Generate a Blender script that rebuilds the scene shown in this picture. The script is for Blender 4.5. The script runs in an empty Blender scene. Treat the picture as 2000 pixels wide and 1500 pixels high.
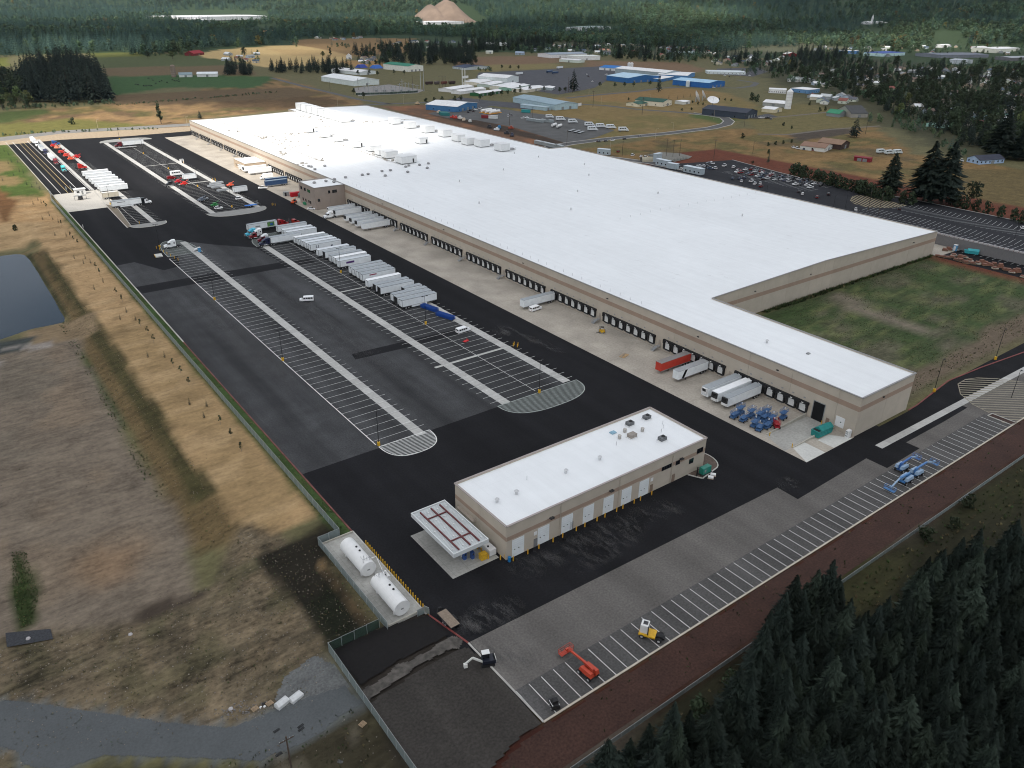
import bpy, math, random
import numpy as np
from mathutils import Vector, Matrix

# ------------------------------------------------------------------ camera, world, sun, exposure
S = bpy.context.scene
COL = S.collection
RNG = random.Random(7)
CAM = np.array([-195.598, -95.094, 113.0])
YAW, PITCH, ROLL, FPX = 0.644926821, 0.465649329, 0.0136491861, 1506.39643
_d = np.array([math.sin(YAW)*math.cos(PITCH), math.cos(YAW)*math.cos(PITCH), -math.sin(PITCH)])
_r = np.array([math.cos(YAW), -math.sin(YAW), 0.0])
_u = np.cross(_r, _d)
_c, _s = math.cos(ROLL), math.sin(ROLL)
CR, CU = _c*_r+_s*_u, -_s*_r+_c*_u
cam = bpy.data.cameras.new('camera')
camo = bpy.data.objects.new('camera', cam)
COL.objects.link(camo)
cam.sensor_fit = 'HORIZONTAL'; cam.sensor_width = 36.0; cam.lens = 36.0*FPX/2000.0
cam.clip_start = 1.0; cam.clip_end = 40000.0
camo.matrix_world = Matrix(((CR[0], CU[0], -_d[0], CAM[0]), (CR[1], CU[1], -_d[1], CAM[1]), (CR[2], CU[2], -_d[2], CAM[2]), (0, 0, 0, 1)))
S.camera = camo

SUN_AZ = Vector((-0.87, -0.49, 0)).normalized()          # horizontal direction towards the sun
SUN_EL = math.radians(48)
world = bpy.data.worlds.new('World'); S.world = world; world.use_nodes = True
wn = world.node_tree.nodes; wl = world.node_tree.links
sky = wn.new('ShaderNodeTexSky'); sky.sky_type = 'NISHITA'; sky.sun_disc = False
sky.sun_elevation = SUN_EL; sky.sun_rotation = math.atan2(SUN_AZ.x, SUN_AZ.y)
sky.air_density = 1.0; sky.dust_density = 1.5; sky.ozone_density = 1.0
wn['Background'].inputs['Strength'].default_value = 0.09
wl.new(sky.outputs['Color'], wn['Background'].inputs['Color'])
sun = bpy.data.lights.new('sun', 'SUN'); sun.energy = 5.0; sun.angle = math.radians(0.53); sun.color = (1.0, 0.94, 0.86)
suno = bpy.data.objects.new('sun', sun); COL.objects.link(suno)
SUN_DIR = Vector((SUN_AZ.x*math.cos(SUN_EL), SUN_AZ.y*math.cos(SUN_EL), math.sin(SUN_EL)))
suno.rotation_euler = SUN_DIR.to_track_quat('Z', 'Y').to_euler()
suno.location = (0, 0, 400)
vs = S.view_settings
vs.view_transform = 'Standard'; vs.look = 'None'; vs.gamma = 1.0; vs.use_curve_mapping = False
vs.exposure = 0.38
S.render.engine = 'CYCLES'
S.cycles.use_denoising = True
S.cycles.pixel_filter_type = 'BLACKMAN_HARRIS'; S.cycles.filter_width = 1.05
S.cycles.max_bounces = 8; S.cycles.diffuse_bounces = 3; S.cycles.glossy_bounces = 2
S.cycles.transparent_max_bounces = 12; S.cycles.transmission_bounces = 4; S.cycles.volume_bounces = 0

# ------------------------------------------------------------------ places: a point of the photograph -> its point on the ground
def G(px, py, z=0.0):
    v = _d+CR*((px-1000.0)/FPX)+CU*((750.0-py)/FPX)
    t = (z-CAM[2])/v[2]
    p = CAM+t*v
    return float(p[0]), float(p[1])
def GP(pts, z=0.0):
    return [G(x, y, z) for x, y in pts]
def ZM(x0, y0, sc):                                       # coordinates read in an enlargement
    return lambda x, y, z=0.0: G(x0+x/sc, y0+y/sc, z)
def pxm(px, py):                                          # metres per photo pixel at that ground point
    x, y = G(px, py); return math.dist((x, y, 0), CAM)/FPX

# ------------------------------------------------------------------ materials
def lin(c):
    return tuple(((v/255.0)/12.92 if v/255.0 <= 0.04045 else ((v/255.0+0.055)/1.055)**2.4) for v in c)
MATS = {}
def newmat(name):
    m = bpy.data.materials.new(name); m.use_nodes = True
    n = m.node_tree.nodes; l = m.node_tree.links
    return m, n, l, n['Principled BSDF']
def pm(name, col, rough=0.6, var=0.12, scale=0.6, metal=0.0, bump=0.0, spec=0.4, coord='W', rnd=0.0, stretch=None, var2=0.0, scale2=0.05):
    """procedural paint / stone / soil: colour with two scales of wear and an optional relief"""
    if name in MATS: return MATS[name]
    m, n, l, b = newmat(name)
    b.inputs['Roughness'].default_value = rough; b.inputs['Metallic'].default_value = metal
    b.inputs['Specular IOR Level'].default_value = spec
    if coord == 'W':
        src = n.new('ShaderNodeNewGeometry').outputs['Position']
    else:
        src = n.new('ShaderNodeTexCoord').outputs['Object']
    if stretch:
        mp = n.new('ShaderNodeMapping'); mp.inputs['Scale'].default_value = stretch; l.new(src, mp.inputs['Vector']); src = mp.outputs['Vector']
    cur = None
    def mul(cur, fac):
        x = n.new('ShaderNodeVectorMath'); x.operation = 'SCALE'
        if cur is None: x.inputs[0].default_value = col
        else: l.new(cur, x.inputs[0])
        l.new(fac, x.inputs['Scale']); return x.outputs['Vector']
    def noise(sc, amt, det=4):
        t = n.new('ShaderNodeTexNoise'); t.inputs['Scale'].default_value = sc; t.inputs['Detail'].default_value = det
        l.new(src, t.inputs['Vector'])
        r = n.new('ShaderNodeMapRange'); r.inputs['From Min'].default_value = 0.3; r.inputs['From Max'].default_value = 0.7
        r.inputs['To Min'].default_value = 1-amt; r.inputs['To Max'].default_value = 1+amt
        l.new(t.outputs['Fac'], r.inputs['Value']); return r.outputs['Result'], t
    f, t1 = noise(scale, var); cur = mul(cur, f)
    if var2: f2, _ = noise(scale2, var2, 3); cur = mul(cur, f2)
    if rnd:
        oi = n.new('ShaderNodeObjectInfo'); r = n.new('ShaderNodeMapRange')
        r.inputs['To Min'].default_value = 1-rnd; r.inputs['To Max'].default_value = 1+rnd
        l.new(oi.outputs['Random'], r.inputs['Value']); cur = mul(cur, r.outputs['Result'])
    l.new(cur, b.inputs['Base Color'])
    if bump:
        bp = n.new('ShaderNodeBump'); bp.inputs['Strength'].default_value = bump; bp.inputs['Distance'].default_value = 0.05
        l.new(t1.outputs['Fac'], bp.inputs['Height']); l.new(bp.outputs['Normal'], b.inputs['Normal'])
    MATS[name] = m
    return m
def paint(rgb, rough=0.35, var=0.06, **k):
    key = 'paint_%d_%d_%d_%d' % (*rgb, int(rough*100))
    return pm(key, lin(rgb), rough, var, k.pop('scale', 0.8), coord='O', **k)

KIDS = {}
# ------------------------------------------------------------------ mesh building
class MB:
    def __init__(s): s.v = []; s.f = []; s.m = []
    def add(s, vs, fs, mi=0):
        o = len(s.v); s.v += [tuple(map(float, v)) for v in vs]
        for f in fs: s.f.append(tuple(o+i for i in f)); s.m.append(mi)
        return s
    def box(s, x0, x1, y0, y1, z0, z1, mi=0, top=None):
        v = [(x0,y0,z0),(x1,y0,z0),(x1,y1,z0),(x0,y1,z0),(x0,y0,z1),(x1,y0,z1),(x1,y1,z1),(x0,y1,z1)]
        s.add(v, [(3,2,1,0),(0,1,5,4),(1,2,6,5),(2,3,7,6),(3,0,4,7)], mi)
        return s.add(v[4:], [(0,1,2,3)], mi if top is None else top)
    def hexa(s, b, t, mi=0):                              # bottom quad and top quad, both counter-clockwise
        return s.add(list(b)+list(t), [(3,2,1,0),(4,5,6,7),(0,1,5,4),(1,2,6,5),(2,3,7,6),(3,0,4,7)], mi)
    def prism(s, poly, z0, z1, mi=0, top=None):
        a = sum(poly[i][0]*poly[(i+1) % len(poly)][1]-poly[(i+1) % len(poly)][0]*poly[i][1] for i in range(len(poly)))
        if a < 0: poly = poly[::-1]
        k = len(poly); v = [(x,y,z0) for x,y in poly]+[(x,y,z1) for x,y in poly]
        s.add(v, [tuple(range(k-1,-1,-1))]+[(i,(i+1) % k,(i+1) % k+k,i+k) for i in range(k)], mi)
        return s.add(v[k:], [tuple(range(k))], mi if top is None else top)
    def xprism(s, prof, y0, y1, mi=0):                    # profile in x,z extruded along y
        k = len(prof); v = [(x,y0,z) for x,z in prof]+[(x,y1,z) for x,z in prof]
        return s.add(v, [tuple(range(k)), tuple(range(2*k-1,k-1,-1))]+[(i,i+k,(i+1) % k+k,(i+1) % k) for i in range(k)], mi)
    def yprism(s, prof, x0, x1, mi=0):                    # profile in y,z extruded along x
        k = len(prof); v = [(x0,y,z) for y,z in prof]+[(x1,y,z) for y,z in prof]
        return s.add(v, [tuple(range(k-1,-1,-1)), tuple(range(k,2*k))]+[(i,(i+1) % k,(i+1) % k+k,i+k) for i in range(k)], mi)
    def cyl(s, p0, p1, r, n=8, mi=0, r1=None, cap=True):
        p0 = Vector(p0); p1 = Vector(p1); a = (p1-p0).normalized()
        u = a.orthogonal().normalized(); w = a.cross(u); r1 = r if r1 is None else r1; o = []
        for p, q in ((p0, r), (p1, r1)):
            for i in range(n):
                t = 2*math.pi*i/n; o.append(p+u*(q*math.cos(t))+w*(q*math.sin(t)))
        fs = [(i,(i+1) % n,(i+1) % n+n,i+n) for i in range(n)]
        if cap: fs += [tuple(range(n-1,-1,-1)), tuple(range(n,2*n))]
        return s.add(o, fs, mi)
    def beam(s, p0, p1, w, h=None, mi=0):
        h = w if h is None else h
        p0 = Vector(p0); p1 = Vector(p1); a = (p1-p0).normalized()
        up = Vector((0,0,1)) if abs(a.z) < 0.95 else Vector((1,0,0))
        u = a.cross(up).normalized()*w/2; q = u.cross(a).normalized()*h/2
        return s.hexa([p0-u-q,p0+u-q,p1+u-q,p1-u-q], [p0-u+q,p0+u+q,p1+u+q,p1-u+q], mi)
    def dome(s, c, r, n=10, k=4, h=None, mi=0):
        h = r if h is None else h; v = []; fs = []
        for j in range(k):
            a = math.pi/2*j/k
            for i in range(n):
                t = 2*math.pi*i/n; v.append((c[0]+r*math.cos(a)*math.cos(t), c[1]+r*math.cos(a)*math.sin(t), c[2]+h*math.sin(a)))
        v.append((c[0], c[1], c[2]+h))
        for j in range(k-1):
            for i in range(n): fs.append((j*n+i, j*n+(i+1) % n, (j+1)*n+(i+1) % n, (j+1)*n+i))
        for i in range(n): fs.append(((k-1)*n+i, (k-1)*n+(i+1) % n, k*n))
        return s.add(v, fs, mi)
    def poly(s, pts, z, mi=0):
        a = sum(pts[i][0]*pts[(i+1) % len(pts)][1]-pts[(i+1) % len(pts)][0]*pts[i][1] for i in range(len(pts)))
        if a < 0: pts = pts[::-1]
        return s.add([(x,y,z) for x,y in pts], [tuple(range(len(pts)))], mi)
    def strip(s, a, b, w, z, mi=0):                       # a painted line
        a = Vector((a[0],a[1])); b = Vector((b[0],b[1])); d = (b-a).normalized(); q = Vector((-d.y,d.x))*w/2
        return s.add([(*(a-q),z),(*(b-q),z),(*(b+q),z),(*(a+q),z)], [(0,1,2,3)], mi)
    def mesh(s, name, mats):
        me = bpy.data.meshes.new(name); me.from_pydata(s.v, [], s.f)
        for m in (mats if isinstance(mats, (list, tuple)) else [mats]): me.materials.append(m)
        if any(s.m): me.polygons.foreach_set('material_index', s.m)
        me.update(); return me
    def build(s, name, mats, parent=None, loc=None, rz=0.0, smooth=False):
        me = s.mesh(name, mats)
        if smooth: me.polygons.foreach_set('use_smooth', [True]*len(me.polygons))
        return put(name, me, parent, loc, rz)
def put(name, me, parent=None, loc=None, rz=0.0):
    o = bpy.data.objects.new(name, me); COL.objects.link(o)
    if parent is not None: o.parent = parent; KIDS.setdefault(parent.name, []).append(o)
    if loc is not None: o.location = loc
    if rz: o.rotation_euler = (0, 0, rz)
    return o
def tag(o, label=None, cat=None, group=None, kind=None):
    if label: o['label'] = label
    if cat: o['category'] = cat
    if group: o['group'] = group
    if kind: o['kind'] = kind
    return o
def thing(name, label, cat, loc=(0,0,0), rz=0.0, group=None):
    o = bpy.data.objects.new(name, None); COL.objects.link(o); o.empty_display_size = 0.3
    o.location = loc if len(loc) == 3 else (*loc, 0.0); o.rotation_euler = (0, 0, rz)
    return tag(o, label, cat, group)
def structure(name, mb, mats, parent=None, **k):
    o = mb.build(name, mats, parent, **k)
    if parent is None: o['kind'] = 'structure'
    return o
def kids(o): return KIDS.get(o.name, ())
def copy_tree(o, loc=None, rz=None, label=None, group=None, parent=None, scale=None):
    c = o.copy(); COL.objects.link(c)
    if parent is not None: c.parent = parent; KIDS.setdefault(parent.name, []).append(c)
    if loc is not None: c.location = loc if len(loc) == 3 else (*loc, 0.0)
    if rz is not None: c.rotation_euler = (0, 0, rz)
    if scale is not None: c.scale = (scale, scale, scale) if not isinstance(scale, tuple) else scale
    if label: c['label'] = label
    if group: c['group'] = group
    for ch in kids(o): copy_tree(ch, parent=c)
    return c

# ------------------------------------------------------------------ smooth noise and area painting on vertex grids
_tab = np.random.RandomState(3).rand(256, 256)
def vnoise(x, y):
    xi = np.floor(x).astype(int); yi = np.floor(y).astype(int); fx = x-xi; fy = y-yi
    fx = fx*fx*(3-2*fx); fy = fy*fy*(3-2*fy)
    a = _tab[xi & 255, yi & 255]; b = _tab[(xi+1) & 255, yi & 255]; c = _tab[xi & 255, (yi+1) & 255]; d = _tab[(xi+1) & 255, (yi+1) & 255]
    return (a*(1-fx)+b*fx)*(1-fy)+(c*(1-fx)+d*fx)*fy
def fbm(x, y, sc, o=4):
    t = 0; a = 0.5
    for k in range(o): t = t+a*vnoise(x/sc*2**k+17.3*k, y/sc*2**k+5.1*k); a *= 0.5
    return t/(1-0.5**o)
def sdist(x, y, poly):                                    # signed distance, positive inside
    p = np.array(poly, float); best = np.full(x.shape, 1e18); ins = np.zeros(x.shape, bool)
    for i in range(len(p)):
        a = p[i]; b = p[(i+1) % len(p)]; e = b-a
        t = np.clip(((x-a[0])*e[0]+(y-a[1])*e[1])/max(e@e, 1e-9), 0, 1)
        best = np.minimum(best, (x-a[0]-t*e[0])**2+(y-a[1]-t*e[1])**2)
        c = (a[1] > y) != (b[1] > y)
        ins ^= c & (x < (b[0]-a[0])*(y-a[1])/(b[1]-a[1]+1e-12)+a[0])
    d = np.sqrt(best); return np.where(ins, d, -d)
def sstep(v, a, b):
    t = np.clip((v-a)/(b-a), 0, 1); return t*t*(3-2*t)
def inpoly(px, py, poly):
    r = False; k = len(poly)
    for i in range(k):
        a = poly[i]; b = poly[(i+1) % k]
        if (a[1] > py) != (b[1] > py) and px < (b[0]-a[0])*(py-a[1])/(b[1]-a[1])+a[0]: r = not r
    return r
def scatter(poly, n, rng, mind=0.0, tries=40):            # points spread over a polygon with a least spacing
    xs = [p[0] for p in poly]; ys = [p[1] for p in poly]; out = []; g = {}
    for _ in range(n*tries):
        if len(out) >= n: break
        x = rng.uniform(min(xs), max(xs)); y = rng.uniform(min(ys), max(ys))
        if not inpoly(x, y, poly): continue
        if mind:
            k = (int(x//mind), int(y//mind))
            if any(math.dist((x,y), q) < mind for i in (-1,0,1) for j in (-1,0,1) for q in g.get((k[0]+i,k[1]+j), ())): continue
            g.setdefault(k, []).append((x,y))
        out.append((x,y))
    return out
ORD = 'first second third fourth fifth sixth seventh eighth ninth tenth eleventh twelfth thirteenth fourteenth fifteenth sixteenth seventeenth eighteenth nineteenth twentieth'.split()
ORD += ['twenty-'+q for q in ORD[:9]]+['thirtieth']+['thirty-'+q for q in ORD[:9]]
# ------------------------------------------------------------------ terrain
def hills(x, y):
    dx = x-CAM[0]; dy = y-CAM[1]; r = np.hypot(dx, dy); az = np.degrees(np.arctan2(dx, dy)-YAW)   # bearing off the view axis
    st = np.interp(az, [-60,-34,-22,-10,0,10,20,34,60], [7000,6800,6000,4600,3700,3400,3000,2600,2500])
    sl = np.interp(az, [-60,-34,-20,-8,0,12,34,60], [.16,.16,.10,.085,.085,.085,.09,.09])
    h = np.maximum(r-st, 0)*sl
    h = 520*(1-np.exp(-h/520))
    ridge = 0.55+0.9*fbm(x, y, 1500.0, 4)
    return h*ridge+np.where(r > 1500, 10*(fbm(x, y, 600.0, 3)-.5), 0)*sstep(r, 1500, 2500)
QUARRY = (G(893, 40)[0], G(893, 40)[1])
POND = [(-178,347),(-172,346.5),(-168.4,343.2),(-166.5,330),(-166.1,319.1),(-166.3,280),(-166.6,237.1),(-179.2,236.2),(-189.9,231.5),(-215,226),(-260,230),(-260,350)]
def site_drop(x, y):                                       # the left slope down to the pond and the gravel pad
    d = np.interp(x, [-400,-176,-167.5,-159,-150,-141.5,-140], [-3.5,-3.5,-3.5,-0.7,-0.35,-0.1,0])
    k = sstep(y, 28, 75)*(1-sstep(y, 350, 400))
    low = np.interp(x, [-400,-185,-158,-141], [-1.5,-1.5,-0.5,-0.0])*(1-sstep(y, 40, 75))
    return d*k+low*(1-k)*sstep(y, -60, 0)
def terrain(x, y):
    z = hills(x, y)+site_drop(x, y)
    z = z+np.where(x < -142, 0.35*(fbm(x, y, 9.0, 3)-.5), 0)
    pd = sdist(x, y, POND); z = np.where(pd > -3, z-1.2*sstep(pd, -3, 3), z)
    yard = (x > -137.2) & (x < 196.5) & (y > -24.2) & (y < 684)
    court = (x > 29) & (x < 195) & (y > 3) & (y < 78)
    z = np.where(yard, np.where(court, 0.02+0.25*fbm(x, y, 5.0, 3), -0.3), z)
    lot = (x >= 195.5) & (x < 330) & (y > -60) & (y < 330); z = np.where(lot, -0.3, z)
    qd = np.hypot(x-QUARRY[0], y-QUARRY[1])
    return z

def grow(a, b, s0, s1, k):
    out = [a]; s = s0
    while out[-1] < b: out.append(out[-1]+s); s = min(s*k, s1)
    return out
xs = np.array([-2600,-1800,-1200,-800,-600,-480,-400,-340,-300]+list(np.arange(-280, -136, 2.0))+list(np.arange(-136, 216, 8.0))+grow(216, 11000, 4.0, 160, 1.022))
ys = np.array([-1500,-1000,-700,-500,-400,-320,-260,-220,-180]+list(np.arange(-160, 60, 2.6))+list(np.arange(60, 360, 3.0))+grow(360, 11000, 3.5, 160, 1.022))
GX, GY = np.meshgrid(xs, ys, indexing='ij'); GX = GX.ravel(); GY = GY.ravel()
GZ = terrain(GX, GY)

def alb(rgb, k): return np.array([min(c/k, 0.75) for c in lin(rgb)])
SH, SU = 0.88, 1.9                                        # what open shade / a sunny spell makes of a colour
gcol = np.tile(alb((92,88,62), SH), (len(GX), 1)); gamp = np.full(len(GX), 0.35)
rr = np.hypot(GX-CAM[0], GY-CAM[1])
gcol[rr > 1900] = alb((52,66,44), SH)
n_big = fbm(GX, GY, 60.0, 4); n_mid = fbm(GX+300, GY, 14.0, 4); n_far = fbm(GX, GY+900, 220.0, 3)
def area(poly, rgb, k=SH, soft=3.0, wob=6.0, amp=None, op=1.0, nz=14.0, z=0.0, px=True):
    """give one patch of ground its own colour, with an irregular margin"""
    P = GP(poly, z) if px else poly
    a = np.array(P); m = 40
    sel = (GX > a[:,0].min()-m) & (GX < a[:,0].max()+m) & (GY > a[:,1].min()-m) & (GY < a[:,1].max()+m)
    if not sel.any(): return
    x = GX[sel]; y = GY[sel]
    d = sdist(x, y, P)+wob*2*(fbm(x, y, nz, 4)-.5)
    t = (sstep(d, -soft, soft)*op)[:, None]
    gcol[sel] = gcol[sel]*(1-t)+alb(rgb, k)*t
    if amp is not None: gamp[sel] = gamp[sel]*(1-t[:,0])+amp*t[:,0]
def patches(poly, rgb, k=SH, sc=14.0, lo=.5, hi=.62, op=.8, seed=0.0, z=0.0, px=True, stretch=(1,1)):
    """scattered blotches of a second colour inside an area"""
    P = GP(poly, z) if px else poly
    d = sdist(GX, GY, P); sel = d > 0
    v = fbm(GX[sel]*stretch[0]+seed*91, GY[sel]*stretch[1]-seed*37, sc, 4)
    t = (sstep(v, lo, hi)*op*sstep(d[sel], 0, sc*.5))[:, None]
    gcol[sel] = gcol[sel]*(1-t)+alb(rgb, k)*t
# --- the dry country beyond the yard
DRY = [(0,222),(60,214),(225,204),(540,150),(640,180),(720,203),(560,214),(372,234),(372,255),(0,274),(-300,290),(-300,240)]
area(DRY, (168,136,96), SU, 6, 14, .5)
patches(DRY, (112,92,68), SU, 26, .5, .6, .8, 1); patches(DRY, (104,102,58), SU, 30, .52, .62, .75, 2); patches(DRY, (186,152,104), SU, 12, .55, .65, .6, 3)
area([(470,170),(700,200),(600,213),(400,210)], (112,90,64), SU, 8, 20, op=.8)
area([(-300,250),(0,243),(150,232),(300,246),(330,258),(180,264),(0,272),(-300,285)], (128,124,68), SU, 4, 10, .4)
area([(-200,226),(0,220),(60,214),(110,215),(60,230),(0,240),(-200,250)], (84,98,52), SU, 5, 10)
area([(215,186),(560,170),(640,183),(540,194),(225,205)], (98,82,60), 1.1, 3, 3, .3)
area([(205,150),(330,146),(540,150),(500,172),(330,171),(225,186),(210,180)], (56,80,46), .95, 3, 4, .3)
area([(200,132),(480,126),(500,146),(330,146),(205,150)], (98,84,62), .95, 3, 4, .3)
area([(180,110),(300,104),(430,108),(490,126),(200,133)], (76,82,52), .95, 3, 4, .3)
area([(170,104),(270,100),(280,109),(180,112)], (120,124,64), SU, 3, 3)
area([(-60,112),(12,112),(18,128),(-60,140)], (128,132,64), SU, 3, 3)
area([(382,106),(430,97),(560,89),(700,94),(700,104),(660,125),(520,132),(470,122),(400,112)], (192,166,116), 1.2, 4, 6, .25)
area([(520,96),(700,100),(690,112),(560,108)], (178,150,104), 1.2, 8, 10, op=.7)
area([(575,78),(700,74),(810,76),(800,100),(700,112),(640,98),(575,88)], (140,114,78), 1.2, 6, 8, .3)
area([(660,118),(740,116),(760,128),(690,130)], (160,128,84), 1.2, 4, 4, .3)
for q in ([(880,112),(1100,108),(1100,122),(1000,128),(890,130)], [(1140,118),(1330,122),(1380,136),(1330,150),(1140,130)]): area(q, (108,88,68), SH, 5, 8, .3)
area([(920,128),(1090,124),(1100,132),(930,140)], (112,102,68), SH, 4, 5)
PAST = [(1000,203),(1130,186),(1200,190),(1330,172),(1420,182),(1480,205),(1420,250),(1300,262),(1180,275),(1110,285),(1040,262),(1010,230)]
area(PAST, (112,96,62), SH, 4, 6, .3); patches(PAST, (98,92,56), SH, 40, .48, .6, .7, 4); patches(PAST, (122,104,70), SH, 20, .56, .66, .7, 5)
area([(1130,186),(1330,172),(1400,180),(1290,200),(1170,198)], (120,97,62), SH, 4, 6)
PAST2 = [(1100,300),(1300,265),(1430,250),(1560,255),(1700,240),(1780,300),(1990,330),(2060,460),(1900,440),(1780,395),(1560,345),(1400,325),(1250,320)]
area(PAST2, (112,90,58), SH, 4, 8, .45); patches(PAST2, (84,80,48), SH, 24, .5, .6, .8, 6); patches(PAST2, (128,102,66), SH, 16, .54, .64, .7, 7); patches(PAST2, (66,64,48), SH, 30, .6, .68, .6, 8)
area([(1440,215),(1640,195),(1800,205),(1740,240),(1600,262),(1480,262)], (98,90,58), SH, 6, 8, .35)
area([(1540,263),(1625,251),(1680,253),(1655,262),(1560,275)], (70,62,54), SH, 2, 3)
area([(1340,225),(1420,218),(1440,235),(1420,245)], (70,84,46), SH, 3, 4)
area([(1770,330),(2060,330),(2060,430),(1900,420)], (90,78,50), .84, 6, 8)
area([(1660,110),(2060,150),(2060,320),(1860,300),(1760,260),(1560,190),(1440,120)], (54,56,42), SH, 20, 30, op=.8)
area([(1000,60),(1460,60),(1700,100),(1400,112),(1200,104),(1000,92)], (84,82,66), SH, 20, 40, op=.7)
# --- earth works behind the warehouse
area([(740,208),(830,205),(1000,232),(1110,285),(1060,290),(940,262),(830,232)], (96,74,58), SH, 2, 4, .3)
patches([(740,208),(830,205),(1000,232),(1110,285),(1060,290),(940,262),(830,232)], (126,88,64), SH, 16, .5, .6, .8, 9)
area([(830,222),(900,222),(1110,280),(1090,284)], (60,50,42), SH, 1.5, 2)
# --- left of the yard; the foreground's dimmer light is put into darker soil
area([(-160,55),(-140.5,55),(-140.5,455),(-160,380)], (152,126,92), .84, 1.5, 2, .35, px=False)
area([(-159,60),(-140.5,60),(-140.5,215),(-158.5,210)], (134,112,80), .84, 6, 10, px=False)
area([(-240,372),(-150,372),(-138,455),(-160,520),(-240,600)], (170,138,98), 1.1, 5, 8, .4, px=False)
area([(-240,352),(-165,352),(-150,385),(-165,400),(-240,392)], (166,140,104), 1.0, 4, 6, .3, px=False)
BEN = [(-160,60),(-141,60),(-140.5,470),(-200,470),(-200,350),(-160,340)]
patches(BEN, (112,93,66), .84, 9, .54, .62, .5, 11, px=False, stretch=(.5,1.6)); patches(BEN, (160,136,102), .84, 7, .56, .66, .5, 12, px=False, stretch=(.5,1.6))
area([(-141.3,40),(-137,40),(-137,415),(-141.3,455)], (56,74,40), .84, .6, 1.2, .5, px=False)
patches([(-141.5,45),(-137,45),(-137,330),(-141.5,330)], (98,88,52), .84, 10, .5, .6, .8, 13, px=False)
area([(-175,470),(-142,455),(-138,684),(-175,684)], (92,112,52), SU, 3, 6, .4, px=False)
patches([(-220,440),(-142,440),(-138,684),(-220,684)], (168,140,100), SU, 22, .5, .58, .8, 14, px=False)
area([(-230,440),(-168,440),(-160,520),(-165,690),(-230,690)], (120,112,60), SU, 4, 8, .4, px=False); 
area([(-172,400),(-165,400),(-158,450),(-163,520),(-168,520)], (140,102,66), SU, 2, 4, px=False)
SLO = [(-168.5,60),(-158.5,60),(-158.5,338),(-166.5,338)]
area(SLO, (90,76,52), .84, 1.5, 2.5, .5, px=False)
area([(-163,80),(-158,80),(-158.3,330),(-162.5,330)], (62,58,36), .84, 1.2, 2, .5, px=False)
area([(-170.5,120),(-167.5,120),(-167,206),(-169.5,212)], (52,62,32), .84, .6, 2.4, .5, px=False)
area([(-168,240),(-165.2,240),(-165,338),(-168,345)], (52,52,34), .84, .5, 1.5, .5, px=False)
area([(-178,208),(-160,212),(-158,232),(-170,236),(-184,234)], (116,100,78), .84, 1.5, 3, px=False)
PAD = [(-240,216),(-167,215),(-166.5,204),(-168.5,190),(-168.5,130),(-168.5,80),(-172,46),(-186,44),(-208,56),(-240,56)]
area(PAD, (104,94,82), .88, 2.0, 3, .5, px=False)
patches(PAD, (90,84,74), .88, 30, .5, .62, .5, 15, px=False); patches(PAD, (118,102,84), .88, 20, .56, .66, .4, 16, px=False)
area([(-240,216),(-186,214),(-178,226),(-195,230),(-240,224)], (56,60,58), .88, 1.5, 3, px=False)
patches([(-240,196),(-170,196),(-170,222),(-240,222)], (128,122,116), .88, 8, .55, .6, .8, 17, px=False)
ROUGH = [(-260,56),(-208,56),(-186,44),(-170,48),(-158,60),(-146,44),(-146,12),(-157,12),(-165,4),(-260,40)]
area(ROUGH, (92,82,66), .88, 2, 4, .85, px=False)
patches(ROUGH, (58,54,42), .88, 3, .52, .62, .5, 18, px=False); patches(ROUGH, (112,98,78), .88, 3, .55, .65, .5, 19, px=False); patches(ROUGH, (66,64,44), .88, 7, .56, .66, .5, 20, px=False)
area([(22,1075),(50,1075),(75,1160),(62,1222),(40,1230),(24,1150)], (44,54,26), .88, .6, 1.2, .5, z=-3)
area([(-190,62),(-183,62),(-180,72),(-186,80),(-192,74)], (128,98,68), .88, 4, 5, op=.35, px=False)
area([(255,1210),(290,1178),(400,1150),(415,1160),(330,1195),(275,1215)], (62,54,46), .88, .5, 1, .3, z=-1.6)
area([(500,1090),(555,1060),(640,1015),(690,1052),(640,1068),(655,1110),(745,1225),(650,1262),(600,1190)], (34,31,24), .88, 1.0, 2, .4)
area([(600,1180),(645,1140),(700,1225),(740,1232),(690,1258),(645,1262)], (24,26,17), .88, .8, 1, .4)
area([(628,1075),(640,1120),(720,1215),(742,1222),(726,1228),(690,1190),(622,1105)], (104,86,62), .88, .4, 1, .5)
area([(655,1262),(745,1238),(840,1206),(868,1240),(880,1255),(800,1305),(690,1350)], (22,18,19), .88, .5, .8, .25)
area([(690,1340),(800,1300),(885,1250),(905,1275),(820,1330),(710,1372)], (66,64,60), .88, .5, 1.6, .3)
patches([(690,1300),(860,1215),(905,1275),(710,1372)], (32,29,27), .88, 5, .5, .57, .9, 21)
ROAD1 = [(-260,55),(-225,44),(-209,38),(-197,26),(-184.6,13.5),(-178.4,8.0),(-166,6),(-158.5,4),(-157.5,-2),(-161.5,-1.5),(-167,-3),(-171,-2.5),(-176.3,-1.6),(-182,3.2),(-196.8,15.0),(-203,16.0),(-208.4,21),(-209,25.0),(-214,31),(-260,38)]
area(ROAD1, (92,96,96), .88, .5, .25, .10, px=False)
area([(-166,10),(-158,12),(-157.5,3),(-170,2)], (92,93,91), .88, 1, 2, .25, px=False)
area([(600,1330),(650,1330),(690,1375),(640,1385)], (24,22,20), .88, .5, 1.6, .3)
area([(-177,-2),(-166,-3.5),(-157.7,-3),(-157.7,-60),(-230,-60),(-230,14),(-210,20),(-204,14),(-197,13),(-182,1)], (52,48,36), .88, .6, 1.2, .5, px=False)
patches([(-185,0),(-158,0),(-158,-40),(-185,-40)], (88,82,70), .88, 4, .55, .63, .8, 22, px=False)
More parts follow.
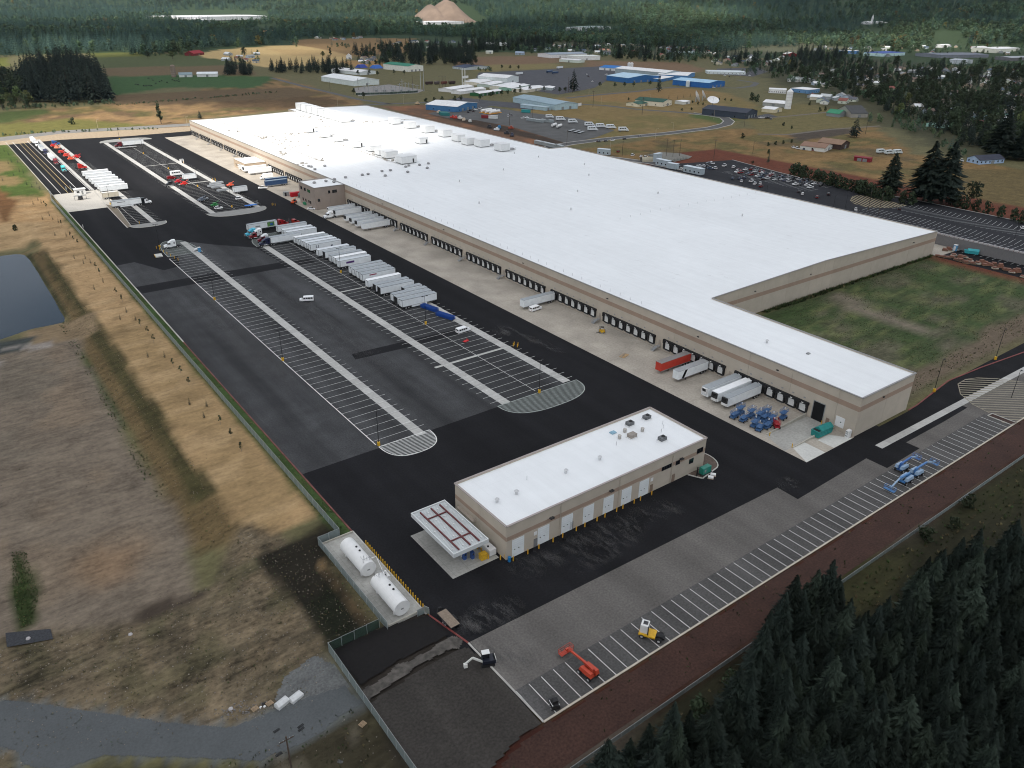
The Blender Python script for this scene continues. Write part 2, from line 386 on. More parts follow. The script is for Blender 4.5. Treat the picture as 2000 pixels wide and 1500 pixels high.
# --- right of and below the yard
area([(-157.6,14),(-134,12),(-134,-26),(-157.6,-30)], (44,40,36), .88, .5, .8, .3, px=False)
area([(-157.6,-18),(-138,-24),(-134,-24.3),(60,-24.3),(300,-24.3),(300,-33.2),(-157.6,-33.2)], (58,32,25), .88, .3, .5, .3, px=False)
area([(-157.6,-60),(-141,-33),(-137,-33),(320,-34),(320,-60),(0,-140),(-157,-140)], (38,37,25), .88, .5, 1.5, .5, px=False)
area([(-157.6,-35),(330,-35),(330,-32.6),(-157.6,-32.6)], (84,76,68), .88, .4, .6, .3, px=False)
area([(1830,1010),(2000,900),(2100,860),(2100,960),(1990,980),(1860,1040)], (42,42,25), .88, 2, 3, .5)
area([(1600,1120),(1700,1060),(1780,1090),(1720,1180),(1640,1220)], (50,49,30), .88, 2, 3, .5)
COURT = [(29,4),(195,4),(195,78),(29,78)]
area(COURT, (60,70,44), SH, 1.0, 2, .55, px=False)
patches(COURT, (84,80,66), SH, 12, .53, .62, .75, 23, px=False); patches(COURT, (50,66,36), SH, 9, .48, .58, .8, 24, px=False); patches(COURT, (92,96,62), SH, 3, .58, .66, .6, 25, px=False)
area([(29,5),(60,4.5),(196,3),(196,18),(120,16),(70,12),(29,12)], (94,83,70), SH, 2, 4, .3, px=False)
area([(1610,572),(1655,580),(1830,655),(1850,680),(1800,650),(1640,592)], (104,96,84), SH, 1, 1.6, .3)
area([(29,50),(36,50),(36,77),(62,78),(29,78)], (104,94,72), SH, 2, 4, .4, px=False)
area([(190,-30),(340,-30),(345,340),(300,345),(240,330),(196,345)], (92,52,38), SH, 2, 3, .3, px=False)

me = bpy.data.meshes.new('ground')
nx, ny = len(xs), len(ys)
idx = np.arange(nx*ny).reshape(nx, ny)
quads = np.stack([idx[:-1,:-1], idx[1:,:-1], idx[1:,1:], idx[:-1,1:]], -1).reshape(-1, 4)
me.from_pydata(np.stack([GX, GY, GZ], -1).tolist(), [], quads.tolist())
at = me.color_attributes.new('tint', 'FLOAT_COLOR', 'POINT'); at.data.foreach_set('color', np.hstack([gcol, gamp[:, None]]).astype('f').ravel())
me.polygons.foreach_set('use_smooth', [True]*len(me.polygons))
m, n, l, b = newmat('earth_and_grass')
ca = n.new('ShaderNodeVertexColor'); ca.layer_name = 'tint'
ge = n.new('ShaderNodeNewGeometry')
def nz(scale, det, stretch=None):
    t = n.new('ShaderNodeTexNoise'); t.inputs['Scale'].default_value = scale; t.inputs['Detail'].default_value = det; t.inputs['Roughness'].default_value = .65
    s = ge.outputs['Position']
    if stretch:
        mp = n.new('ShaderNodeMapping'); mp.inputs['Scale'].default_value = stretch; l.new(s, mp.inputs['Vector']); s = mp.outputs['Vector']
    l.new(s, t.inputs['Vector']); return t.outputs['Fac']
def math_(op, a, c):
    x = n.new('ShaderNodeMath'); x.operation = op
    for i, q in enumerate((a, c)):
        if isinstance(q, (int, float)): x.inputs[i].default_value = q
        else: l.new(q, x.inputs[i])
    return x.outputs[0]
n1 = nz(.9, 6); n2 = nz(.12, 5); n3 = nz(.35, 5, (.5, 1.7, 1))
mix = math_('ADD', math_('ADD', math_('MULTIPLY', n1, .55), math_('MULTIPLY', n2, .7)), math_('MULTIPLY', n3, .75))
dev = math_('MULTIPLY', math_('SUBTRACT', mix, 1.0), math_('MULTIPLY', ca.outputs['Alpha'], 3.4))
fac = math_('MAXIMUM', math_('ADD', dev, 1.0), 0.3)
sc = n.new('ShaderNodeVectorMath'); sc.operation = 'SCALE'; l.new(ca.outputs['Color'], sc.inputs[0]); l.new(fac, sc.inputs['Scale'])
l.new(sc.outputs['Vector'], b.inputs['Base Color']); b.inputs['Roughness'].default_value = .95; b.inputs['Specular IOR Level'].default_value = .15
bp = n.new('ShaderNodeBump'); bp.inputs['Strength'].default_value = .7; bp.inputs['Distance'].default_value = .35
l.new(math_('ADD', n1, n3), bp.inputs['Height']); l.new(bp.outputs['Normal'], b.inputs['Normal'])
me.materials.append(m)
tag(put('ground', me), kind='structure')

def patch(name, poly, mat, wob=.4, nz_=4.0, res=.45, lift=.05, px=False, z=0.0, holes=0.0, kind='structure'):
    P = GP(poly, z) if px else poly; a = np.array(P)
    X = np.arange(a[:,0].min()-1, a[:,0].max()+1, res); Y = np.arange(a[:,1].min()-1, a[:,1].max()+1, res); PX, PY = np.meshgrid(X, Y, indexing='ij'); sh = PX.shape; fx = PX.ravel(); fy = PY.ravel()
    d = sdist(fx, fy, P)+wob*2*(fbm(fx, fy, nz_, 4)-.5)
    if holes: d = d-holes*np.maximum(fbm(fx+50, fy, nz_*.8, 4)-.45, 0)*10
    zz_ = terrain(fx, fy); zz_ = np.where(zz_ < -.25, zz_, np.maximum(zz_, zz_))+lift
    ix = np.arange(len(fx)).reshape(sh); qd = np.stack([ix[:-1,:-1], ix[1:,:-1], ix[1:,1:], ix[:-1,1:]], -1).reshape(-1,4); qd = qd[(d[qd] > 0).sum(1) >= 3]
    us = np.unique(qd); mp = np.full(len(fx), -1); mp[us] = np.arange(len(us)); me = bpy.data.meshes.new(name); me.from_pydata(np.stack([fx[us], fy[us], zz_[us]], -1).tolist(), [], mp[qd].tolist()); me.materials.append(mat); me.polygons.foreach_set('use_smooth', [True]*len(qd)); return tag(put(name, me), kind=kind)
GRV = pm('road_gravel', (.080,.087,.090), .95, .12, 2.6, bump=.2, var2=.10, scale2=.12, stretch=(1,1,1))
patch('gravel_road', ROAD1, GRV, .28, 2.0, .35, .07)
patch('gravel_apron', [(-170.5,8.5),(-166,13),(-160,14.5),(-157.6,9.5),(-157.5,3.2),(-164,3),(-170,5)], pm('gravel_fan', (.105,.108,.106), .95, .25, 2.0, bump=.4, var2=.2, scale2=.3), .9, 3.0, .4, .05)
MUL = pm('mulch_black', (.0065,.0055,.0055), .98, .3, 1.5, bump=.5)
patch('black_mulch', [(-157,13),(-146.5,12.7),(-139,10.4),(-136.7,9.5),(-135.6,3.4),(-139.5,2.6),(-149,2.8),(-156.5,1.8)], MUL, .35, 3.0, .35, .38)
patch('grit_strip', [(-157,.9),(-149,2.2),(-141,1.8),(-136.2,2.8),(-134.6,.6),(-137,-1.0),(-146,-.6),(-157,-2.0)], pm('grit_brown', (.075,.068,.060), .95, .4, .9, bump=.4, var2=.4, scale2=.35), .6, 2.4, .3, .39, holes=.15)
BRK = pm('red_bark', (.044,.0205,.0145), .98, .35, 2.2, bump=.7, var2=.2, scale2=.15)
patch('red_bark', [(-157.2,-30),(-141.5,-25.2),(-134.3,-24.4),(60,-24.4),(120,-24.4),(120,-33),(-157.2,-33)], BRK, .12, 2.0, .6, .05)
# pond
m, n, l, b = newmat('pond_water')
b.inputs['Base Color'].default_value = (.02,.03,.035,1); b.inputs['Roughness'].default_value = .06; b.inputs['IOR'].default_value = 1.33
t = n.new('ShaderNodeTexNoise'); t.inputs['Scale'].default_value = .5; t.inputs['Detail'].default_value = 5
bp = n.new('ShaderNodeBump'); bp.inputs['Strength'].default_value = .06; bp.inputs['Distance'].default_value = .1
g_ = n.new('ShaderNodeNewGeometry'); l.new(g_.outputs['Position'], t.inputs['Vector']); l.new(t.outputs['Fac'], bp.inputs['Height']); l.new(bp.outputs['Normal'], b.inputs['Normal'])
w = MB(); w.poly([(-160,225),(-160,355),(-270,360),(-270,215)], -3.85); structure('pond', w, m)

# ------------------------------------------------------------------ paving
def asphalt(name, a, streak, speck=.25):
    m, n, l, b = newmat(name)
    ge = n.new('ShaderNodeNewGeometry')
    def nn(scale, det, st=None):
        t = n.new('ShaderNodeTexNoise'); t.inputs['Scale'].default_value = scale; t.inputs['Detail'].default_value = det
        s = ge.outputs['Position']
        if st:
            mp = n.new('ShaderNodeMapping'); mp.inputs['Scale'].default_value = st; l.new(s, mp.inputs['Vector']); s = mp.outputs['Vector']
        l.new(s, t.inputs['Vector']); return t.outputs['Fac']
    def mr(v, a0, a1, b0, b1):
        r = n.new('ShaderNodeMapRange'); r.inputs['From Min'].default_value = a0; r.inputs['From Max'].default_value = a1; r.inputs['To Min'].default_value = b0; r.inputs['To Max'].default_value = b1
        l.new(v, r.inputs['Value']); return r.outputs['Result']
    def mm(op, p, q):
        x = n.new('ShaderNodeMath'); x.operation = op; l.new(p, x.inputs[0]); l.new(q, x.inputs[1]); return x.outputs[0]
    f = mm('MULTIPLY', mr(nn(.05, 6, (2.6,.16,1)), .35, .68, 1-streak*.8, 1+streak*.8), mr(nn(2.2, 6), .3, .7, 1-speck, 1+speck))
    f = mm('MULTIPLY', f, mr(nn(.16, 4), .35, .7, 1-streak*.25, 1+streak*.3))
    f = mm('MULTIPLY', f, mr(nn(.07, 5, (.5,1.2,1)), .62, .74, 1.0, 1.0+streak*.5))
    sc = n.new('ShaderNodeVectorMath'); sc.operation = 'SCALE'; sc.inputs[0].default_value = a; l.new(f, sc.inputs['Scale'])
    l.new(sc.outputs['Vector'], b.inputs['Base Color']); b.inputs['Roughness'].default_value = .9; b.inputs['Specular IOR Level'].default_value = .12
    bp = n.new('ShaderNodeBump'); bp.inputs['Strength'].default_value = .25; bp.inputs['Distance'].default_value = .02
    l.new(nn(6, 3), bp.inputs['Height']); l.new(bp.outputs['Normal'], b.inputs['Normal'])
    return m
A_NEW = asphalt('asphalt_new', (.0125,.0125,.0140), .30)
A_OLD = asphalt('asphalt_old', (.052,.053,.055), .42)
A_MID = asphalt('asphalt_mid', (.040,.041,.043), .32)
A_GRY = asphalt('asphalt_grey', (.122,.114,.106), .20, .2)
A_DRK = asphalt('asphalt_patch', (.013,.013,.0145), .12)
A_BRN = asphalt('asphalt_brown', (.044,.040,.036), .22)
def concrete(name, c, jx=None, jy=None, v=.12, stain=.18):
    m = pm(name, c, .85, v, 1.4, bump=.15, spec=.25, var2=stain, scale2=.09)
    if jx:                                                  # sawn joints, finer than can be told apart one by one
        n = m.node_tree.nodes; l = m.node_tree.links; b = n['Principled BSDF']
        src = b.inputs['Base Color'].links[0].from_socket
        ge = n.new('ShaderNodeNewGeometry'); sp = n.new('ShaderNodeSeparateXYZ'); l.new(ge.outputs['Position'], sp.inputs[0]); fs = []
        for ax, st in (('X', jx), ('Y', jy)):
            d = n.new('ShaderNodeMath'); d.operation = 'DIVIDE'; d.inputs[1].default_value = st; l.new(sp.outputs[ax], d.inputs[0])
            f = n.new('ShaderNodeMath'); f.operation = 'FRACT'; l.new(d.outputs[0], f.inputs[0])
            c_ = n.new('ShaderNodeMath'); c_.operation = 'LESS_THAN'; c_.inputs[1].default_value = .06/st; l.new(f.outputs[0], c_.inputs[0]); fs.append(c_.outputs[0])
        mx = n.new('ShaderNodeMath'); mx.operation = 'MAXIMUM'; l.new(fs[0], mx.inputs[0]); l.new(fs[1], mx.inputs[1])
        k = n.new('ShaderNodeMapRange'); k.inputs['To Min'].default_value = 1; k.inputs['To Max'].default_value = .72; l.new(mx.outputs[0], k.inputs['Value'])
        s = n.new('ShaderNodeVectorMath'); s.operation = 'SCALE'; l.new(src, s.inputs[0]); l.new(k.outputs['Result'], s.inputs['Scale']); l.new(s.outputs['Vector'], b.inputs['Base Color'])
    return m
C_APR = concrete('concrete_apron', (.36,.325,.275), 4.6, 5.28)
C_STR = concrete('concrete_pad', (.40,.395,.375), v=.1, stain=.1)
C_PAL = concrete('concrete_pale', (.52,.52,.49), v=.08, stain=.08)
C_GRY = concrete('concrete_grey', (.33,.325,.30), 3.6, 3.6)
C_KRB = concrete('concrete_kerb', (.42,.41,.38), v=.1)
P_WHT = pm('road_paint_white', (.62,.62,.60), .6, .2, 1.2)
P_YEL = pm('road_paint_yellow', (.60,.36,.05), .6, .2, 1.2)
P_RED = pm('kerb_paint_red', (.17,.035,.03), .6, .25, .8)
def sheet(name, poly, z, m): s = MB(); s.poly(poly, z); return structure(name, s, m)
sheet('yard_asphalt', [(-137.2,-1),(-137.2,684),(12,684),(12,-1),(30,-1),(60,2),(110,2),(330,2),(330,-24),(-134,-24)], 0, A_NEW)
sheet('old_asphalt', [(-137,74),(-98,74.2),(-73,74.6),(-73,240.5),(-74.5,279),(-90,296),(-98,307),(-110,286),(-113.5,270),(-121,268),(-129,288),(-137,287)], .006, A_OLD)
sheet('lot_asphalt', [(-73,74.6),(-46,75),(-46,280),(-73,280)], .0045, A_MID)
sheet('asphalt_patch', [(-136.6,241.5),(-137,251.5),(-104,251),(-73,249.5),(-60,248.5),(-60,240),(-82,241)], .012, A_DRK)
sheet('asphalt_patch', [(-93.5,131),(-92.5,136),(-71,135),(-46,134),(-46,129.8),(-71,129.6)], .012, A_DRK)
sheet('side_lot_asphalt', [(-134.2,-.9),(-39.8,-3.1),(-40,-9.4),(-7.6,-8.7),(-7.6,-14.8),(9.8,-14.6),(9.8,-10.6),(30,-10.8),(46,-10.6),(46,-7.4),(100,-8),(100,-23.7),(-134.2,-23.7)], .006, A_GRY)
patch('gate_asphalt', [(-157.2,-2.2),(-146,-1.2),(-137,-1.4),(-134.7,-1.6),(-134.3,-24),(-141.5,-24.6),(-157.2,-29.5)], A_BRN, .12, 3.0, .5, .34)
sheet('stall_band_asphalt', [(-134.2,-23.9),(46,-23.9),(46,-15.6),(-134.2,-15.6)], .010, asphalt('asphalt_stalls', (.082,.080,.078), .2))
sheet('dock_apron', [(-23,-.3),(0,-.3),(0,640),(-23,640)], .012, C_APR)
for i, q in enumerate(([(-23,-.2),(-14.2,-.2),(-14.2,6.6),(-19.5,6.6)], [(-10,-.2),(-.9,-.2),(-4.6,5.0),(-10,5.0)])): sheet('pale_slab', q, .02, C_PAL)
sheet('ramp_slab', [(-23,6.8),(-.1,6.8),(-.1,15.4),(-20,15.4)], .018, C_GRY)
sheet('scale_pad', [(-137,405.5),(-110.4,405.5),(-110.6,457),(-137,457)], .016, concrete('concrete_sunny', (.46,.435,.39), 8.8, 8.5, stain=.1))
sheet('fuel_slab', [(-127,16.4),(-114.7,16.4),(-114.7,34.8),(-127,34.8)], .016, C_GRY)
sheet('road_shoulder', GP([(0,284),(0,275),(120,261),(372,247),(372,256),(250,266),(120,273)]), .02, pm('gravel_tan', (.30,.235,.16), .9, .2, .5))
sheet('far_road', GP([(-60,281),(0,276),(120,261),(372,246),(480,240),(480,235),(372,241),(120,255),(0,268),(-60,274)]), .03, pm('road_grey', (.17,.165,.155), .9, .12, .3))
sheet('employee_lot', [(218.4,-40),(300,-40),(306,75),(306,150),(298,195),(306,250),(316,300),(252,318),(197,330),(197,92),(218.4,92)], -.02, asphalt('asphalt_lot', (.026,.027,.031), .2))
sheet('side_yard_asphalt', [(196.2,75.4),(196.2,-40),(218,-40),(218,75.4)], -.03, A_NEW)
sheet('court_pad', [(197.2,75.6),(218,75.6),(218,92),(197.2,92)], -.01, C_APR)
def road(name, pts, w, m, z=.06, px=True, kerb=False):
    P = GP(pts) if px else pts; s = MB(); L = []; R_ = []
    for i, q in enumerate(P):
        a = Vector(P[max(i-1,0)]); c = Vector(P[min(i+1,len(P)-1)]); d = (c-a).normalized(); nrm = Vector((-d.y,d.x))*w/2
        L.append(Vector(q)+nrm); R_.append(Vector(q)-nrm)
    for i in range(len(P)-1): s.add([(*R_[i],z),(*R_[i+1],z),(*L[i+1],z),(*L[i],z)], [(0,1,2,3)])
    o = structure(name, s, m)
    if kerb:
        k = MB()
        for E_ in (L, R_):
            for i in range(len(P)-1): k.beam((*E_[i],z+.02), (*E_[i+1],z+.02), 1.0, .2)
        structure('road_kerb', k, C_KRB)
    return o
R_GRY = pm('road_asphalt_far', (.085,.085,.085), .9, .12, .2)
road('loop_road', [(1040,300),(1078,287),(1110,281),(1180,272),(1300,261),(1390,250),(1418,243),(1424,237),(1415,230),(1385,225),(1350,221)], 11, R_GRY, kerb=True)
road('loop_road', [(1350,221),(1250,214),(1180,206),(1120,203),(1000,205),(880,198),(760,203),(700,206)], 9, R_GRY)
road('side_road', [(530,152),(590,168),(650,182),(700,194),(760,203)], 8, R_GRY)
road('side_road', [(1105,192),(1150,187),(1250,178),(1290,172),(1340,170),(1440,172)], 9, R_GRY)
road('side_road', [(1440,172),(1470,168),(1478,162),(1440,156)], 9, R_GRY, .08)
road('lot_entry_road', [(1108,290),(1130,301),(1200,309),(1270,318),(1330,330),(1370,334)], 9, R_GRY, .05, kerb=True)
road('farm_track', [(1480,232),(1550,226),(1620,219),(1690,212)], 5, pm('track', (.13,.115,.095), .95, .2, .3), .1)
road('farm_track', [(1480,262),(1540,263),(1620,253),(1720,246)], 5, MATS['track'], .1)
LOT = pm('far_lot_asphalt', (.058,.058,.066), .9, .18, .12)
sheet('truck_lot', GP([(935,142),(1060,136),(1200,128),(1215,140),(1160,172),(1090,185),(1000,170),(930,152)]), .1, LOT)
sheet('bus_lot', GP([(835,222),(870,214),(950,208),(1010,217),(1050,222),(1130,232),(1200,255),(1165,268),(1110,281),(1000,248),(930,235),(880,232)]), .1, pm('bus_lot_asphalt', (.082,.082,.080), .9, .18, .1))
sheet('works_lot', GP([(850,200),(900,190),(950,196),(1050,205),(1040,215),(960,207),(900,215),(845,214)]), .12, LOT)
sheet('substation_yard', GP([(690,172),(760,165),(830,176),(815,182),(700,188)]), .08, pm('gravel_grey', (.22,.21,.20), .95, .15, .3))
sheet('gravel_island', GP([(1262,303),(1290,297),(1330,300),(1352,306),(1345,310),(1318,316),(1290,312)]), .1, pm('gravel_island', (.17,.165,.145), .95, .15, .3))
sheet('cars_lot', GP([(1400,145),(1470,150),(1500,140),(1480,132),(1400,134)]), .1, LOT)
sheet('depot_lot', GP([(1400,228),(1480,232),(1520,228),(1500,222),(1480,226),(1400,220)]), .1, LOT)
# gravel pad with a stone by the ditch, darker than what lies round it
sheet('dark_gravel_pad', [G(12,1240,-2.6),G(100,1232,-2.6),G(105,1252,-2.6),G(15,1268,-2.6)], -2.05, pm('dark_gravel', (.035,.037,.042), .95, .35, 2.5, bump=.5))

# ------------------------------------------------------------------ concrete landing strips, slab by slab
_slab = {}
def slabs(name, x0, x1, y0, y1, step, m, jit=0.0):
    root = structure(name, MB().box(x0+.05, x1-.05, y0, y1, -.05, .012), pm('joint_dark', (.10,.10,.095), .9))
    k = round((y1-y0)/step); st = (y1-y0)/k
    for i in range(k):
        key = (round(x1-x0,2), round(st,3), i % 3)
        if key not in _slab:
            e = .035; _slab[key] = MB().box(-(x1-x0)/2, (x1-x0)/2, -st/2+e, st/2-e, 0, .022).mesh('slab', m)
        put('slab', _slab[key], root, ((x0+x1)/2, y0+(i+.5)*st, .012+.002*(i % 3)))
C_STR2 = pm('concrete_slab', (.41,.405,.385), .85, .10, 1.2, bump=.15, spec=.25, rnd=.10)
slabs('landing_strip', -102.6, -99.6, 73.5, 309, 3.96, C_STR2)
slabs('landing_strip', -71.4, -68.2, 75, 279, 3.96, C_STR2)
slabs('landing_strip', -46.3, -43.1, 75.6, 268, 3.96, C_STR2)
slabs('landing_strip', -72.0, -68.9, 357, 648, 3.96, C_STR2)
slabs('landing_strip', -45.7, -42.5, 357, 640, 3.96, C_STR2)
slabs('landing_strip', -104.6, -101.6, 356, 655, 3.96, C_STR2)
slabs('median_strip', *(35.0, 0)[:0], -.2, .2, 0, 1, 1, C_STR2) if False else None
def quadslabs(name, a, b, w, n, m, z=.014):
    a = Vector(a); b = Vector(b); d = (b-a)/n; ang = math.atan2(d.y, d.x); L = d.length
    root = structure(name, MB().box(0, (b-a).length, -w/2+.05, w/2-.05, -.05, z-.004), MATS['joint_dark'], loc=(a.x, a.y, 0), rz=ang)
    me = MB().box(.03, L-.03, -w/2, w/2, 0, .02).mesh('slab', m)
    for i in range(n): put('slab', me, root, (i*L, 0, z))
quadslabs('valley_gutter', G(1716,873), G(2030,706), 2.2, 22, C_STR2)
quadslabs('drain_strip', (-72,196.2), (-45,196.2), 1.0, 8, C_STR2)
quadslabs('drain_strip', (-74.5,109.6), (-43,109.6), 1.2, 9, C_STR2)
quadslabs('drain_strip', (-71,519), (-44,519), 1.2, 8, C_STR2)
quadslabs('drain_strip', (-71,445), (-44,445), 1.2, 8, C_STR2)

# ------------------------------------------------------------------ kerbs
def kerb(name, pts, m, w=.3, h=.15, z=0.0, closed=False):
    s = MB(); P = list(pts)+([pts[0]] if closed else [])
    for i in range(len(P)-1):
        s.beam((*P[i], z+h/2), (*P[i+1], z+h/2), w, h)
    return structure(name, s, m)
kerb('left_kerb', [(-137.3,458),(-137.3,180)], C_KRB, .45)
kerb('left_kerb', [(-137.3,180),(-137.3,44)], pm('kerb_red_worn', (.16,.06,.05), .8, .3, .5), .4)
kerb('left_kerb', [(-137.3,684),(-137.3,459)], C_KRB, .35)
kerb('gate_kerb', [(-136.9,10),(-134.6,-1)], P_RED, .35)
kerb('gate_kerb', [(-134.6,-1),(-134.2,-24)], C_KRB, .35)
kerb('lower_kerb', [(-134.2,-24),(46,-24),(200,-24)], pm('kerb_cream', (.46,.41,.34), .8, .12, .8), .38)
kerb('court_kerb', [(29,-.7),(34,-.6),(60,2.4),(80,1.0),(106,-1.8),(200,-8)], P_RED, .4)
kerb('tank_kerb', [(-137.2,44),(-137.2,10.6)], C_KRB, .3, .3)

# ------------------------------------------------------------------ painted lines
def stalls(x0, x1, y0, y1, pitch, w=.13, m=P_WHT, name='stall_lines', z=.055, skip=lambda y: False):
    s = MB(); y = y0
    while y <= y1+.01:
        if not skip(y): s.strip((x0,y), (x1,y), w, z)
        y += pitch
    return structure(name, s, m)
stalls(-114.3, -97.6, 78.2, 300, 3.96)
stalls(-74.0, -57.4, 77.6, 279, 3.96)
stalls(-57.2, -40.8, 77.6, 279, 3.96)
stalls(-74.5, -57.2, 360, 632, 3.96); stalls(-57.0, -40.2, 360, 632, 3.96)
stalls(-116.2, -98.2, 359.5, 560, 3.96)
s = MB()
for x, y0, y1 in ((-114.4, 76, 284), (-57.3, 76.3, 279), (-57.1, 360, 636), (-110.3, 358, 404)): s.strip((x,y0), (x,y1), .16 if x != -114.4 else .3, .058)
structure('stall_base_lines', s, P_WHT)
s = MB()
y = -134.1
while y < 45: s.strip((y,-23.8), (y,-15.9), .15, .055); y += 2.905
structure('stall_lines', s, P_WHT)
s = MB()
for x in (-132.6,-122.0,-115.9): s.strip((x,458), (x,682), .32, .05)
structure('lane_lines', s, P_WHT)
s = MB()
for x in (-128.6,-125.6): s.strip((x,458), (x,682), .26, .05)
structure('lane_lines', s, pm('lane_paint_yellow', (.46,.36,.16), .7, .2, 1.2))
quad = MB().box(-118.2,-110.8,404,684,0,.01)
# raised grey median beside the lanes
structure('lane_median', MB().prism([(-115.3,458),(-113.6,458),(-112.4,684),(-115.3,684)], 0, .16), C_STR)
structure('lane_median', MB().prism([(-117.6,352),(-115.2,354),(-112.0,404),(-115.8,413)], 0, .16), pm('median_brown', (.16,.135,.10), .9, .15))
kerb('median_kerb', [(-117.6,352),(-116.2,413.5),(-114,458)], C_KRB, .4, .18)
kerb('median_kerb', [(-115.2,354),(-112.0,404),(-112.2,458)], C_KRB, .3, .18)
# lot ends: hatched islands with a white rim
def rounded(cx, cy, rx, ry, a0, a1, n=18):
    return [(cx+rx*math.cos(math.radians(a0+(a1-a0)*i/n)), cy+ry*math.sin(math.radians(a0+(a1-a0)*i/n))) for i in range(n+1)]
def superell(x0, x1, ybase, ytip, n=24, p=2.6):
    out = []
    for i in range(n+1):
        t = math.pi*i/n; c = math.cos(t); q = math.sin(t)
        out.append(((x0+x1)/2-(x1-x0)/2*math.copysign(abs(c)**(2/p), c), ybase+(ytip-ybase)*abs(q)**(2/p)))
    return out
def hatch(name, poly, ang, step, w, paint_, base=None, rim=True, z=.05):
    if base: sheet(name+'_base', poly, z-.025, base)
    s = MB(); c, q = math.cos(ang), math.sin(ang)
    us = [x*c+y*q for x,y in poly]; lo = min(-x*q+y*c for x,y in poly); hi = max(-x*q+y*c for x,y in poly); v = lo+step/2; k = len(poly)
    while v < hi:
        xs_ = []
        for i in range(k):
            a = poly[i]; b_ = poly[(i+1) % k]; va = -a[0]*q+a[1]*c; vb = -b_[0]*q+b_[1]*c
            if (va > v) != (vb > v):
                t = (v-va)/(vb-va); xs_.append((a[0]+t*(b_[0]-a[0]))*c+(a[1]+t*(b_[1]-a[1]))*q)
        xs_.sort()
        for i in range(0, len(xs_)-1, 2):
            if xs_[i+1]-xs_[i] > .6: s.strip((xs_[i]*c-v*q, xs_[i]*q+v*c), (xs_[i+1]*c-v*q, xs_[i+1]*q+v*c), w, z)
        v += step
    if rim:
        for i in range(k): s.strip(poly[i], poly[(i+1) % k], .3, z+.004)
    return structure(name, s, paint_)
HB = asphalt('asphalt_hatch', (.055,.060,.058), .1)
hatch('hatched_island', superell(-114.2, -97.8, 74.6, 65.6), math.radians(-11), .72, .2, P_WHT, HB)
hatch('hatched_island', superell(-73.2, -41.2, 74.8, 64.6), math.radians(-16), .72, .2, pm('worn_paint', (.30,.33,.31), .7, .2, 1.0), HB)
hatch('hatched_island', superell(-73.5, -41, 280, 300), math.radians(10), .72, .14, MATS['worn_paint'], HB)
hatch('hatched_island', superell(-114, -98, 287, 315), math.radians(10), .8, .14, MATS['worn_paint'], HB)
G_ISL = pm('island_grey', (.24,.24,.23), .85, .1, .5)
for nm, q in (('paved_island', superell(-74.2,-40.5,358,346)), ('paved_island', superell(-116,-97,356,348)), ('paved_island', superell(-74.4,-34,638,652))):
    structure(nm, MB().prism(q, 0, .15), G_ISL); kerb('island_kerb', q, C_KRB, .3, .19)
ISL = [(1871,750),(1886,741),(1910,738),(1950,740),(2010,748),(2040,770),(2040,800),(1990,822),(1960,826),(1935,808),(1900,790),(1876,770)]
hatch('hatched_turning_island', GP(ISL), math.radians(-40), 1.6, .55, pm('hatch_tan', (.24,.215,.16), .8, .15, .8), None)
kerb('bark_island_kerb', GP([(1929,812),(1938,808),(1985,826),(1975,830)]), C_KRB, .3, .15, closed=True)
sheet('bark_island', GP([(1930,811),(1938,808),(1985,826),(1976,829)]), .06, pm('bark_dark', (.05,.028,.022), .95, .3, 1.0))
EISL = [(1661,392),(1665,384),(1676,381),(1700,384),(1740,394),(1770,401),(1757,404),(1725,406),(1690,404),(1670,398)]
hatch('hatched_turning_island', GP(EISL), math.radians(62), 2.6, .9, pm('hatch_yellow', (.33,.28,.17), .8, .15, .8), None, z=.03)
sh_grn = pm('worn_patch', (.11,.115,.115), .85, .2)
# employee lot stalls, laid herringbone
s = MB()
for i in range(30):
    y = 60+i*2.9+(0 if i < 14 else 0)
    if 150 < y < 190: continue
    s.strip((283.5,y), (294,y+2.0), .22, .0); s.strip((272,y+4.0), (283.5,y), .22, .0)
for i in range(26):
    y = 200+i*2.9
    s.strip((289,y), (300,y), .2, .0); s.strip((270,y), (281,y), .2, 0)
for i in range(46): s.strip((238,20+i*2.9), (250,20+i*2.9), .2, 0); s.strip((252,20+i*2.9), (264,20+i*2.9+1.5), .2, 0); s.strip((214,20+i*2.9), (226,20+i*2.9), .2, 0)
structure('stall_lines', s, pm('lot_paint', (.42,.43,.43), .7, .2, 1.0))
kerb('lot_kerb', [(300,-40),(306,75),(306,150),(298,195),(306,250),(316,300)], C_KRB, .5, .18)
# tyre scuffs on the new asphalt
m, n, l, b = newmat('dust_scuff'); b.inputs['Base Color'].default_value = (.13,.125,.12,1); b.inputs['Roughness'].default_value = .95
tr = n.new('ShaderNodeBsdfTransparent'); mx = n.new('ShaderNodeMixShader'); nzt = n.new('ShaderNodeTexNoise'); gm = n.new('ShaderNodeNewGeometry')
mp = n.new('ShaderNodeMapping'); mp.inputs['Scale'].default_value = (1.0,.25,1); mp.inputs['Rotation'].default_value = (0,0,.5)
l.new(gm.outputs['Position'], mp.inputs['Vector']); l.new(mp.outputs['Vector'], nzt.inputs['Vector']); nzt.inputs['Scale'].default_value = .55; nzt.inputs['Detail'].default_value = 10; nzt.inputs['Roughness'].default_value = .7
ca = n.new('ShaderNodeVertexColor'); ca.layer_name = 'fade'
r1 = n.new('ShaderNodeMapRange'); r1.inputs['From Min'].default_value = .46; r1.inputs['From Max'].default_value = .72; l.new(nzt.outputs['Fac'], r1.inputs['Value'])
mu = n.new('ShaderNodeMath'); mu.operation = 'MULTIPLY'; l.new(r1.outputs['Result'], mu.inputs[0]); l.new(ca.outputs['Color'], mu.inputs[1])
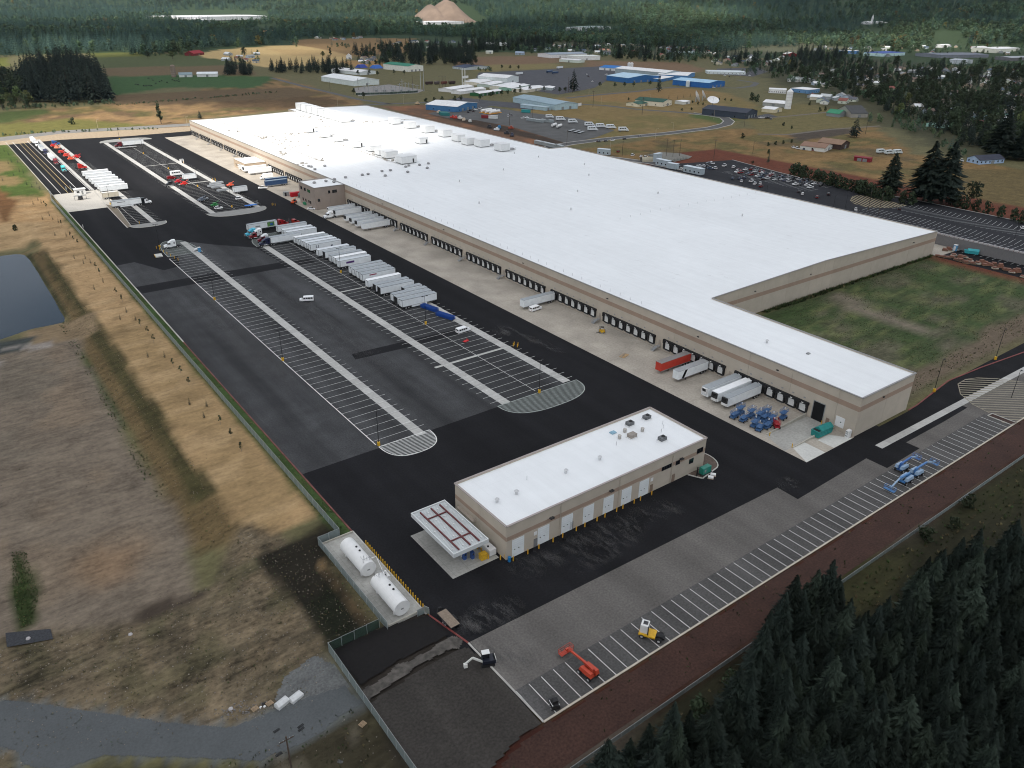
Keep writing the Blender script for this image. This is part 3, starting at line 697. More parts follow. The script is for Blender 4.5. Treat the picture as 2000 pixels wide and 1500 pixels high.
l.new(mu.outputs[0], mx.inputs['Fac']); l.new(tr.outputs[0], mx.inputs[1]); l.new(b.outputs[0], mx.inputs[2]); l.new(mx.outputs[0], n['Material Output'].inputs['Surface'])
def scuff(cx, cy, rx, ry, rot=0.0, z=.02, k=1.0):
    me = bpy.data.meshes.new('dust_scuff'); nn_ = 20
    ring = [(math.cos(2*math.pi*i/nn_), math.sin(2*math.pi*i/nn_)) for i in range(nn_)]
    c, q = math.cos(rot), math.sin(rot)
    f = lambda u, v: (cx+u*rx*c-v*ry*q, cy+u*rx*q+v*ry*c, z)
    v = [f(0,0)]+[f(u*.5,w_*.5) for u,w_ in ring]+[f(u,w_) for u,w_ in ring]
    fs = [(0,1+i,1+(i+1) % nn_) for i in range(nn_)]+[(1+i,1+nn_+i,1+nn_+(i+1) % nn_,1+(i+1) % nn_) for i in range(nn_)]
    me.from_pydata(v, [], fs); a = me.color_attributes.new('fade', 'FLOAT_COLOR', 'POINT')
    for i in range(len(v)): t = k*(1.0 if i == 0 else .75 if i <= nn_ else 0.0); a.data[i].color = (t,t,t,1)
    me.materials.append(m); tag(put('dust_scuff', me), kind='structure')
for i, x in enumerate((-112,-106,-98,-93,-88,-82,-76,-70)): scuff(x, 10.2-.3*i, 3.6, 5.5, .5, .02+.001*i, .62)
scuff(-127, 3, 9, 4.5, -.1, .03); scuff(-92, 4, 14, 3.5, .1, .031, .7); scuff(-36, -3.5, 4, 3, .2, .032, 1.0); scuff(-32, 106, 3, 14, .1, .033, .7); scuff(-36, 122, 5, 6, .3, .034, .8)
scuff(-130, -8, 4, 8, .6, .035, .9); scuff(-50, 12, 3, 3, 0, .036); scuff(-120, 170, 6, 60, 0, .037, .5); scuff(-88, 160, 6, 70, 0, .038, .4)
# ------------------------------------------------------------------ warehouse
WALL = pm('tilt_panel', (.455,.400,.330), .8, .05, .35, bump=.06, rnd=.03, var2=.04, scale2=.06)
BAND = pm('tilt_band', (.325,.235,.178), .8, .05, .35, bump=.06, rnd=.02)
OFFW = pm('office_panel', (.30,.25,.215), .8, .05, .35, bump=.06, rnd=.03)
ROOFM = pm('roof_membrane', (.745,.765,.775), .62, .02, .25, spec=.3, var2=.035, scale2=.02)
def _seams(m):
    n = m.node_tree.nodes; l = m.node_tree.links; b = n['Principled BSDF']; src = b.inputs['Base Color'].links[0].from_socket
    ge = n.new('ShaderNodeNewGeometry'); sp = n.new('ShaderNodeSeparateXYZ'); l.new(ge.outputs['Position'], sp.inputs[0]); fs = []
    for ax, st, w in (('X', 3.05, .10), ('Y', 30.5, .16)):
        d = n.new('ShaderNodeMath'); d.operation = 'DIVIDE'; d.inputs[1].default_value = st; l.new(sp.outputs[ax], d.inputs[0]); f = n.new('ShaderNodeMath'); f.operation = 'FRACT'; l.new(d.outputs[0], f.inputs[0])
        c_ = n.new('ShaderNodeMath'); c_.operation = 'LESS_THAN'; c_.inputs[1].default_value = w/st; l.new(f.outputs[0], c_.inputs[0]); fs.append(c_.outputs[0])
    mx = n.new('ShaderNodeMath'); mx.operation = 'MAXIMUM'; l.new(fs[0], mx.inputs[0]); l.new(fs[1], mx.inputs[1])
    mp = n.new('ShaderNodeMapping'); mp.inputs['Scale'].default_value = (.5,.035,1); l.new(ge.outputs['Position'], mp.inputs['Vector']); t = n.new('ShaderNodeTexNoise'); t.inputs['Scale'].default_value = 1.0; t.inputs['Detail'].default_value = 5; l.new(mp.outputs['Vector'], t.inputs['Vector'])
    r = n.new('ShaderNodeMapRange'); r.inputs['From Min'].default_value = .35; r.inputs['From Max'].default_value = .7; r.inputs['To Min'].default_value = 1.012; r.inputs['To Max'].default_value = .965; l.new(t.outputs['Fac'], r.inputs['Value'])
    k = n.new('ShaderNodeMapRange'); k.inputs['To Min'].default_value = 1; k.inputs['To Max'].default_value = .96; l.new(mx.outputs[0], k.inputs['Value']); q = n.new('ShaderNodeMath'); q.operation = 'MULTIPLY'; l.new(r.outputs['Result'], q.inputs[0]); l.new(k.outputs['Result'], q.inputs[1])
    s = n.new('ShaderNodeVectorMath'); s.operation = 'SCALE'; l.new(src, s.inputs[0]); l.new(q.outputs[0], s.inputs['Scale']); l.new(s.outputs['Vector'], b.inputs['Base Color'])
_seams(ROOFM)
TRIMM = pm('coping_grey', (.23,.225,.22), .6, .08, 1.0)
TRIMW = pm('coping_white', (.62,.61,.59), .6, .06, 1.0)
BLACK = pm('black_rubber', (.013,.013,.014), .7, .2, 3.0, coord='O')
DARK = pm('dark_steel', (.03,.03,.032), .5, .15, 2.0, coord='O')
GLASS = pm('window_glass', (.012,.014,.017), .08, .1, .5, coord='O', spec=.6)
WHITE = pm('white_metal', (.70,.70,.69), .45, .05, .7, coord='O')
GALV = pm('galvanised', (.36,.37,.38), .45, .12, 2.0, metal=.4, coord='O')
GREYP = pm('grey_paint', (.25,.26,.26), .5, .08, 1.0, coord='O')
YELL = pm('safety_yellow', (.62,.36,.02), .5, .12, 2.0, coord='O')
HB_ = 12.67
def zr(x, y): return float(np.interp(x, [0,30,102,197], [12.67,12.5,14.1,12.0]))-.35
def wallpanel(w, ht0, ht1, mats3, z1, z2, name='wall_panel', th=.25):
    s = MB(); g = .03
    q = lambda za0, za1, zb0, zb1, mi: s.add([(g,0,za0),(w-g,0,za1),(w-g,0,zb1),(g,0,zb0)], [(0,1,2,3)], mi)
    q(0,0,z1,z1,0); q(z1,z1,z2,z2,1); q(z2,z2,ht0,ht1,2)
    s.add([(g,0,0),(g,th,0),(w-g,th,0),(w-g,0,0),(g,0,ht0),(g,th,ht0),(w-g,th,ht1),(w-g,0,ht1)], [(0,4,5,1),(2,6,7,3),(4,7,6,5),(1,5,6,2)], 0)
    return s.mesh(name, mats3)
def wall_run(root, p0, p1, cuts, hfun, mats3, z1, z2, name='wall_panel', base=0.0):
    """a run of tilt-up panels from p0 to p1 with the outer face on the right-hand side of travel"""
    a = Vector(p0); d = Vector(p1)-a; L = d.length; d.normalize(); cs = [0]+sorted(c for c in cuts if 0 < c < L)+[L]; cache = {}
    for i in range(len(cs)-1):
        h0 = hfun(*(a+d*cs[i])); h1 = hfun(*(a+d*cs[i+1])); key = (round(cs[i+1]-cs[i],2), round(h0,2), round(h1,2))
        if key not in cache: cache[key] = wallpanel(cs[i+1]-cs[i], h0, h1, mats3, z1, z2, name)
        q = a+d*cs[i]; put(name, cache[key], root, (q.x, q.y, base), math.atan2(d.y, d.x))
wh = thing('warehouse', 'huge tan warehouse with a vast white roof and rows of black dock doors', 'warehouse')
M3 = [WALL, BAND, WALL]
hf = lambda x, y: zr(x, y)+.35
wall_run(wh, (0,640), (0,355), [355+9.3-355+15.866*k for k in range(40)][::1], hf, M3, 8.2, 9.8)
wall_run(wh, (0,332.2), (0,0), [332.2-(6.9+15.866*k) for k in range(20,-1,-1)], hf, M3, 8.2, 9.8)
wall_run(wh, (0,0), (29,0), [14.6], hf, M3, 8.2, 9.8)
wall_run(wh, (29,0), (29,79), [15.8*k for k in range(1,5)], hf, M3, 8.2, 9.8)
wall_run(wh, (29,79), (197,79), [15.9*k for k in range(1,11)]+[73.0], hf, M3, 7.0, 8.7)
wall_run(wh, (197,79), (197,362), [15.9*k for k in range(1,18)], hf, M3, 7.0, 8.7)
wall_run(wh, (197,362), (180,362), [], hf, M3, 7.0, 8.7)
wall_run(wh, (180,362), (180,656), [15.9*k for k in range(1,19)], hf, M3, 7.0, 8.7)
wall_run(wh, (180,656), (97,656), [15.9*k for k in range(1,6)], hf, M3, 7.0, 8.7)
wall_run(wh, (97,656), (97,640), [], hf, M3, 7.0, 8.7); wall_run(wh, (97,640), (0,640), [15.9*k for k in range(1,7)], hf, M3, 7.0, 8.7)
s = MB()
def roofpart(x0, x1, y0, y1):
    X = sorted({x0, x1}|{x for x in (30,102) if x0 < x < x1})
    for i in range(len(X)-1):
        a, b_ = X[i], X[i+1]
        s.add([(a,y0,zr(a,0)),(b_,y0,zr(b_,0)),(b_,y1,zr(b_,0)),(a,y1,zr(a,0))], [(0,1,2,3)])
roofpart(.25,28.75,.25,79); roofpart(.25,97,79,640-.25); roofpart(97,180-.25,79,656-.25); roofpart(180-.25,197-.25,79.25,362-.25)
s.build('roof', ROOFM, wh)
s = MB(); pts = [(0,640),(0,0),(29,0),(29,79),(102,79),(197,79),(197,362),(180,362),(180,656),(102,656),(97,656),(97,640),(30,640),(0,640)]
for i in range(len(pts)-1):
    a, b_ = pts[i], pts[i+1]; s.beam((*a, hf(*a)+.06), (*b_, hf(*b_)+.06), .55, .14)
s.build('coping', TRIMM, wh)
s = MB()                                                    # pale edge strip inside the parapet and membrane seams
for y in np.arange(6, 640, 15.87): s.box(.4, 28.6 if y < 79 else (96 if y > 640 else 179), y, y+.12, 0, 0)
lights = MB().box(-.45,.0,-.35,.35,-.12,.12).mesh('wall_light', DARK)
for y in (28, 60, 105, 158, 222, 285): put('wall_light', lights, wh, (0, y, 10.6))
for x in (8,): put('wall_light', lights, wh, (x+4, 0, 9.6), math.pi/2)
for x in (55, 92, 175): put('wall_light', lights, wh, (x, 79, 10.0), math.pi/2)
# dock doors: seal, leaf, bumpers
seal = MB()
for y0, y1, z0, z1 in ((-1.78,-1.22,1.05,4.35),(1.22,1.78,1.05,4.35)): seal.box(-.62,0,y0,y1,z0,z1)
seal.box(-.75,0,-1.98,1.98,3.75,4.6); seal.box(-.3,0,-1.3,1.3,.75,1.12); seal.box(-.85,-.62,-1.9,-1.2,3.2,4.4); seal.box(-.85,-.62,1.2,1.9,3.2,4.4)
seal = seal.mesh('dock_seal', BLACK)
leaf = MB(); leaf.box(-.1,0,-1.22,1.22,1.15,3.75)
for z in (1.7,2.3,2.9,3.4): leaf.box(-.125,-.1,-1.2,1.2,z,z+.04)
leaf = leaf.mesh('door_leaf', WHITE)
bump = MB().box(-.8,-.62,-.35,.35,3.95,4.25).mesh('dock_light', WHITE)
ring = MB().box(-.26,0,-.9,.9,.55,.75).mesh('bumper', GREYP)
plate = MB().box(-.05,0,-.35,.35,5.35,5.75).mesh('door_sign', GREYP)
GROUPS = [15.4+31.73*k for k in range(0, 10)]+[364.5+31.73*k for k in range(0, 9)]
DOORY = []
for g0 in GROUPS:
    for i in range(7):
        y = g0+3.967*(i+.5)
        if y > 637 or (329 < y < 357) or (458 < y < 484): continue
        DOORY.append(y)
for y in DOORY:
    o = put('dock_door', leaf, wh, (0, y, 0)); put('dock_seal', seal, o); put('bumper', ring, o); put('dock_light', bump, o); put('door_sign', plate, wh, (0, y, 0))
# drive-in door, white man-door on the near corner of the dock wall
o = put('drive_in_door', MB().box(-.06,0,10.4,14.0,0,5.9).mesh('drive_in_door', pm('black_opening', (.006,.006,.007), .9, .1)), wh)  # black sheet stands for the shade inside the doorway
s = MB(); s.box(-.12,0,10.15,10.38,0,6.1); s.box(-.12,0,14.02,14.25,0,6.1); s.box(-.12,0,10.15,14.25,5.92,6.15); s.build('door_frame', GREYP, o)
o = put('raised_door', MB().box(-.14,0,3.5,6.3,1.2,4.4).mesh('raised_door', WHITE), wh); MB().box(-.18,-.14,4.4,4.8,2.7,3.0).build('handle', BLACK, o)
o = put('man_door', MB().box(-.08,0,8.2,9.3,0,2.3).mesh('man_door', pm('door_brown', (.22,.16,.12), .6, .1, coord='O')), wh); MB().box(-.12,-.08,8.35,8.5,1.0,1.15).build('handle', BLACK, o)
# rooftop units, hoods, pipes
UW = pm('unit_white', (.68,.69,.69), .5, .03, .6, coord='O')
def roof_unit(x, y, w, d, h, door=False, kit=True, two=False):
    z = zr(x, y)+.3
    s = MB(); s.box(-w/2,w/2,-d/2,d/2,.35,h)
    for q in range(1, int(d//2.4)): s.box(-w/2-.04,-w/2,-d/2+q*2.4,-d/2+q*2.4+.06,.4,h-.05)
    for q in range(1, int(w//2.4)): s.box(-w/2+q*2.4,-w/2+q*2.4+.06,-d/2-.04,-d/2,.4,h-.05)
    o = s.build('rooftop_unit', UW, wh, (x, y, z))
    MB().box(-w/2+.2,w/2-.2,-d/2+.2,d/2-.2,0,.35).build('unit_curb', GREYP, o)
    MB().box(-w/2-.12,w/2+.12,-d/2-.12,d/2+.12,h,h+.15).build('unit_cap', UW, o)
    if door: MB().box(-w/2+w*.72,-w/2+w*.72+1.1,-d/2-.1,-d/2-.04,.4,2.9).build('unit_door', DARK, o)
    if kit:
        s = MB()
        for k in range(4): s.box(w/2+.2+k*1.1,w/2+1.0+k*1.1,-d/2+.3,-d/2+1.6,.2,1.7-.25*(k % 2))
        s.beam((w/2,-d/2+.2,.5),(w/2+5,-d/2+.2,.5),.18); s.beam((w/2,-d/2+2,1.9),(w/2+5,-d/2+2,1.9),.12); s.beam((w/2+5,-d/2+.2,0),(w/2+5,-d/2+.2,1.9),.12)
        s.build('unit_gear', pm('unit_gear_grey', (.34,.34,.34), .6, .3, 2.0, coord='O'), o)
for y in (645,632,619,606.5,592.5,580,567.5,555.5): roof_unit(106.5, y, 8.5, 10.0, 6.0, kit=(y == 555.5))
for a in ((60.5,523,7.5,8.5,5.2,1,0),(61,494,6.5,7.0,3.8,0,1),(61,470,5.5,6,3.8,0,1),(62,440,6.5,7,4.4,1,0),(65,420,9.5,7.5,3.6,0,0),(63,403,8.5,7,3.4,0,0),(62,391,9,8,4.4,0,1),(62.5,369,11.5,9,4.6,1,0),
          (140.5,526,7.5,8,4.8,0,1),(140,498.5,8,7.5,4.8,0,1),(140.5,471,9,8,5,0,1),(142,446.5,8.5,8.5,5,0,1),(107.5,425,7.5,8,4.2,1,0),(138.5,422,7,9,4.8,0,1),(136.5,405,8,8,4.8,0,0),(140.5,393,8.5,8.5,5,0,1),(143,371,8,9,5,0,1)):
    roof_unit(*a[:5], door=bool(a[5]), kit=bool(a[6]))
hood = MB(); hood.cyl((0,0,0),(0,0,.55),.75,10); hood.dome((0,0,.55),1.15,10,3,.75); hood = hood.mesh('roof_vent', pm('vent_grey', (.25,.25,.255), .6, .15, 2.0, coord='O'))
for x, y in ((4.2,393.6),(5.1,391.5),(3.5,382.2),(13.4,389.2),(9,349.3),(1.0,347.9),(-2.5,341.1),(-5.5,345.7),(-13,345.5),(21.1,350.8),(25.2,351),(36.3,353.6),(41.9,352.8),(31.9,341),(55,356.2),(58.5,358.4),(48.1,341.6),(65,355.7),(64.1,344.3),(71.9,355.9)):
    put('roof_vent', hood, wh, (x, y, zr(max(x,0),y)), scale_ := 0) if False else put('roof_vent', hood, wh, (x, y, zr(max(x,0), y)))
cap = MB(); cap.cyl((0,0,0),(0,0,.9),.35,8); cap.cyl((0,0,.9),(0,0,1.3),.6,8,0,.25); cap = cap.mesh('vent_cap', pm('vent_white', (.55,.56,.57), .5, .1, 2.0, coord='O'))
for x, y in ((137.4,270.2),(137.1,210.6),(70.7,209.5),(136.4,150.4),(149.7,336.6),(143.7,356.7),(11.2,40.9),(99.4,237.3),(60,300),(100,310),(40,250),(160,300)): put('vent_cap', cap, wh, (x, y, zr(x,y)))
put('roof_hatch', MB().box(-.6,.6,-.45,.45,0,.35).mesh('roof_hatch', GREYP), wh, (14.9, 27.8, zr(15,0)))
post = MB().cyl((0,0,0),(0,0,1.15),.055,6).mesh('vent_pipe', pm('pipe_grey', (.36,.365,.37), .6, .1, coord='O'))
for x, y in [(4.5-.04*i, 336.5-5.6*i) for i in range(45)]+[(77.9+7.45*i, 180+.2*i) for i in range(16)]: put('vent_pipe', post, wh, (x, y, zr(x,y)))
PIPE = pm('gas_pipe', (.33,.30,.265), .6, .3, 1.0)
def pipe_run(pts, kind='gas_line', w=.22):
    s = MB()
    for i in range(len(pts)-1):
        a, b_ = pts[i], pts[i+1]; L = math.dist(a, b_); k = max(1, int(L/12)); 
        for j in range(k):
            p = [a[t]+(b_[t]-a[t])*j/k for t in (0,1)]; q = [a[t]+(b_[t]-a[t])*(j+1)/k for t in (0,1)]
            s.beam((*p, zr(*p)+.5), (*q, zr(*q)+.5), w); s.box(p[0]-.25,p[0]+.25,p[1]-.25,p[1]+.25,zr(*p),zr(*p)+.4)
    s.build(kind, PIPE, wh)
pipe_run([(19.5,636),(19,470),(18.3,414)]); pipe_run([(56.5,523),(56,465),(55.7,421),(56,372)]); pipe_run([(57,523),(30,523),(19.5,521)]); pipe_run([(73,540),(110,533),(146,546),(176,544)]); pipe_run([(112,546),(60,535)])
r_ = random.Random(5); s = MB()                              # materials left on the far roof by the roofers
for cx, cy, k, sp in ((22,520,16,7),(12,560,8,6),(30,500,8,8),(8,450,12,5),(25,470,8,8),(20,410,8,6),(58,384,10,4),(6,405,10,4),(60,410,8,4),(88,600,10,8),(95,575,8,6),(96,640,4,4),(45,522,12,7),(125,545,6,4)):
    for _ in range(k):
        x = cx+r_.gauss(0,sp*.5); y = cy+r_.gauss(0,sp*.7); x = min(max(x,1.5),175); z = zr(x,y); w = r_.uniform(.4,1.6); d = r_.uniform(.3,2.2)
        s.box(x-w/2,x+w/2,y-d/2,y+d/2,z,z+r_.uniform(.15,.9))
o = s.build('roofing_material', pm('clutter', (.32,.30,.27), .8, .5, .7), wh); o['kind'] = 'stuff'
s = MB()
for _ in range(260):                                         # short puddle marks on the membrane
    x = r_.uniform(5,190); y = r_.uniform(85,350); z = zr(x,y)+.012
    s.strip((x,y),(x+r_.uniform(-.2,.2),y+r_.uniform(.6,3.2)),r_.uniform(.06,.22),z) if zr(x,y) == zr(x+.1,y) else None
for _ in range(240):
    x = r_.choice([r_.uniform(3,100), r_.uniform(104,190)]); y = r_.uniform(85,350); L = r_.uniform(.5,3.5); w = r_.uniform(.05,.2)
    s.add([(x,y,zr(x,0)+.012),(x+L*.3,y-L,zr(x+L*.3,0)+.012),(x+L*.3+w,y-L,zr(x+L*.3+w,0)+.012),(x+w,y,zr(x+w,0)+.012)], [(0,1,2,3)])
o = s.build('water_mark', pm('water_mark', (.48,.48,.48), .6, .2, 1.0), wh); o['kind'] = 'stuff'

def window(parent, x0, x1, y0, y1, z0, z1, mull=0, frame=DARK, glass=None, axis='y'):
    """a window set 6 cm proud of a wall; axis is the wall's direction"""
    g = glass or GLASS; s = MB(); f = .07
    if axis == 'y':
        s.box(x0-.06,x0,y0,y1,z0,z0+f); s.box(x0-.06,x0,y0,y1,z1-f,z1); n_ = mull+1
        for i in range(n_+1): y = y0+(y1-y0)*i/n_; s.box(x0-.06,x0,max(y0,y-f/2),min(y1,y+f/2),z0+f,z1-f)
        o = s.build('window', frame, parent); MB().box(x0-.03,x0-.01,y0+f,y1-f,z0+f,z1-f).build('pane', g, o)
    else:
        s.box(x0,x1,y0-.06,y0,z0,z0+f); s.box(x0,x1,y0-.06,y0,z1-f,z1); n_ = mull+1
        for i in range(n_+1): x = x0+(x1-x0)*i/n_; s.box(max(x0,x-f/2),min(x1,x+f/2),y0-.06,y0,z0+f,z1-f)
        o = s.build('window', frame, parent); MB().box(x0+f,x1-f,y0-.03,y0-.01,z0+f,z1-f).build('pane', g, o)
    return o
MO = [OFFW, OFFW, OFFW]
of = thing('dock_office', 'brown two storey office block jutting from the dock wall with small dark windows', 'office')
h12 = lambda x, y: 12.7
wall_run(of, (-19,355), (-19,332.3), [7.6,15.2], h12, MO, 6, 8); wall_run(of, (-19,332.3), (0,332.3), [9.5], h12, MO, 6, 8); wall_run(of, (0,355), (-19,355), [9.5], h12, MO, 6, 8)
MB().add([(-18.7,332.6,12.4),(.2,332.6,12.34),(.2,354.7,12.34),(-18.7,354.7,12.4)], [(0,1,2,3)]).build('roof', ROOFM, of)
s = MB()
for a, b_ in (((-19,355),(-19,332.3)),((-19,332.3),(0,332.3)),((0,355),(-19,355))): s.beam((*a,12.76),(*b_,12.76),.5,.14)
s.build('coping', TRIMM, of)
GRN = pm('green_pane', (.03,.12,.05), .2, .2, 1.0, coord='O')
window(of,-19,0,350.0,352.6,8.6,10.4,1); window(of,-19,0,345.0,347.6,8.6,10.4,1); window(of,-19,0,338.5,342.6,8.6,10.4,2,glass=GRN)
for y in (349.5,345.6,341.0,338.6): window(of,-19,0,y,y+1.5,2.2,3.9)
window(of,-10.6,-9.3,332.3,0,8.6,10.3,0,axis='x'); window(of,-8.0,-5.0,332.3,0,8.6,10.3,1,axis='x'); window(of,-17.4,-16.0,332.3,0,4.6,6.3,0,axis='x')
so = thing('guard_office', 'small single storey tan block against the far dock wall', 'office')
s = MB(); s.box(-15.5,-.3,460,483,0,5.6); s.build('wall', pm('tan_block', (.42,.33,.24), .8, .06, .4), so)
s = MB(); s.box(-15.3,-.3,460.2,482.8,5.6,5.75); s.build('roof', ROOFM, so)
s = MB()
for a, b_ in (((-15.5,483),(-15.5,460)),((-15.5,460),(-.3,460))): s.beam((*a,5.72),(*b_,5.72),.4,.3)
s.build('coping', pm('coping_tan', (.46,.40,.33), .7, .06), so); MB().box(-6,-4.2,469,471,5.75,6.6).build('rooftop_unit', WHITE, so)
for y in (478,474,468,463): window(so,-15.5,0,y,y+1.3,1.6,3.2)
# stairs in the gaps between dock groups
def make_stairs():
    t = thing('dock_stairs', '', 'stairs'); s = MB()
    for i in range(6): s.box(-1.9-.3*(6-i),-1.9-.3*(5-i),-.65,.65,.2*i,.2*(i+1))
    s.box(-1.9,0,-.65,.65,1.15,1.25); s.build('steps', GALV, t)
    for q in (-.7,.7):
        r = MB(); r.beam((-3.7,q,.9),(-1.9,q,2.15),.06); r.beam((-1.9,q,2.15),(0,q,2.15),.06); r.beam((-3.7,q,0),(-3.7,q,.9),.06); r.beam((-1.9,q,0),(-1.9,q,2.15),.06); r.beam((-.1,q,1.2),(-.1,q,2.15),.05); r.beam((-3.7,q,.5),(-1.9,q,1.7),.05); r.build('railing', GALV, t)
    MB().box(-.09,0,-.5,.5,1.25,3.4).build('door', pm('door_tan', (.36,.31,.26), .6, .1, coord='O'), t); return t
st = make_stairs(); gaps = [g-1.98 for g in GROUPS[1:10]]+[g-1.98 for g in GROUPS[11:]]
ordn = ['nearest the drive-in door','second from the drive-in door','third from the drive-in door','fourth from the drive-in door','fifth from the drive-in door','sixth from the drive-in door','seventh from the drive-in door','eighth from the drive-in door','just short of the brown office']
first = True
for i, y in enumerate(gaps):
    if 455 < y < 486: continue
    lab = ('grey steel stairs at the dock wall, '+ordn[i]) if i < 9 else 'grey steel stairs on the far dock wall, '+ORD[i-9]+' beyond the brown office'
    if first: st.location = (0,y,0); st['label'] = lab; st['group'] = 'stairs between dock door groups'; first = False
    else: copy_tree(st, (0,y,0), 0, lab, 'stairs between dock door groups' if i < 9 else 'stairs on the far dock wall')
# screen wall beside the truck court
sw = thing('screen_wall', 'long grey corrugated screen wall with white cap blocks beyond the grass court', 'wall')
MB().box(218.0,218.5,-60,92.0,0,5.2).build('panel', pm('screen_grey', (.17,.165,.165), .8, .12, .5, stretch=(1,8,1)), sw)
capm = MB().box(-.45,.45,.03,2.0,0,.75).mesh('cap_block', pm('cap_pale', (.40,.38,.38), .8, .1))
for i in range(58): put('cap_block', capm, sw, (218.25, 91.8-2.4*(i+1), 5.2))
capd = MB()
for i in range(58): capd.box(217.9,218.6,91.8-2.4*(i+1)+2.02,91.8-2.4*i,5.2,5.65)
capd.build('cap_bed', pm('cap_rust', (.20,.12,.11), .8, .1), sw)

# ------------------------------------------------------------------ maintenance building
mb = thing('maintenance_building', 'long low tan service building with white roof and seven pale roller doors', 'building')
hs = lambda x, y: 9.2
MM = [WALL, BAND, WALL]; X0, X1, Y0, Y1 = -114.0, -48.2, 14.7, 35.5
wall_run(mb, (X0,Y0), (X1,Y0), [15.8,34.5,53.2], hs, MM, 5.1, 6.2); wall_run(mb, (X1,Y0), (X1,Y1), [10.4], hs, MM, 5.1, 6.2)
wall_run(mb, (X1,Y1), (X0,Y1), [16.4,32.9,49.4], hs, MM, 5.1, 6.2); wall_run(mb, (X0,Y1), (X0,Y0), [10.4], hs, MM, 5.1, 6.2)
MB().add([(X0+.25,Y0+.25,8.85),(X1-.25,Y0+.25,8.85),(X1-.25,Y1-.25,8.85),(X0+.25,Y1-.25,8.85)], [(0,1,2,3)]).build('roof', ROOFM, mb)
s = MB()
for a, b_ in (((X0,Y0),(X1,Y0)),((X1,Y0),(X1,Y1)),((X1,Y1),(X0,Y1)),((X0,Y1),(X0,Y0))): s.beam((*a,9.26),(*b_,9.26),.5,.14)
s.build('coping', pm('coping_pink', (.33,.29,.27), .7, .06), mb)
rib = MB(); rib.box(0,3.4,-.06,0,0,4.7)
for k in range(1,8): rib.box(.02,3.38,-.085,-.06,k*.58,k*.58+.04)
rib = rib.mesh('roller_door', pm('roller_pale', (.68,.71,.72), .5, .05, .6, coord='O'))
vis = MB().box(.6,.9,-.1,-.085,1.9,2.1).box(1.7,2.0,-.1,-.085,1.9,2.1).mesh('door_pane', GLASS)
for x in (-112.4,-105.1,-98.0,-91.3,-84.8,-78.7,-72.6):
    o = put('roller_door', rib, mb, (x, Y0, .05)); put('door_pane', vis, o)
BOLL = MB().cyl((0,0,0),(0,0,1.15),.14,8).dome((0,0,1.15),.14,8,2).mesh('bollard', YELL)
lab_d = ['the far right','the left of centre','the middle']
for i, x in enumerate((-106.2,-95.4,-68.6)):
    MB().box(x,x+1.1,-.06+Y0,Y0,0,2.3).build('man_door', pm('door_grey', (.18,.18,.18), .6, .1, coord='O') if i != 2 else MATS['door_brown'], mb)
for x in (-106.2,-95.4,-68.6): MB().box(x,x+.9,Y0-.04,Y0,3.3,4.3).build('door_sign', WHITE, mb)
window(mb,-64.8,-61.2,Y0,0,5.0,6.2,3,axis='x'); window(mb,-59.6,-58.0,Y0,0,4.8,6.1,0,axis='x'); window(mb,-54.3,-52.6,Y0,0,3.2,4.7,0,axis='x'); window(mb,-51.6,-49.2,Y0,0,5.4,6.9,1,axis='x')
MB().box(-60.5,-59.4,Y0-.06,Y0,0,2.3).build('man_door', MATS['door_brown'], mb)
wl = MB().box(-.55,.55,-.75,0,-.1,.14).mesh('wall_light', DARK)
for x in (-101.3,-82.6,-57.8): put('wall_light', wl, mb, (x, Y0, 6.35))
for x in (-98.6,-79.9,-61.1): MB().cyl((x,Y0-.1,0),(x,Y0-.1,8.4),.07,6).build('downpipe', WALL, mb)
window(mb,X0,0,28.5,33.5,3.1,3.16,0) if False else None
MB().box(X0-.9,X0,26.5,33.8,3.6,3.75).add([(X0-.9,26.5,3.75),(X0,26.5,4.6),(X0,26.7,4.6),(X0-.9,26.7,3.75)], [(0,1,2,3)]).build('awning', pm('awning_tan', (.36,.31,.26), .7, .1), mb)
for x, y in ((-110,23.8),(-104.4,23.8),(-89.2,23.9),(-78.3,23.6)): put('vent_cap', cap, mb, (x, y, 8.85))
for x, y in ((-59.7,31.9),(-53.4,31.7),(-58.4,21.1)):
    s = MB(); s.box(-1.0,1.0,-.75,.75,.25,1.15); o = s.build('rooftop_unit', pm('unit_dark', (.11,.115,.12), .5, .15, 1.5, coord='O'), mb, (x,y,8.85)); MB().cyl((.3,0,1.15),(.3,0,1.3),.5,10).build('fan', BLACK, o); MB().box(-1.2,1.2,-.95,.95,0,.25).build('unit_curb', UW, o)
s = MB(); s.box(-1.1,1.1,-.8,.8,.25,1.2); o = s.build('rooftop_unit', pm('unit_brown', (.27,.24,.21), .6, .15, 1.5, coord='O'), mb, (-63.8,26.9,8.85))
MB().box(-1.3,1.3,-1,1,0,.25).build('unit_curb', UW, o)
MB().box(-.8,.8,-.6,.6,0,.3).build('skylight', pm('skylight_blue', (.22,.38,.48), .2, .05), mb, (-66.3,31.5,8.85))
for x, y in ((-63.5,29.9),(-67,28.3),(-59.3,27.5)): MB().box(-.35,.35,-.3,.3,0,.8).cyl((0,0,.8),(0,0,1.1),.5,8).build('exhaust_fan', pm('fan_pale', (.42,.40,.37), .6, .2, 2.0, coord='O'), mb, (x,y,8.85))
for x, y in ((-53.5,25.4),(-70,26.3),(-98.8,27.1),(-55.5,24.2),(-52,27)): put('vent_pipe', post, mb, (x,y,8.85))

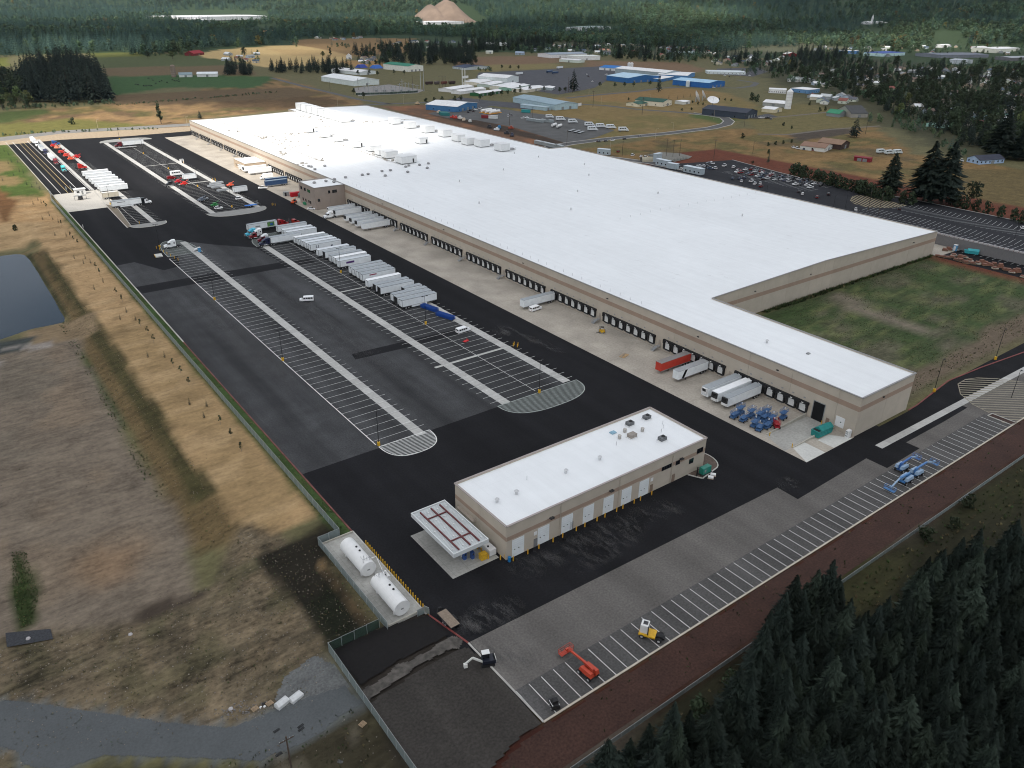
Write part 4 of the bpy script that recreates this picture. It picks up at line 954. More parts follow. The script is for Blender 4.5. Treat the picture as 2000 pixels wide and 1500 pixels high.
# ------------------------------------------------------------------ fuel island
fc = thing('fuel_canopy', 'flat pale fuel canopy with dark red roof beams', 'canopy')
ZC = 5.2; CX0, CX1, CY0, CY1 = -126.0, -117.0, 17.4, 35.5
deck = MB().box(CX0+.1,CX1-.1,CY0+.1,CY1-.1,ZC-.05,ZC+.12)
deck.build('deck', pm('deck_pale', (.50,.535,.54), .5, .06, .8), fc)
rb = MB().box(-4.35,4.35,-.06,.06,0,.09).mesh('deck_rib', pm('deck_rib', (.56,.59,.59), .5, .05, .8))
for i in range(44): put('deck_rib', rb, fc, ((CX0+CX1)/2, CY0+.55+i*.395, ZC+.12))
s = MB()
for a in ((CX0-.12,CX0+.12,CY0-.12,CY1+.12),(CX1-.12,CX1+.12,CY0-.12,CY1+.12),(CX0+.12,CX1-.12,CY0-.12,CY0+.12),(CX0+.12,CX1-.12,CY1-.12,CY1+.12)): s.box(*a,ZC-.55,ZC+.5)
s.build('fascia', pm('fascia_pale', (.60,.62,.62), .5, .05), fc)
RED = pm('beam_red', (.12,.022,.022), .5, .12, 1.0)
for x in (-124.2,-121.3,-118.9): MB().box(x-.14,x+.14,CY0+.7,CY1-.9,ZC+.22,ZC+.55).build('roof_beam', RED, fc)
for y in (21.6,31.4): MB().box(-124.1,-118.8,y-.14,y+.14,ZC+.28,ZC+.5).build('roof_beam', RED, fc)
lt = MB().cyl((0,0,0),(0,0,.25),.16,7).mesh('roof_drain', WHITE)
for x in (-125.2,-122.6,-120.2,-117.8):
    for y in (19,22.8,26.5,30.2,33.5): put('roof_drain', lt, fc, (x,y,ZC+.2))
for y in (21.6,31.4): MB().box(-121.5,-121.1,y-.2,y+.2,0,ZC-.05).build('column', WHITE, fc)
fp = thing('fuel_pump', 'dark blue fuel pump under the pale canopy', 'fuel pump', (-119.8,19.6,0)); MB().box(-.35,.35,-.4,.4,0,2.0).build('cabinet', pm('pump_blue', (.03,.08,.25), .4, .1, coord='O'), fp); MB().box(-.2,.2,-.42,-.4,1.2,1.7).build('display', GLASS, fp); MB().box(-.42,.42,-.5,.5,0,.12).build('plinth', C_KRB, fp)
fp = copy_tree(fp, (-121.4,20.4,0), 0, 'blue fuel pump beside the canopy column')
yb = thing('storage_bin', 'bright yellow equipment box on the fuel slab corner', 'bin', (-117.9,18.1,0)); MB().box(-.8,.8,-.6,.6,.1,1.5).build('body', YELL, yb); MB().box(-.86,.86,-.66,.66,1.5,1.62).build('lid', YELL, yb)
dt = thing('oil_tank', 'long white fuel tank box beside the service building end wall', 'tank', (-115.6,23,0)); MB().box(-.9,.9,-5.5,5.5,.35,1.9).build('tank_body', WHITE, dt)
for y in (-4,-1.5,1,3.5): MB().cyl((-.3,y,1.9),(-.3,y,2.15),.22,8).build('hatch', BLACK, dt)
for y in (-5,0,5): MB().box(-.7,.7,y-.2,y+.2,0,.35).build('saddle', GREYP, dt)
bl = thing('waste_drum', 'blue drum standing at the corner of the service building', 'drum', (-113.6,14.0,0)); MB().cyl((0,0,0),(0,0,1.1),.38,10).build('drum_body', pm('drum_blue', (.02,.17,.40), .4, .1, coord='O'), bl); MB().cyl((0,0,1.1),(0,0,1.16),.4,10).build('lid', pm('drum_blue', (0,0,0)), bl)
def nth(i, n):                                              # place in a row, counted from the nearer end
    return ORD[i] if i < len(ORD) else 'one'
def bollards(pts, label, group, frm='the left'):
    for i, (x, y) in enumerate(pts):
        o = put('bollard', BOLL, None, (x, y, 0)); tag(o, label+', '+nth(i, len(pts))+' from '+frm, 'bollard', group)
bollards([(x, 13.6) for x in (-112.8,-108.7,-105.5,-101.3,-98.4,-94.2,-91.5,-87.6,-85.0,-81.1,-79.0,-75.1,-72.9,-68.9)], 'yellow bollard guarding the service building doors', 'bollards along the service building doors')
bollards([(-116.9,17.4+1.45*i) for i in range(10)]+[(-114.9,15.6),(-113.9,15.4)], 'yellow bollard by the white tank box', 'bollards at the fuel island', 'the near end')
bollards([(-136.85+.0*i, 10.4+1.02*i) for i in range(28)], 'yellow bollard shielding the white tanks', 'bollards in front of the white tanks', 'the near end')
bollards([(-114.9+.55*i, 304.5-4.2*i) for i in range(7)], 'yellow bollard in the row by the lone white tractor', 'bollards at the lot corner', 'the far end')
bollards([(-40.9,109.6),(-41.9,108.8),(-40.2,108.2),(-41.2,107.3)], 'yellow bollard at the hydrant on the right landing strip', 'bollards by the near hydrant')
bollards([(-.9,15.6),(-.9,9.9),(-19.4,14.6),(-19.5,6.9)], 'yellow bollard at the corner of the drive-in ramp', 'bollards at the drive-in ramp')
bollards([(-34.5,356),(-35,358),(-36,357)], 'yellow bollard at the far paved island corner', 'bollards at the far island corner')
bollards([(-42,516),(-43,519),(-41,520)], 'yellow bollard by the far hydrant on the landing strip', 'bollards by the far hydrant')
bollards([(-42,443),(-43,446),(-41,447)], 'yellow bollard by the middle hydrant on the landing strip', 'bollards by the middle hydrant')
bollards([(-110.2,358),(-111,404),(-113.5,410)], 'yellow bollard at the end of the narrow lot', 'bollards at the narrow lot')
# ramp walls
for y, lab in ((15.6,'low concrete ramp wall beside the parked scissor lifts'),(6.6,'low concrete ramp wall beside the teal skip')):
    o = MB().add([(-19.5,y-.15,0),(-.3,y-.15,0),(-.3,y+.15,0),(-19.5,y+.15,0),(-19.5,y-.15,.25),(-.3,y-.15,1.25),(-.3,y+.15,1.25),(-19.5,y+.15,.25)], [(3,2,1,0),(4,5,6,7),(0,1,5,4),(1,2,6,5),(2,3,7,6),(3,0,4,7)]).build('ramp_wall', concrete('concrete_wall', (.40,.38,.33)), None); tag(o, lab, 'wall')
o = thing('generator', 'green generator cabinet by the end of the service building', 'generator', (-50.2,12.3,0)); MB().box(-1.6,1.6,-.7,.7,.5,2.3).build('housing', pm('gen_green', (.02,.20,.15), .4, .1, coord='O'), o); MB().box(-1.9,1.9,-.8,.8,0,.5).build('fuel_base', DARK, o); MB().box(-1.0,-.4,-.72,-.7,1.0,1.8).build('louvre', GREYP, o); MB().cyl((-2.9,.2,0),(-2.9,.2,3.0),.17,8).build('exhaust_stack', BLACK, o)
isl = rounded(-46.2,17.5,4.0,5.4,-90,90,12)+[(-52.8,22.9),(-54.3,14.4),(-52.5,11.0)]
structure('planted_island', MB().prism(isl, 0, .12), pm('mulch_brown', (.10,.075,.06), .95, .25, 1.5)); kerb('island_kerb', isl, C_KRB, .3, .2, closed=True)
o = thing('transformer', 'dark green transformer box on a white plinth in the planted island', 'transformer', (-46.3,18.6,.12)); MB().box(-1.0,1.0,-.9,.9,.2,1.8).build('cabinet', pm('trafo_green', (.022,.035,.03), .5, .1, coord='O'), o); MB().box(-1.5,1.5,-1.3,1.3,0,.2).build('plinth', C_PAL, o); MB().box(-.05,.0,-.95,-.9,.3,1.7).build('door_seam', BLACK, o)
for dx, lab in ((0,'white wrapped pallet beside the green generator, left one'),(1.7,'white wrapped pallet beside the green generator, right one')):
    o = thing('pallet', lab, 'pallet', (-50.6+dx*.9,9.9+dx*.3,0), .6, 'white pallets by the generator'); MB().box(-.5,.5,-.7,.7,.15,.55).build('load', WHITE, o); MB().box(-.55,.55,-.75,.75,0,.15).build('deck', pm('pallet_wood', (.30,.22,.14), .9, .2, 3.0, coord='O'), o)
o = thing('utility_cabinet', 'pale grey utility cabinet at the near corner of the warehouse', 'cabinet', (-1.3,1.0,0)); MB().box(-.8,.8,-.5,.5,0,2.3).build('cabinet', WHITE, o)
for z in (.5,1.2,1.8):
    for y in (-.3,.1): MB().box(-.84,-.8,y,y+.3,z,z+.35).build('meter', GREYP, o)
# ------------------------------------------------------------------ vehicles
TYRE = pm('tyre', (.016,.016,.017), .85, .2, 4.0, coord='O')
RIM = pm('rim', (.45,.45,.45), .4, .1, 2.0, coord='O', metal=.3)
CHAS = pm('chassis', (.022,.022,.024), .7, .2, 2.0, coord='O')
LAMP = pm('lamp_clear', (.7,.7,.66), .2, .05, coord='O')
TAIL = pm('lamp_red', (.35,.02,.02), .3, .1, coord='O')
_wm = {}
def wheel(parent, x, y, r=.5, w=.3, side=1, rim=RIM):
    key = (r, w, rim.name)
    if key not in _wm:
        _wm[key] = (MB().cyl((0,-w/2,0),(0,w/2,0),r,12).mesh('wheel', TYRE), MB().cyl((0,-w/2-.015,0),(0,w/2+.015,0),r*.55,10).mesh('rim', rim))
    o = put('wheel', _wm[key][0], parent, (x, y, r)); put('rim', _wm[key][1], o); return o
TRAILERS = {}
def trailer_proto(side=(226,230,232), roof=(150,156,160), L=16.15, reefer=False, open_=False, skirt=False, logo=None, nose=None, W=2.6, H=4.1):
    key = (side, roof, L, reefer, open_, skirt, logo, nose)
    t = thing('semi_trailer', 'x', 'trailer'); SD = paint(side, .45); RF = paint(roof, .5); z0 = 1.12
    s = MB(); s.box(.12,L,-W/2,W/2,z0,H-.06); 
    for i in range(1, int(L/1.2)): s.box(i*1.2,i*1.2+.03,-W/2-.012,-W/2,z0+.3,H-.25)
    s.build('box_body', SD, t)
    s = MB(); s.box(0,L+.02,-W/2-.01,W/2+.01,H-.06,H)
    for i in range(1, int(L/1.6)): s.box(i*1.6,i*1.6+.05,-W/2,W/2,H,H+.015)
    s.build('roof', RF, t)
    s = MB(); s.box(.1,L,-W/2-.02,-W/2,z0-.02,z0+.14); s.box(.1,L,-W/2-.02,-W/2,H-.2,H-.06); s.box(.1,L,W/2,W/2+.02,z0-.02,z0+.14); s.build('rail', pm('rail_grey', (.30,.31,.32), .5, .1, coord='O'), t)
    s = MB(); s.box(0,.12,-W/2,-W/2+.16,z0,H-.06); s.box(0,.12,W/2-.16,W/2,z0,H-.06); s.box(0,.12,-W/2+.16,W/2-.16,H-.24,H-.06); s.box(0,.12,-W/2+.16,W/2-.16,z0,z0+.12); s.build('rear_frame', pm('rear_frame', (.05,.05,.052), .6, .1, coord='O') if nose != 'white' else SD, t)
    if open_:
        MB().box(.115,.125,-W/2+.16,W/2-.16,z0+.12,H-.24).build('cargo_opening', BLACK, t)  # black sheet stands for the shaded inside of the open trailer
    else:
        for q in (-1, 1):
            o = MB().box(.02,.1,min(0,q*(W/2-.17)),max(0,q*(W/2-.17)),z0+.12,H-.25).build('rear_door', SD, t); MB().box(-.01,.02,q*.35-.02,q*.35+.02,z0+.2,H-.3).build('lock_rod', GREYP, o)
    MB().box(.3,L-.5,-.5,.5,.85,z0).build('chassis', CHAS, t)
    s = MB(); s.box(.0,.1,-1.1,1.1,.5,.62); s.box(.03,.1,-.6,-.5,.5,z0); s.box(.03,.1,.5,.6,.5,z0); s.build('underride_bar', CHAS, t)
    for x in (1.7, 2.95):
        for q in (-1, 1): wheel(t, x, q*1.02, .5, .52)
    s = MB()
    for q in (-.85,.85): s.box(L-4.2,L-4.0,q-.08,q+.08,.1,z0); s.box(L-4.3,L-3.9,q-.16,q+.16,0,.1)
    s.build('landing_gear', CHAS, t)
    for q in (-1,1): MB().box(.7,.73,q*1.02-.28,q*1.02+.28,.35,.95).build('mud_flap', BLACK, t)
    if skirt: MB().box(4.3,L-4.6,-W/2+.02,-W/2+.06,.35,z0).build('side_skirt', SD, t)
    if reefer:
        o = MB().box(L,L+.55,-1.0,1.0,2.2,H-.15).build('reefer_unit', DARK if reefer == 'black' else WHITE, t); MB().box(L+.55,L+.58,-.7,.7,2.9,H-.3).build('grille', BLACK, o)
        if reefer == 'black': MB().box(L,L+.5,-1.05,1.05,1.3,2.2).build('fuel_guard', WHITE, t)
    else:
        MB().box(L,L+.03,-W/2+.1,W/2-.1,z0+.1,H-.15).build('nose_panel', SD, t)
    return t
def text_part(parent, txt, size, loc, rot, m, depth=.01, name='lettering'):
    cu = bpy.data.curves.new(name, 'FONT'); cu.body = txt; cu.size = size; cu.extrude = depth; cu.align_x = 'CENTER'; cu.align_y = 'CENTER'
    cu.materials.append(m); o = bpy.data.objects.new(name, cu); COL.objects.link(o); o.parent = parent; KIDS.setdefault(parent.name, []).append(o)
    o.location = loc; o.rotation_euler = rot; dg = bpy.context.evaluated_depsgraph_get(); me = bpy.data.meshes.new_from_object(o.evaluated_get(dg)); KIDS[parent.name].remove(o); bpy.data.objects.remove(o)
    o = put(name, me, parent, loc); o.rotation_euler = rot; return o
RSIDE = (math.pi/2, 0, 0)                                    # lettering on the -y flank of a body
TP = {}
def trailer(kind, x, y, rz, label, group=None):
    """kind picks the build; x, y is the middle of the rear end, rz the heading of the nose"""
    if kind not in TP:
        TP[kind] = t = trailer_proto(**KINDS_T[kind]); t.location = (x,y,0); t.rotation_euler = (0,0,rz); t['label'] = label
        if group: t['group'] = group
        return t
    return copy_tree(TP[kind], (x,y,0), rz, label, group)
KINDS_T = {
 'grey': dict(), 'white': dict(roof=(232,234,235)), 'skirt': dict(skirt=True), 'open': dict(open_=True), 'short': dict(L=8.6), 'short_open': dict(L=8.6, open_=True),
 'reefer': dict(reefer='white'), 'reefer_b': dict(reefer='black'), 'reefer_w': dict(reefer='black', roof=(232,234,235)), 'red': dict(side=(186,60,46), roof=(128,124,122), L=14.6, nose='white'),
 'stripe': dict(L=14.6, roof=(150,152,154)), 'blue': dict(side=(46,70,104), roof=(120,136,150), L=14.6), 'tan': dict(side=(196,188,170), roof=(222,216,204), L=9.0),
 'logo': dict(), 'ulogo': dict(roof=(176,182,186)), 'purple': dict(roof=(190,196,200)), 'redlogo': dict(), 'far': dict(roof=(205,210,214))}
def tractor_proto(col, sleeper=True, fairing=None):
    t = thing('semi_tractor', 'x', 'truck'); P = paint(col, .3, spec=.6); F = P if fairing is None else paint(fairing, .3)
    s = MB(); s.box(0,6.6,-.42,.42,.75,1.0); s.box(6.3,6.6,-1.1,1.1,.45,.75); s.build('chassis', CHAS, t)
    s = MB(); s.xprism([(2.6,1.0),(4.9,1.0),(4.9,2.1),(4.45,3.0),(2.6,3.1)], -1.1, 1.1); s.build('cab', P, t)
    if sleeper:
        s = MB(); s.xprism([(.95,1.0),(2.58,1.0),(2.58,3.75),(2.2,3.95),(.95,3.95)], -1.18, 1.18); s.build('sleeper', F, t)
        s = MB(); s.xprism([(2.6,3.12),(4.2,3.05),(2.65,3.85),(2.6,3.85)], -1.0, 1.0); s.build('roof_fairing', F, t)
        for q in (-1,1): MB().box(1.4,1.95,q*1.19-.01,q*1.19+.01,2.3,2.9).build('window', GLASS, t)
    s = MB(); s.hexa([(4.92,-1.0,.95),(6.5,-.85,.95),(6.5,.85,.95),(4.92,1.0,.95)], [(4.92,-.9,2.05),(6.45,-.7,1.75),(6.45,.7,1.75),(4.92,.9,2.05)]); s.build('hood', P, t)
    for q in (-1,1): MB().xprism([(5.0,.55),(5.2,1.05),(6.1,1.05),(6.4,.6),(6.4,.9),(6.1,1.2),(5.1,1.2),(4.9,.7)], q*1.05-.16, q*1.05+.16).build('fender', P, t)
    MB().add([(4.93,-1.0,2.14),(4.93,1.0,2.14),(4.5,.95,2.95),(4.5,-.95,2.95)], [(0,1,2,3)]).build('windshield', GLASS, t)
    for q in (-1,1): MB().box(3.4,4.5,q*1.11-.01,q*1.11+.01,2.1,2.8).build('side_window', GLASS, t)
    MB().box(6.5,6.56,-.5,.5,.8,1.65).build('grille', pm('chrome', (.5,.5,.5), .25, .1, metal=.8, coord='O'), t)
    MB().box(6.55,6.75,-1.15,1.15,.4,.8).build('bumper', MATS['chrome'], t)
    for q in (-.75,.75): MB().box(6.42,6.5,q-.15,q+.15,.95,1.2).build('headlight', LAMP, t)
    for q in (-1,1):
        wheel(t, 5.75, q*1.03, .5, .3); wheel(t, .55, q*.95, .5, .5); wheel(t, -.75, q*.95, .5, .5)
        MB().cyl((2.6,q*.95,.75),(4.3,q*.95,.75),.32,10).build('fuel_tank', MATS['chrome'], t); MB().cyl((.85,q*1.05,1.0),(.85,q*1.05,3.9),.09,7).build('exhaust_stack', MATS['chrome'], t)
        MB().box(4.7,4.8,q*1.35-.12,q*1.35+.12,1.9,2.6).build('mirror', CHAS, t)
    MB().box(-1.3,0,-.42,.42,.78,.98).box(-.4,.6,-.5,.5,.98,1.15).build('fifth_wheel', CHAS, t)
    return t
TR = {}
def tractor(col, x, y, rz, label, sleeper=True, fairing=None, group=None):
    k = (col, sleeper, fairing)
    if k not in TR:
        TR[k] = t = tractor_proto(col, sleeper, fairing); t.location = (x,y,0); t.rotation_euler = (0,0,rz); t['label'] = label
        if group: t['group'] = group
        return t
    return copy_tree(TR[k], (x,y,0), rz, label, group)
CARS = {}
def car_proto(kind, col):
    nm = {'car':'parked_car','suv':'parked_car','pickup':'pickup_truck','van':'passenger_van','cargo':'cargo_van'}[kind]
    t = thing(nm, 'x', {'car':'car','suv':'car','pickup':'pickup','van':'van','cargo':'van'}[kind]); P = paint(col, .28, spec=.6)
    if kind in ('car','suv'):
        L, W, h1, h2 = (4.6,1.8,.92,1.46) if kind == 'car' else (4.7,1.86,1.05,1.74)
        s = MB(); s.hexa([(.05,-W/2,.3),(L-.05,-W/2,.3),(L-.05,W/2,.3),(.05,W/2,.3)], [(.0,-W/2+.05,h1),(L-.1,-W/2+.12,h1-.16),(L-.1,W/2-.12,h1-.16),(0,W/2-.05,h1)]); s.build('body', P, t)
        a, b_ = (.65,3.35) if kind == 'car' else (.15,3.4)
        s = MB(); s.hexa([(a,-W/2+.08,h1-.03),(b_,-W/2+.1,h1-.1),(b_,W/2-.1,h1-.1),(a,W/2-.08,h1-.03)], [(a+.45,-W/2+.28,h2-.05),(b_-.95,-W/2+.28,h2-.05),(b_-.95,W/2-.28,h2-.05),(a+.45,W/2-.28,h2-.05)]); s.build('window', GLASS, t)
        MB().box(a+.4,b_-.9,-W/2+.24,W/2-.24,h2-.05,h2).build('roof', P, t)
        wx = (.85, L-.95); wr = .33
    elif kind == 'pickup':
        L, W = 5.8, 2.0; s = MB(); s.hexa([(.0,-W/2,.45),(L-.05,-W/2,.45),(L-.05,W/2,.45),(0,W/2,.45)], [(.0,-W/2+.03,1.15),(L-.1,-W/2+.1,1.1),(L-.1,W/2-.1,1.1),(0,W/2-.03,1.15)]); s.build('body', P, t)
        MB().box(.12,2.0,-W/2+.18,W/2-.18,1.152,1.16).build('truck_bed', DARK, t)
        s = MB(); s.hexa([(2.1,-W/2+.06,1.12),(4.5,-W/2+.08,1.1),(4.5,W/2-.08,1.1),(2.1,W/2-.06,1.12)], [(2.25,-W/2+.25,1.82),(3.7,-W/2+.25,1.82),(3.7,W/2-.25,1.82),(2.25,W/2-.25,1.82)]); s.build('window', GLASS, t)
        MB().box(2.2,3.75,-W/2+.22,W/2-.22,1.82,1.88).build('roof', P, t); wx = (1.1, L-1.1); wr = .4
    else:
        L, W = 5.6, 2.0; s = MB(); s.xprism([(0,.4),(L,.4),(L,1.05),(L-.9,1.2),(L-1.6,2.02),(.25,2.08),(0,1.9)], -W/2, W/2); s.build('body', P, t)
        MB().add([(L-.92,-.85,1.25),(L-.92,.85,1.25),(L-1.58,.8,2.0),(L-1.58,-.8,2.0)], [(0,1,2,3)], 0).build('windshield', GLASS, t).location = (.02,0,.02)
        for q in (-1,1):
            for x0, x1 in (((.35,1.2),(1.35,2.2),(2.35,3.1),(3.25,4.0)) if kind == 'van' else ((3.1,3.9),)): MB().box(x0,x1,q*(W/2+.005)-.008,q*(W/2+.005)+.008,1.2,1.8).build('side_window', GLASS, t)
        MB().box(-.012,0,-.75,.75,1.25,1.75).build('rear_window', GLASS, t); wx = (1.0, L-1.1); wr = .36
    for x in wx:
        for q in (-1,1): wheel(t, x, q*(W/2-.12), wr, .22)
    for q in (-.62,.62): MB().box(L-.09,L-.03,q-.16,q+.16,.62,.78).build('headlight', LAMP, t); MB().box(-.01,.05,q-.14,q+.14,.65,.85).build('tail_light', TAIL, t)
    MB().box(L-.06,L+.06,-W/2+.1,W/2-.1,.32,.55).build('bumper', DARK, t)
    return t
CN = {(235,236,236):'white',(28,29,32):'black',(120,124,128):'silver',(70,74,80):'grey',(120,22,26):'red',(38,58,96):'blue',(196,198,200):'pale silver',(24,60,42):'green',(150,135,110):'tan'}
def car(kind, col, x, y, rz, label, group=None, z=0.0):
    k = (kind, col)
    if k not in CARS:
        CARS[k] = t = car_proto(kind, col); t.location = (x,y,z); t.rotation_euler = (0,0,rz); t['label'] = label
        if group: t['group'] = group
        return t
    return copy_tree(CARS[k], (x,y,z), rz, label, group)

# --- the long row of trailers in the middle lot, from its near end outwards
PI = math.pi
ROW = 'trailers parked in the long row'
row = [('skirt',164.2,-57,'white trailer with side doors, nearest in the long row, beside the blue racks'),('open',168.2,-57,'white trailer with dark rear frame, second from the near end of the row'),('grey',172.1,-56.6,'white trailer with grey roof, third from the near end of the row'),
 ('short_open',176.2,-49.2,'short white trailer parked at the lane side behind three long ones'),('open',182.6,-57,'white trailer with black open rear, just beyond the short trailer'),('open',186.7,-57,'white trailer with black open rear, second of the open pair'),
 ('white',193.4,-57.2,'bright white roofed trailer beyond the open pair'),('redlogo',201.9,-55.4,'grey roofed trailer with a small red mark on its flank'),('grey',205.9,-55.2,'grey roofed trailer beside the one with the red mark'),('grey',209.9,-55.2,'grey roofed trailer, second beyond the red mark'),('skirt',214.0,-55,'grey roofed trailer, first beyond the purple mark gap'),
 ('purple',225.0,-55.6,'white trailer with a purple block of lettering by the lamp post'),('white',230.4,-54.8,'bright white roofed trailer behind the purple lettering'),('grey',234.5,-55,'grey roofed trailer beyond the bright white roof'),('open',241.5,-55,'white trailer with dark rear frame at mid row'),('far',246.3,-56.2,'pale trailer with side door left of mid row'),
 ('ulogo',256.4,-55.8,'white trailer with a large dark blue U on its flank'),('far',260.7,-56,'pale trailer beside the large U'),('far',264.6,-56.2,'pale trailer, second beyond the large U'),('grey',268.5,-56.6,'grey roofed trailer, third beyond the large U'),('white',272.5,-56.8,'white trailer, fourth beyond the large U'),
 ('far',284.0,-56.5,'pale trailer behind the dark blue tractor rig'),('far',289.0,-56.5,'pale trailer second behind the dark blue tractor rig'),('skirt',297.0,-56.3,'white trailer with side door at the far end of the row')]
NAVY = pm('navy_print', (.012,.02,.06), .5, .1, coord='O')
for k, y, x, lab in row:
    t = trailer(k, x, y, 0, lab, ROW)
    if k == 'ulogo':
        text_part(t, 'U', 2.3, (3.6,-1.325,2.6), RSIDE, NAVY)
        MB().box(10.6,11.6,-1.33,-1.31,1.9,2.5).build('emblem', NAVY, t)
    if k == 'purple': MB().box(3.6,7.6,-1.33,-1.312,2.3,3.2).build('sign_panel', pm('purple_print', (.09,.03,.16), .5, .15, coord='O'), t); text_part(t, 'EXPRESS', .75, (5.6,-1.34,2.72), RSIDE, WHITE) if False else None
    if k == 'redlogo': MB().box(3.4,6.8,-1.33,-1.312,3.0,3.5).build('sign_panel', pm('crimson_print', (.30,.03,.07), .5, .15, coord='O'), t)
# rigs at the far end of the row
trailer('grey', -50.6, 279.3, PI, 'white trailer coupled to the dark blue tractor at the far end of the row')
tractor((32,36,62), -66.2, 279.3, PI, 'dark navy semi tractor coupled to a white trailer at the row end')
tractor((112,26,40), -64.5, 286.5, PI*1.02, 'maroon semi tractor with tall white fairing beside the navy rig', fairing=(220,222,224))
tractor((116,28,34), -65.6, 294.6, PI*.98, 'dark red semi tractor parked nose left on the rounded lot end', sleeper=False)
tractor((70,176,202), -65.8, 300.5, PI*1.03, 'light blue semi tractor at the far corner of the row')
tractor((236,238,238), -63.5, 298.0, PI, 'white semi tractor with teal stripe beside the light blue one')
t = trailer('logo', -68.0, 308.5, 0.05, 'white trailer with a small green picture panel crossing behind the row')
MB().box(10.6,14.6,-1.33,-1.312,1.5,3.8).build('picture_panel', pm('green_print', (.10,.22,.06), .5, .5, 1.6, coord='O'), t)
MB().box(12.2,13.8,-1.345,-1.33,1.9,3.2).build('picture_panel', pm('blue_print', (.03,.12,.32), .5, .4, 2.0, coord='O'), t)
text_part(t, 'SYSCO', .01, (4.6,-1.33,2.6), RSIDE, GREYP) if False else MB().box(4.0,6.6,-1.33,-1.312,2.2,2.8).build('sign_panel', GREYP, t)
tractor((152,24,30), -51.5, 309.6, .05, 'bright red semi tractor pulling the trailer with the green picture')
tractor((160,46,34), -45.5, 309.0, .04, 'orange red day cab just ahead of the bright red tractor', sleeper=False)
# dock trailers
DK = 'trailers backed to the near dock doors'
t = trailer('stripe', -.9, 54.9, PI, 'white trailer with a black slanting stripe backed to the near dock'); 
MB().add([(11.9,1.31,1.15),(13.1,1.31,1.15),(11.6,1.31,4.0),(10.4,1.31,4.0)], [(0,1,2,3),(3,2,1,0)]).build('stripe', BLACK, t)
trailer('red', -.9, 62.7, PI, 'red trailer with grey roof backed to the near dock')
trailer('reefer', -.9, 41.2, PI, 'grey roofed refrigerated trailer, farthest of three by the blue lifts', DK)
trailer('reefer_w', -.9, 37.2, PI, 'white roofed refrigerated trailer between two grey roofed ones', DK)
trailer('reefer_b', -.9, 33.2, PI, 'grey roofed refrigerated trailer nearest the blue scissor lifts', DK)
trailer('grey', -.9, 136.4, PI, 'lone white trailer at the dock with a white van alongside')
D2 = 'trailers docked beside the brown office'
for i, (y, k) in enumerate(((319,'reefer'),(311,'reefer_b'),(297.5,'reefer_b'),(290.5,'reefer_b'),(284,'reefer_b'),(277,'grey'))):
    trailer(k, -.9, y, PI, 'white trailer docked beside the brown office, '+ORD[i]+' from the office', D2)
tractor((236,238,238), -17.5, 311, PI, 'white semi tractor coupled to a docked trailer by the brown office')
D3 = 'trailers docked by the small tan office'
for i, (y, k) in enumerate(((476.5,'reefer'),(470.5,'far'),(466,'reefer_w'),(449,'white'))): trailer(k, -.9 if i != 2 else -1.2, y-8 if i < 3 else y, PI, 'white trailer docked by the small tan office, '+ORD[i]+' from it', D3)
# narrow lot trailers
NL = 'trailers side by side in the narrow lot'
for i, y in enumerate((446.4,454.2,462.0,472,480,491,501)): trailer('far' if i % 3 else 'white', -112.2, y, 0, 'pale roofed trailer in the narrow lot, '+ORD[i]+' from the tan box', NL)
t = trailer('skirt', -114.8, 401.6, 0, 'white trailer with small black lettering behind a white tractor in the narrow lot'); MB().box(3.0,7.4,-1.33,-1.312,3.0,3.25).build('sign_panel', BLACK, t)
tractor((232,234,236), -99.5, 401.6, 0, 'white semi tractor with black fairing heading right in the narrow lot', fairing=(26,28,32))
t = trailer('tan', -114.5, 427.5, 0, 'short tan storage container on the narrow lot')
tractor((196,40,32), -110.5, 532, 0, 'red semi tractor without trailer at the end of the pale trailers')
# entry lanes queue
LQ = 'trucks queueing in the entry lane'
for kx, y, lab in (('white',668,'white trailer at the back of the entry lane queue'),('grey',625,'grey roofed trailer second in the entry lane queue'),('white',580,'white trailer behind the maroon tractor in the entry lane')):
    trailer(kx, -119, y+8, -PI/2, lab, LQ)
tractor((236,238,238), -119, 660-8, -PI/2, 'white semi tractor at the back of the entry lane queue'); tractor((34,36,74), -119, 617-8, -PI/2, 'navy semi tractor second in the entry lane queue'); tractor((128,28,38), -119, 572-8, -PI/2, 'maroon semi tractor in the entry lane queue')
tractor((64,170,174), -119, 533, -PI/2, 'teal semi tractor with pale hood at the head of the entry lane', fairing=(80,190,190))
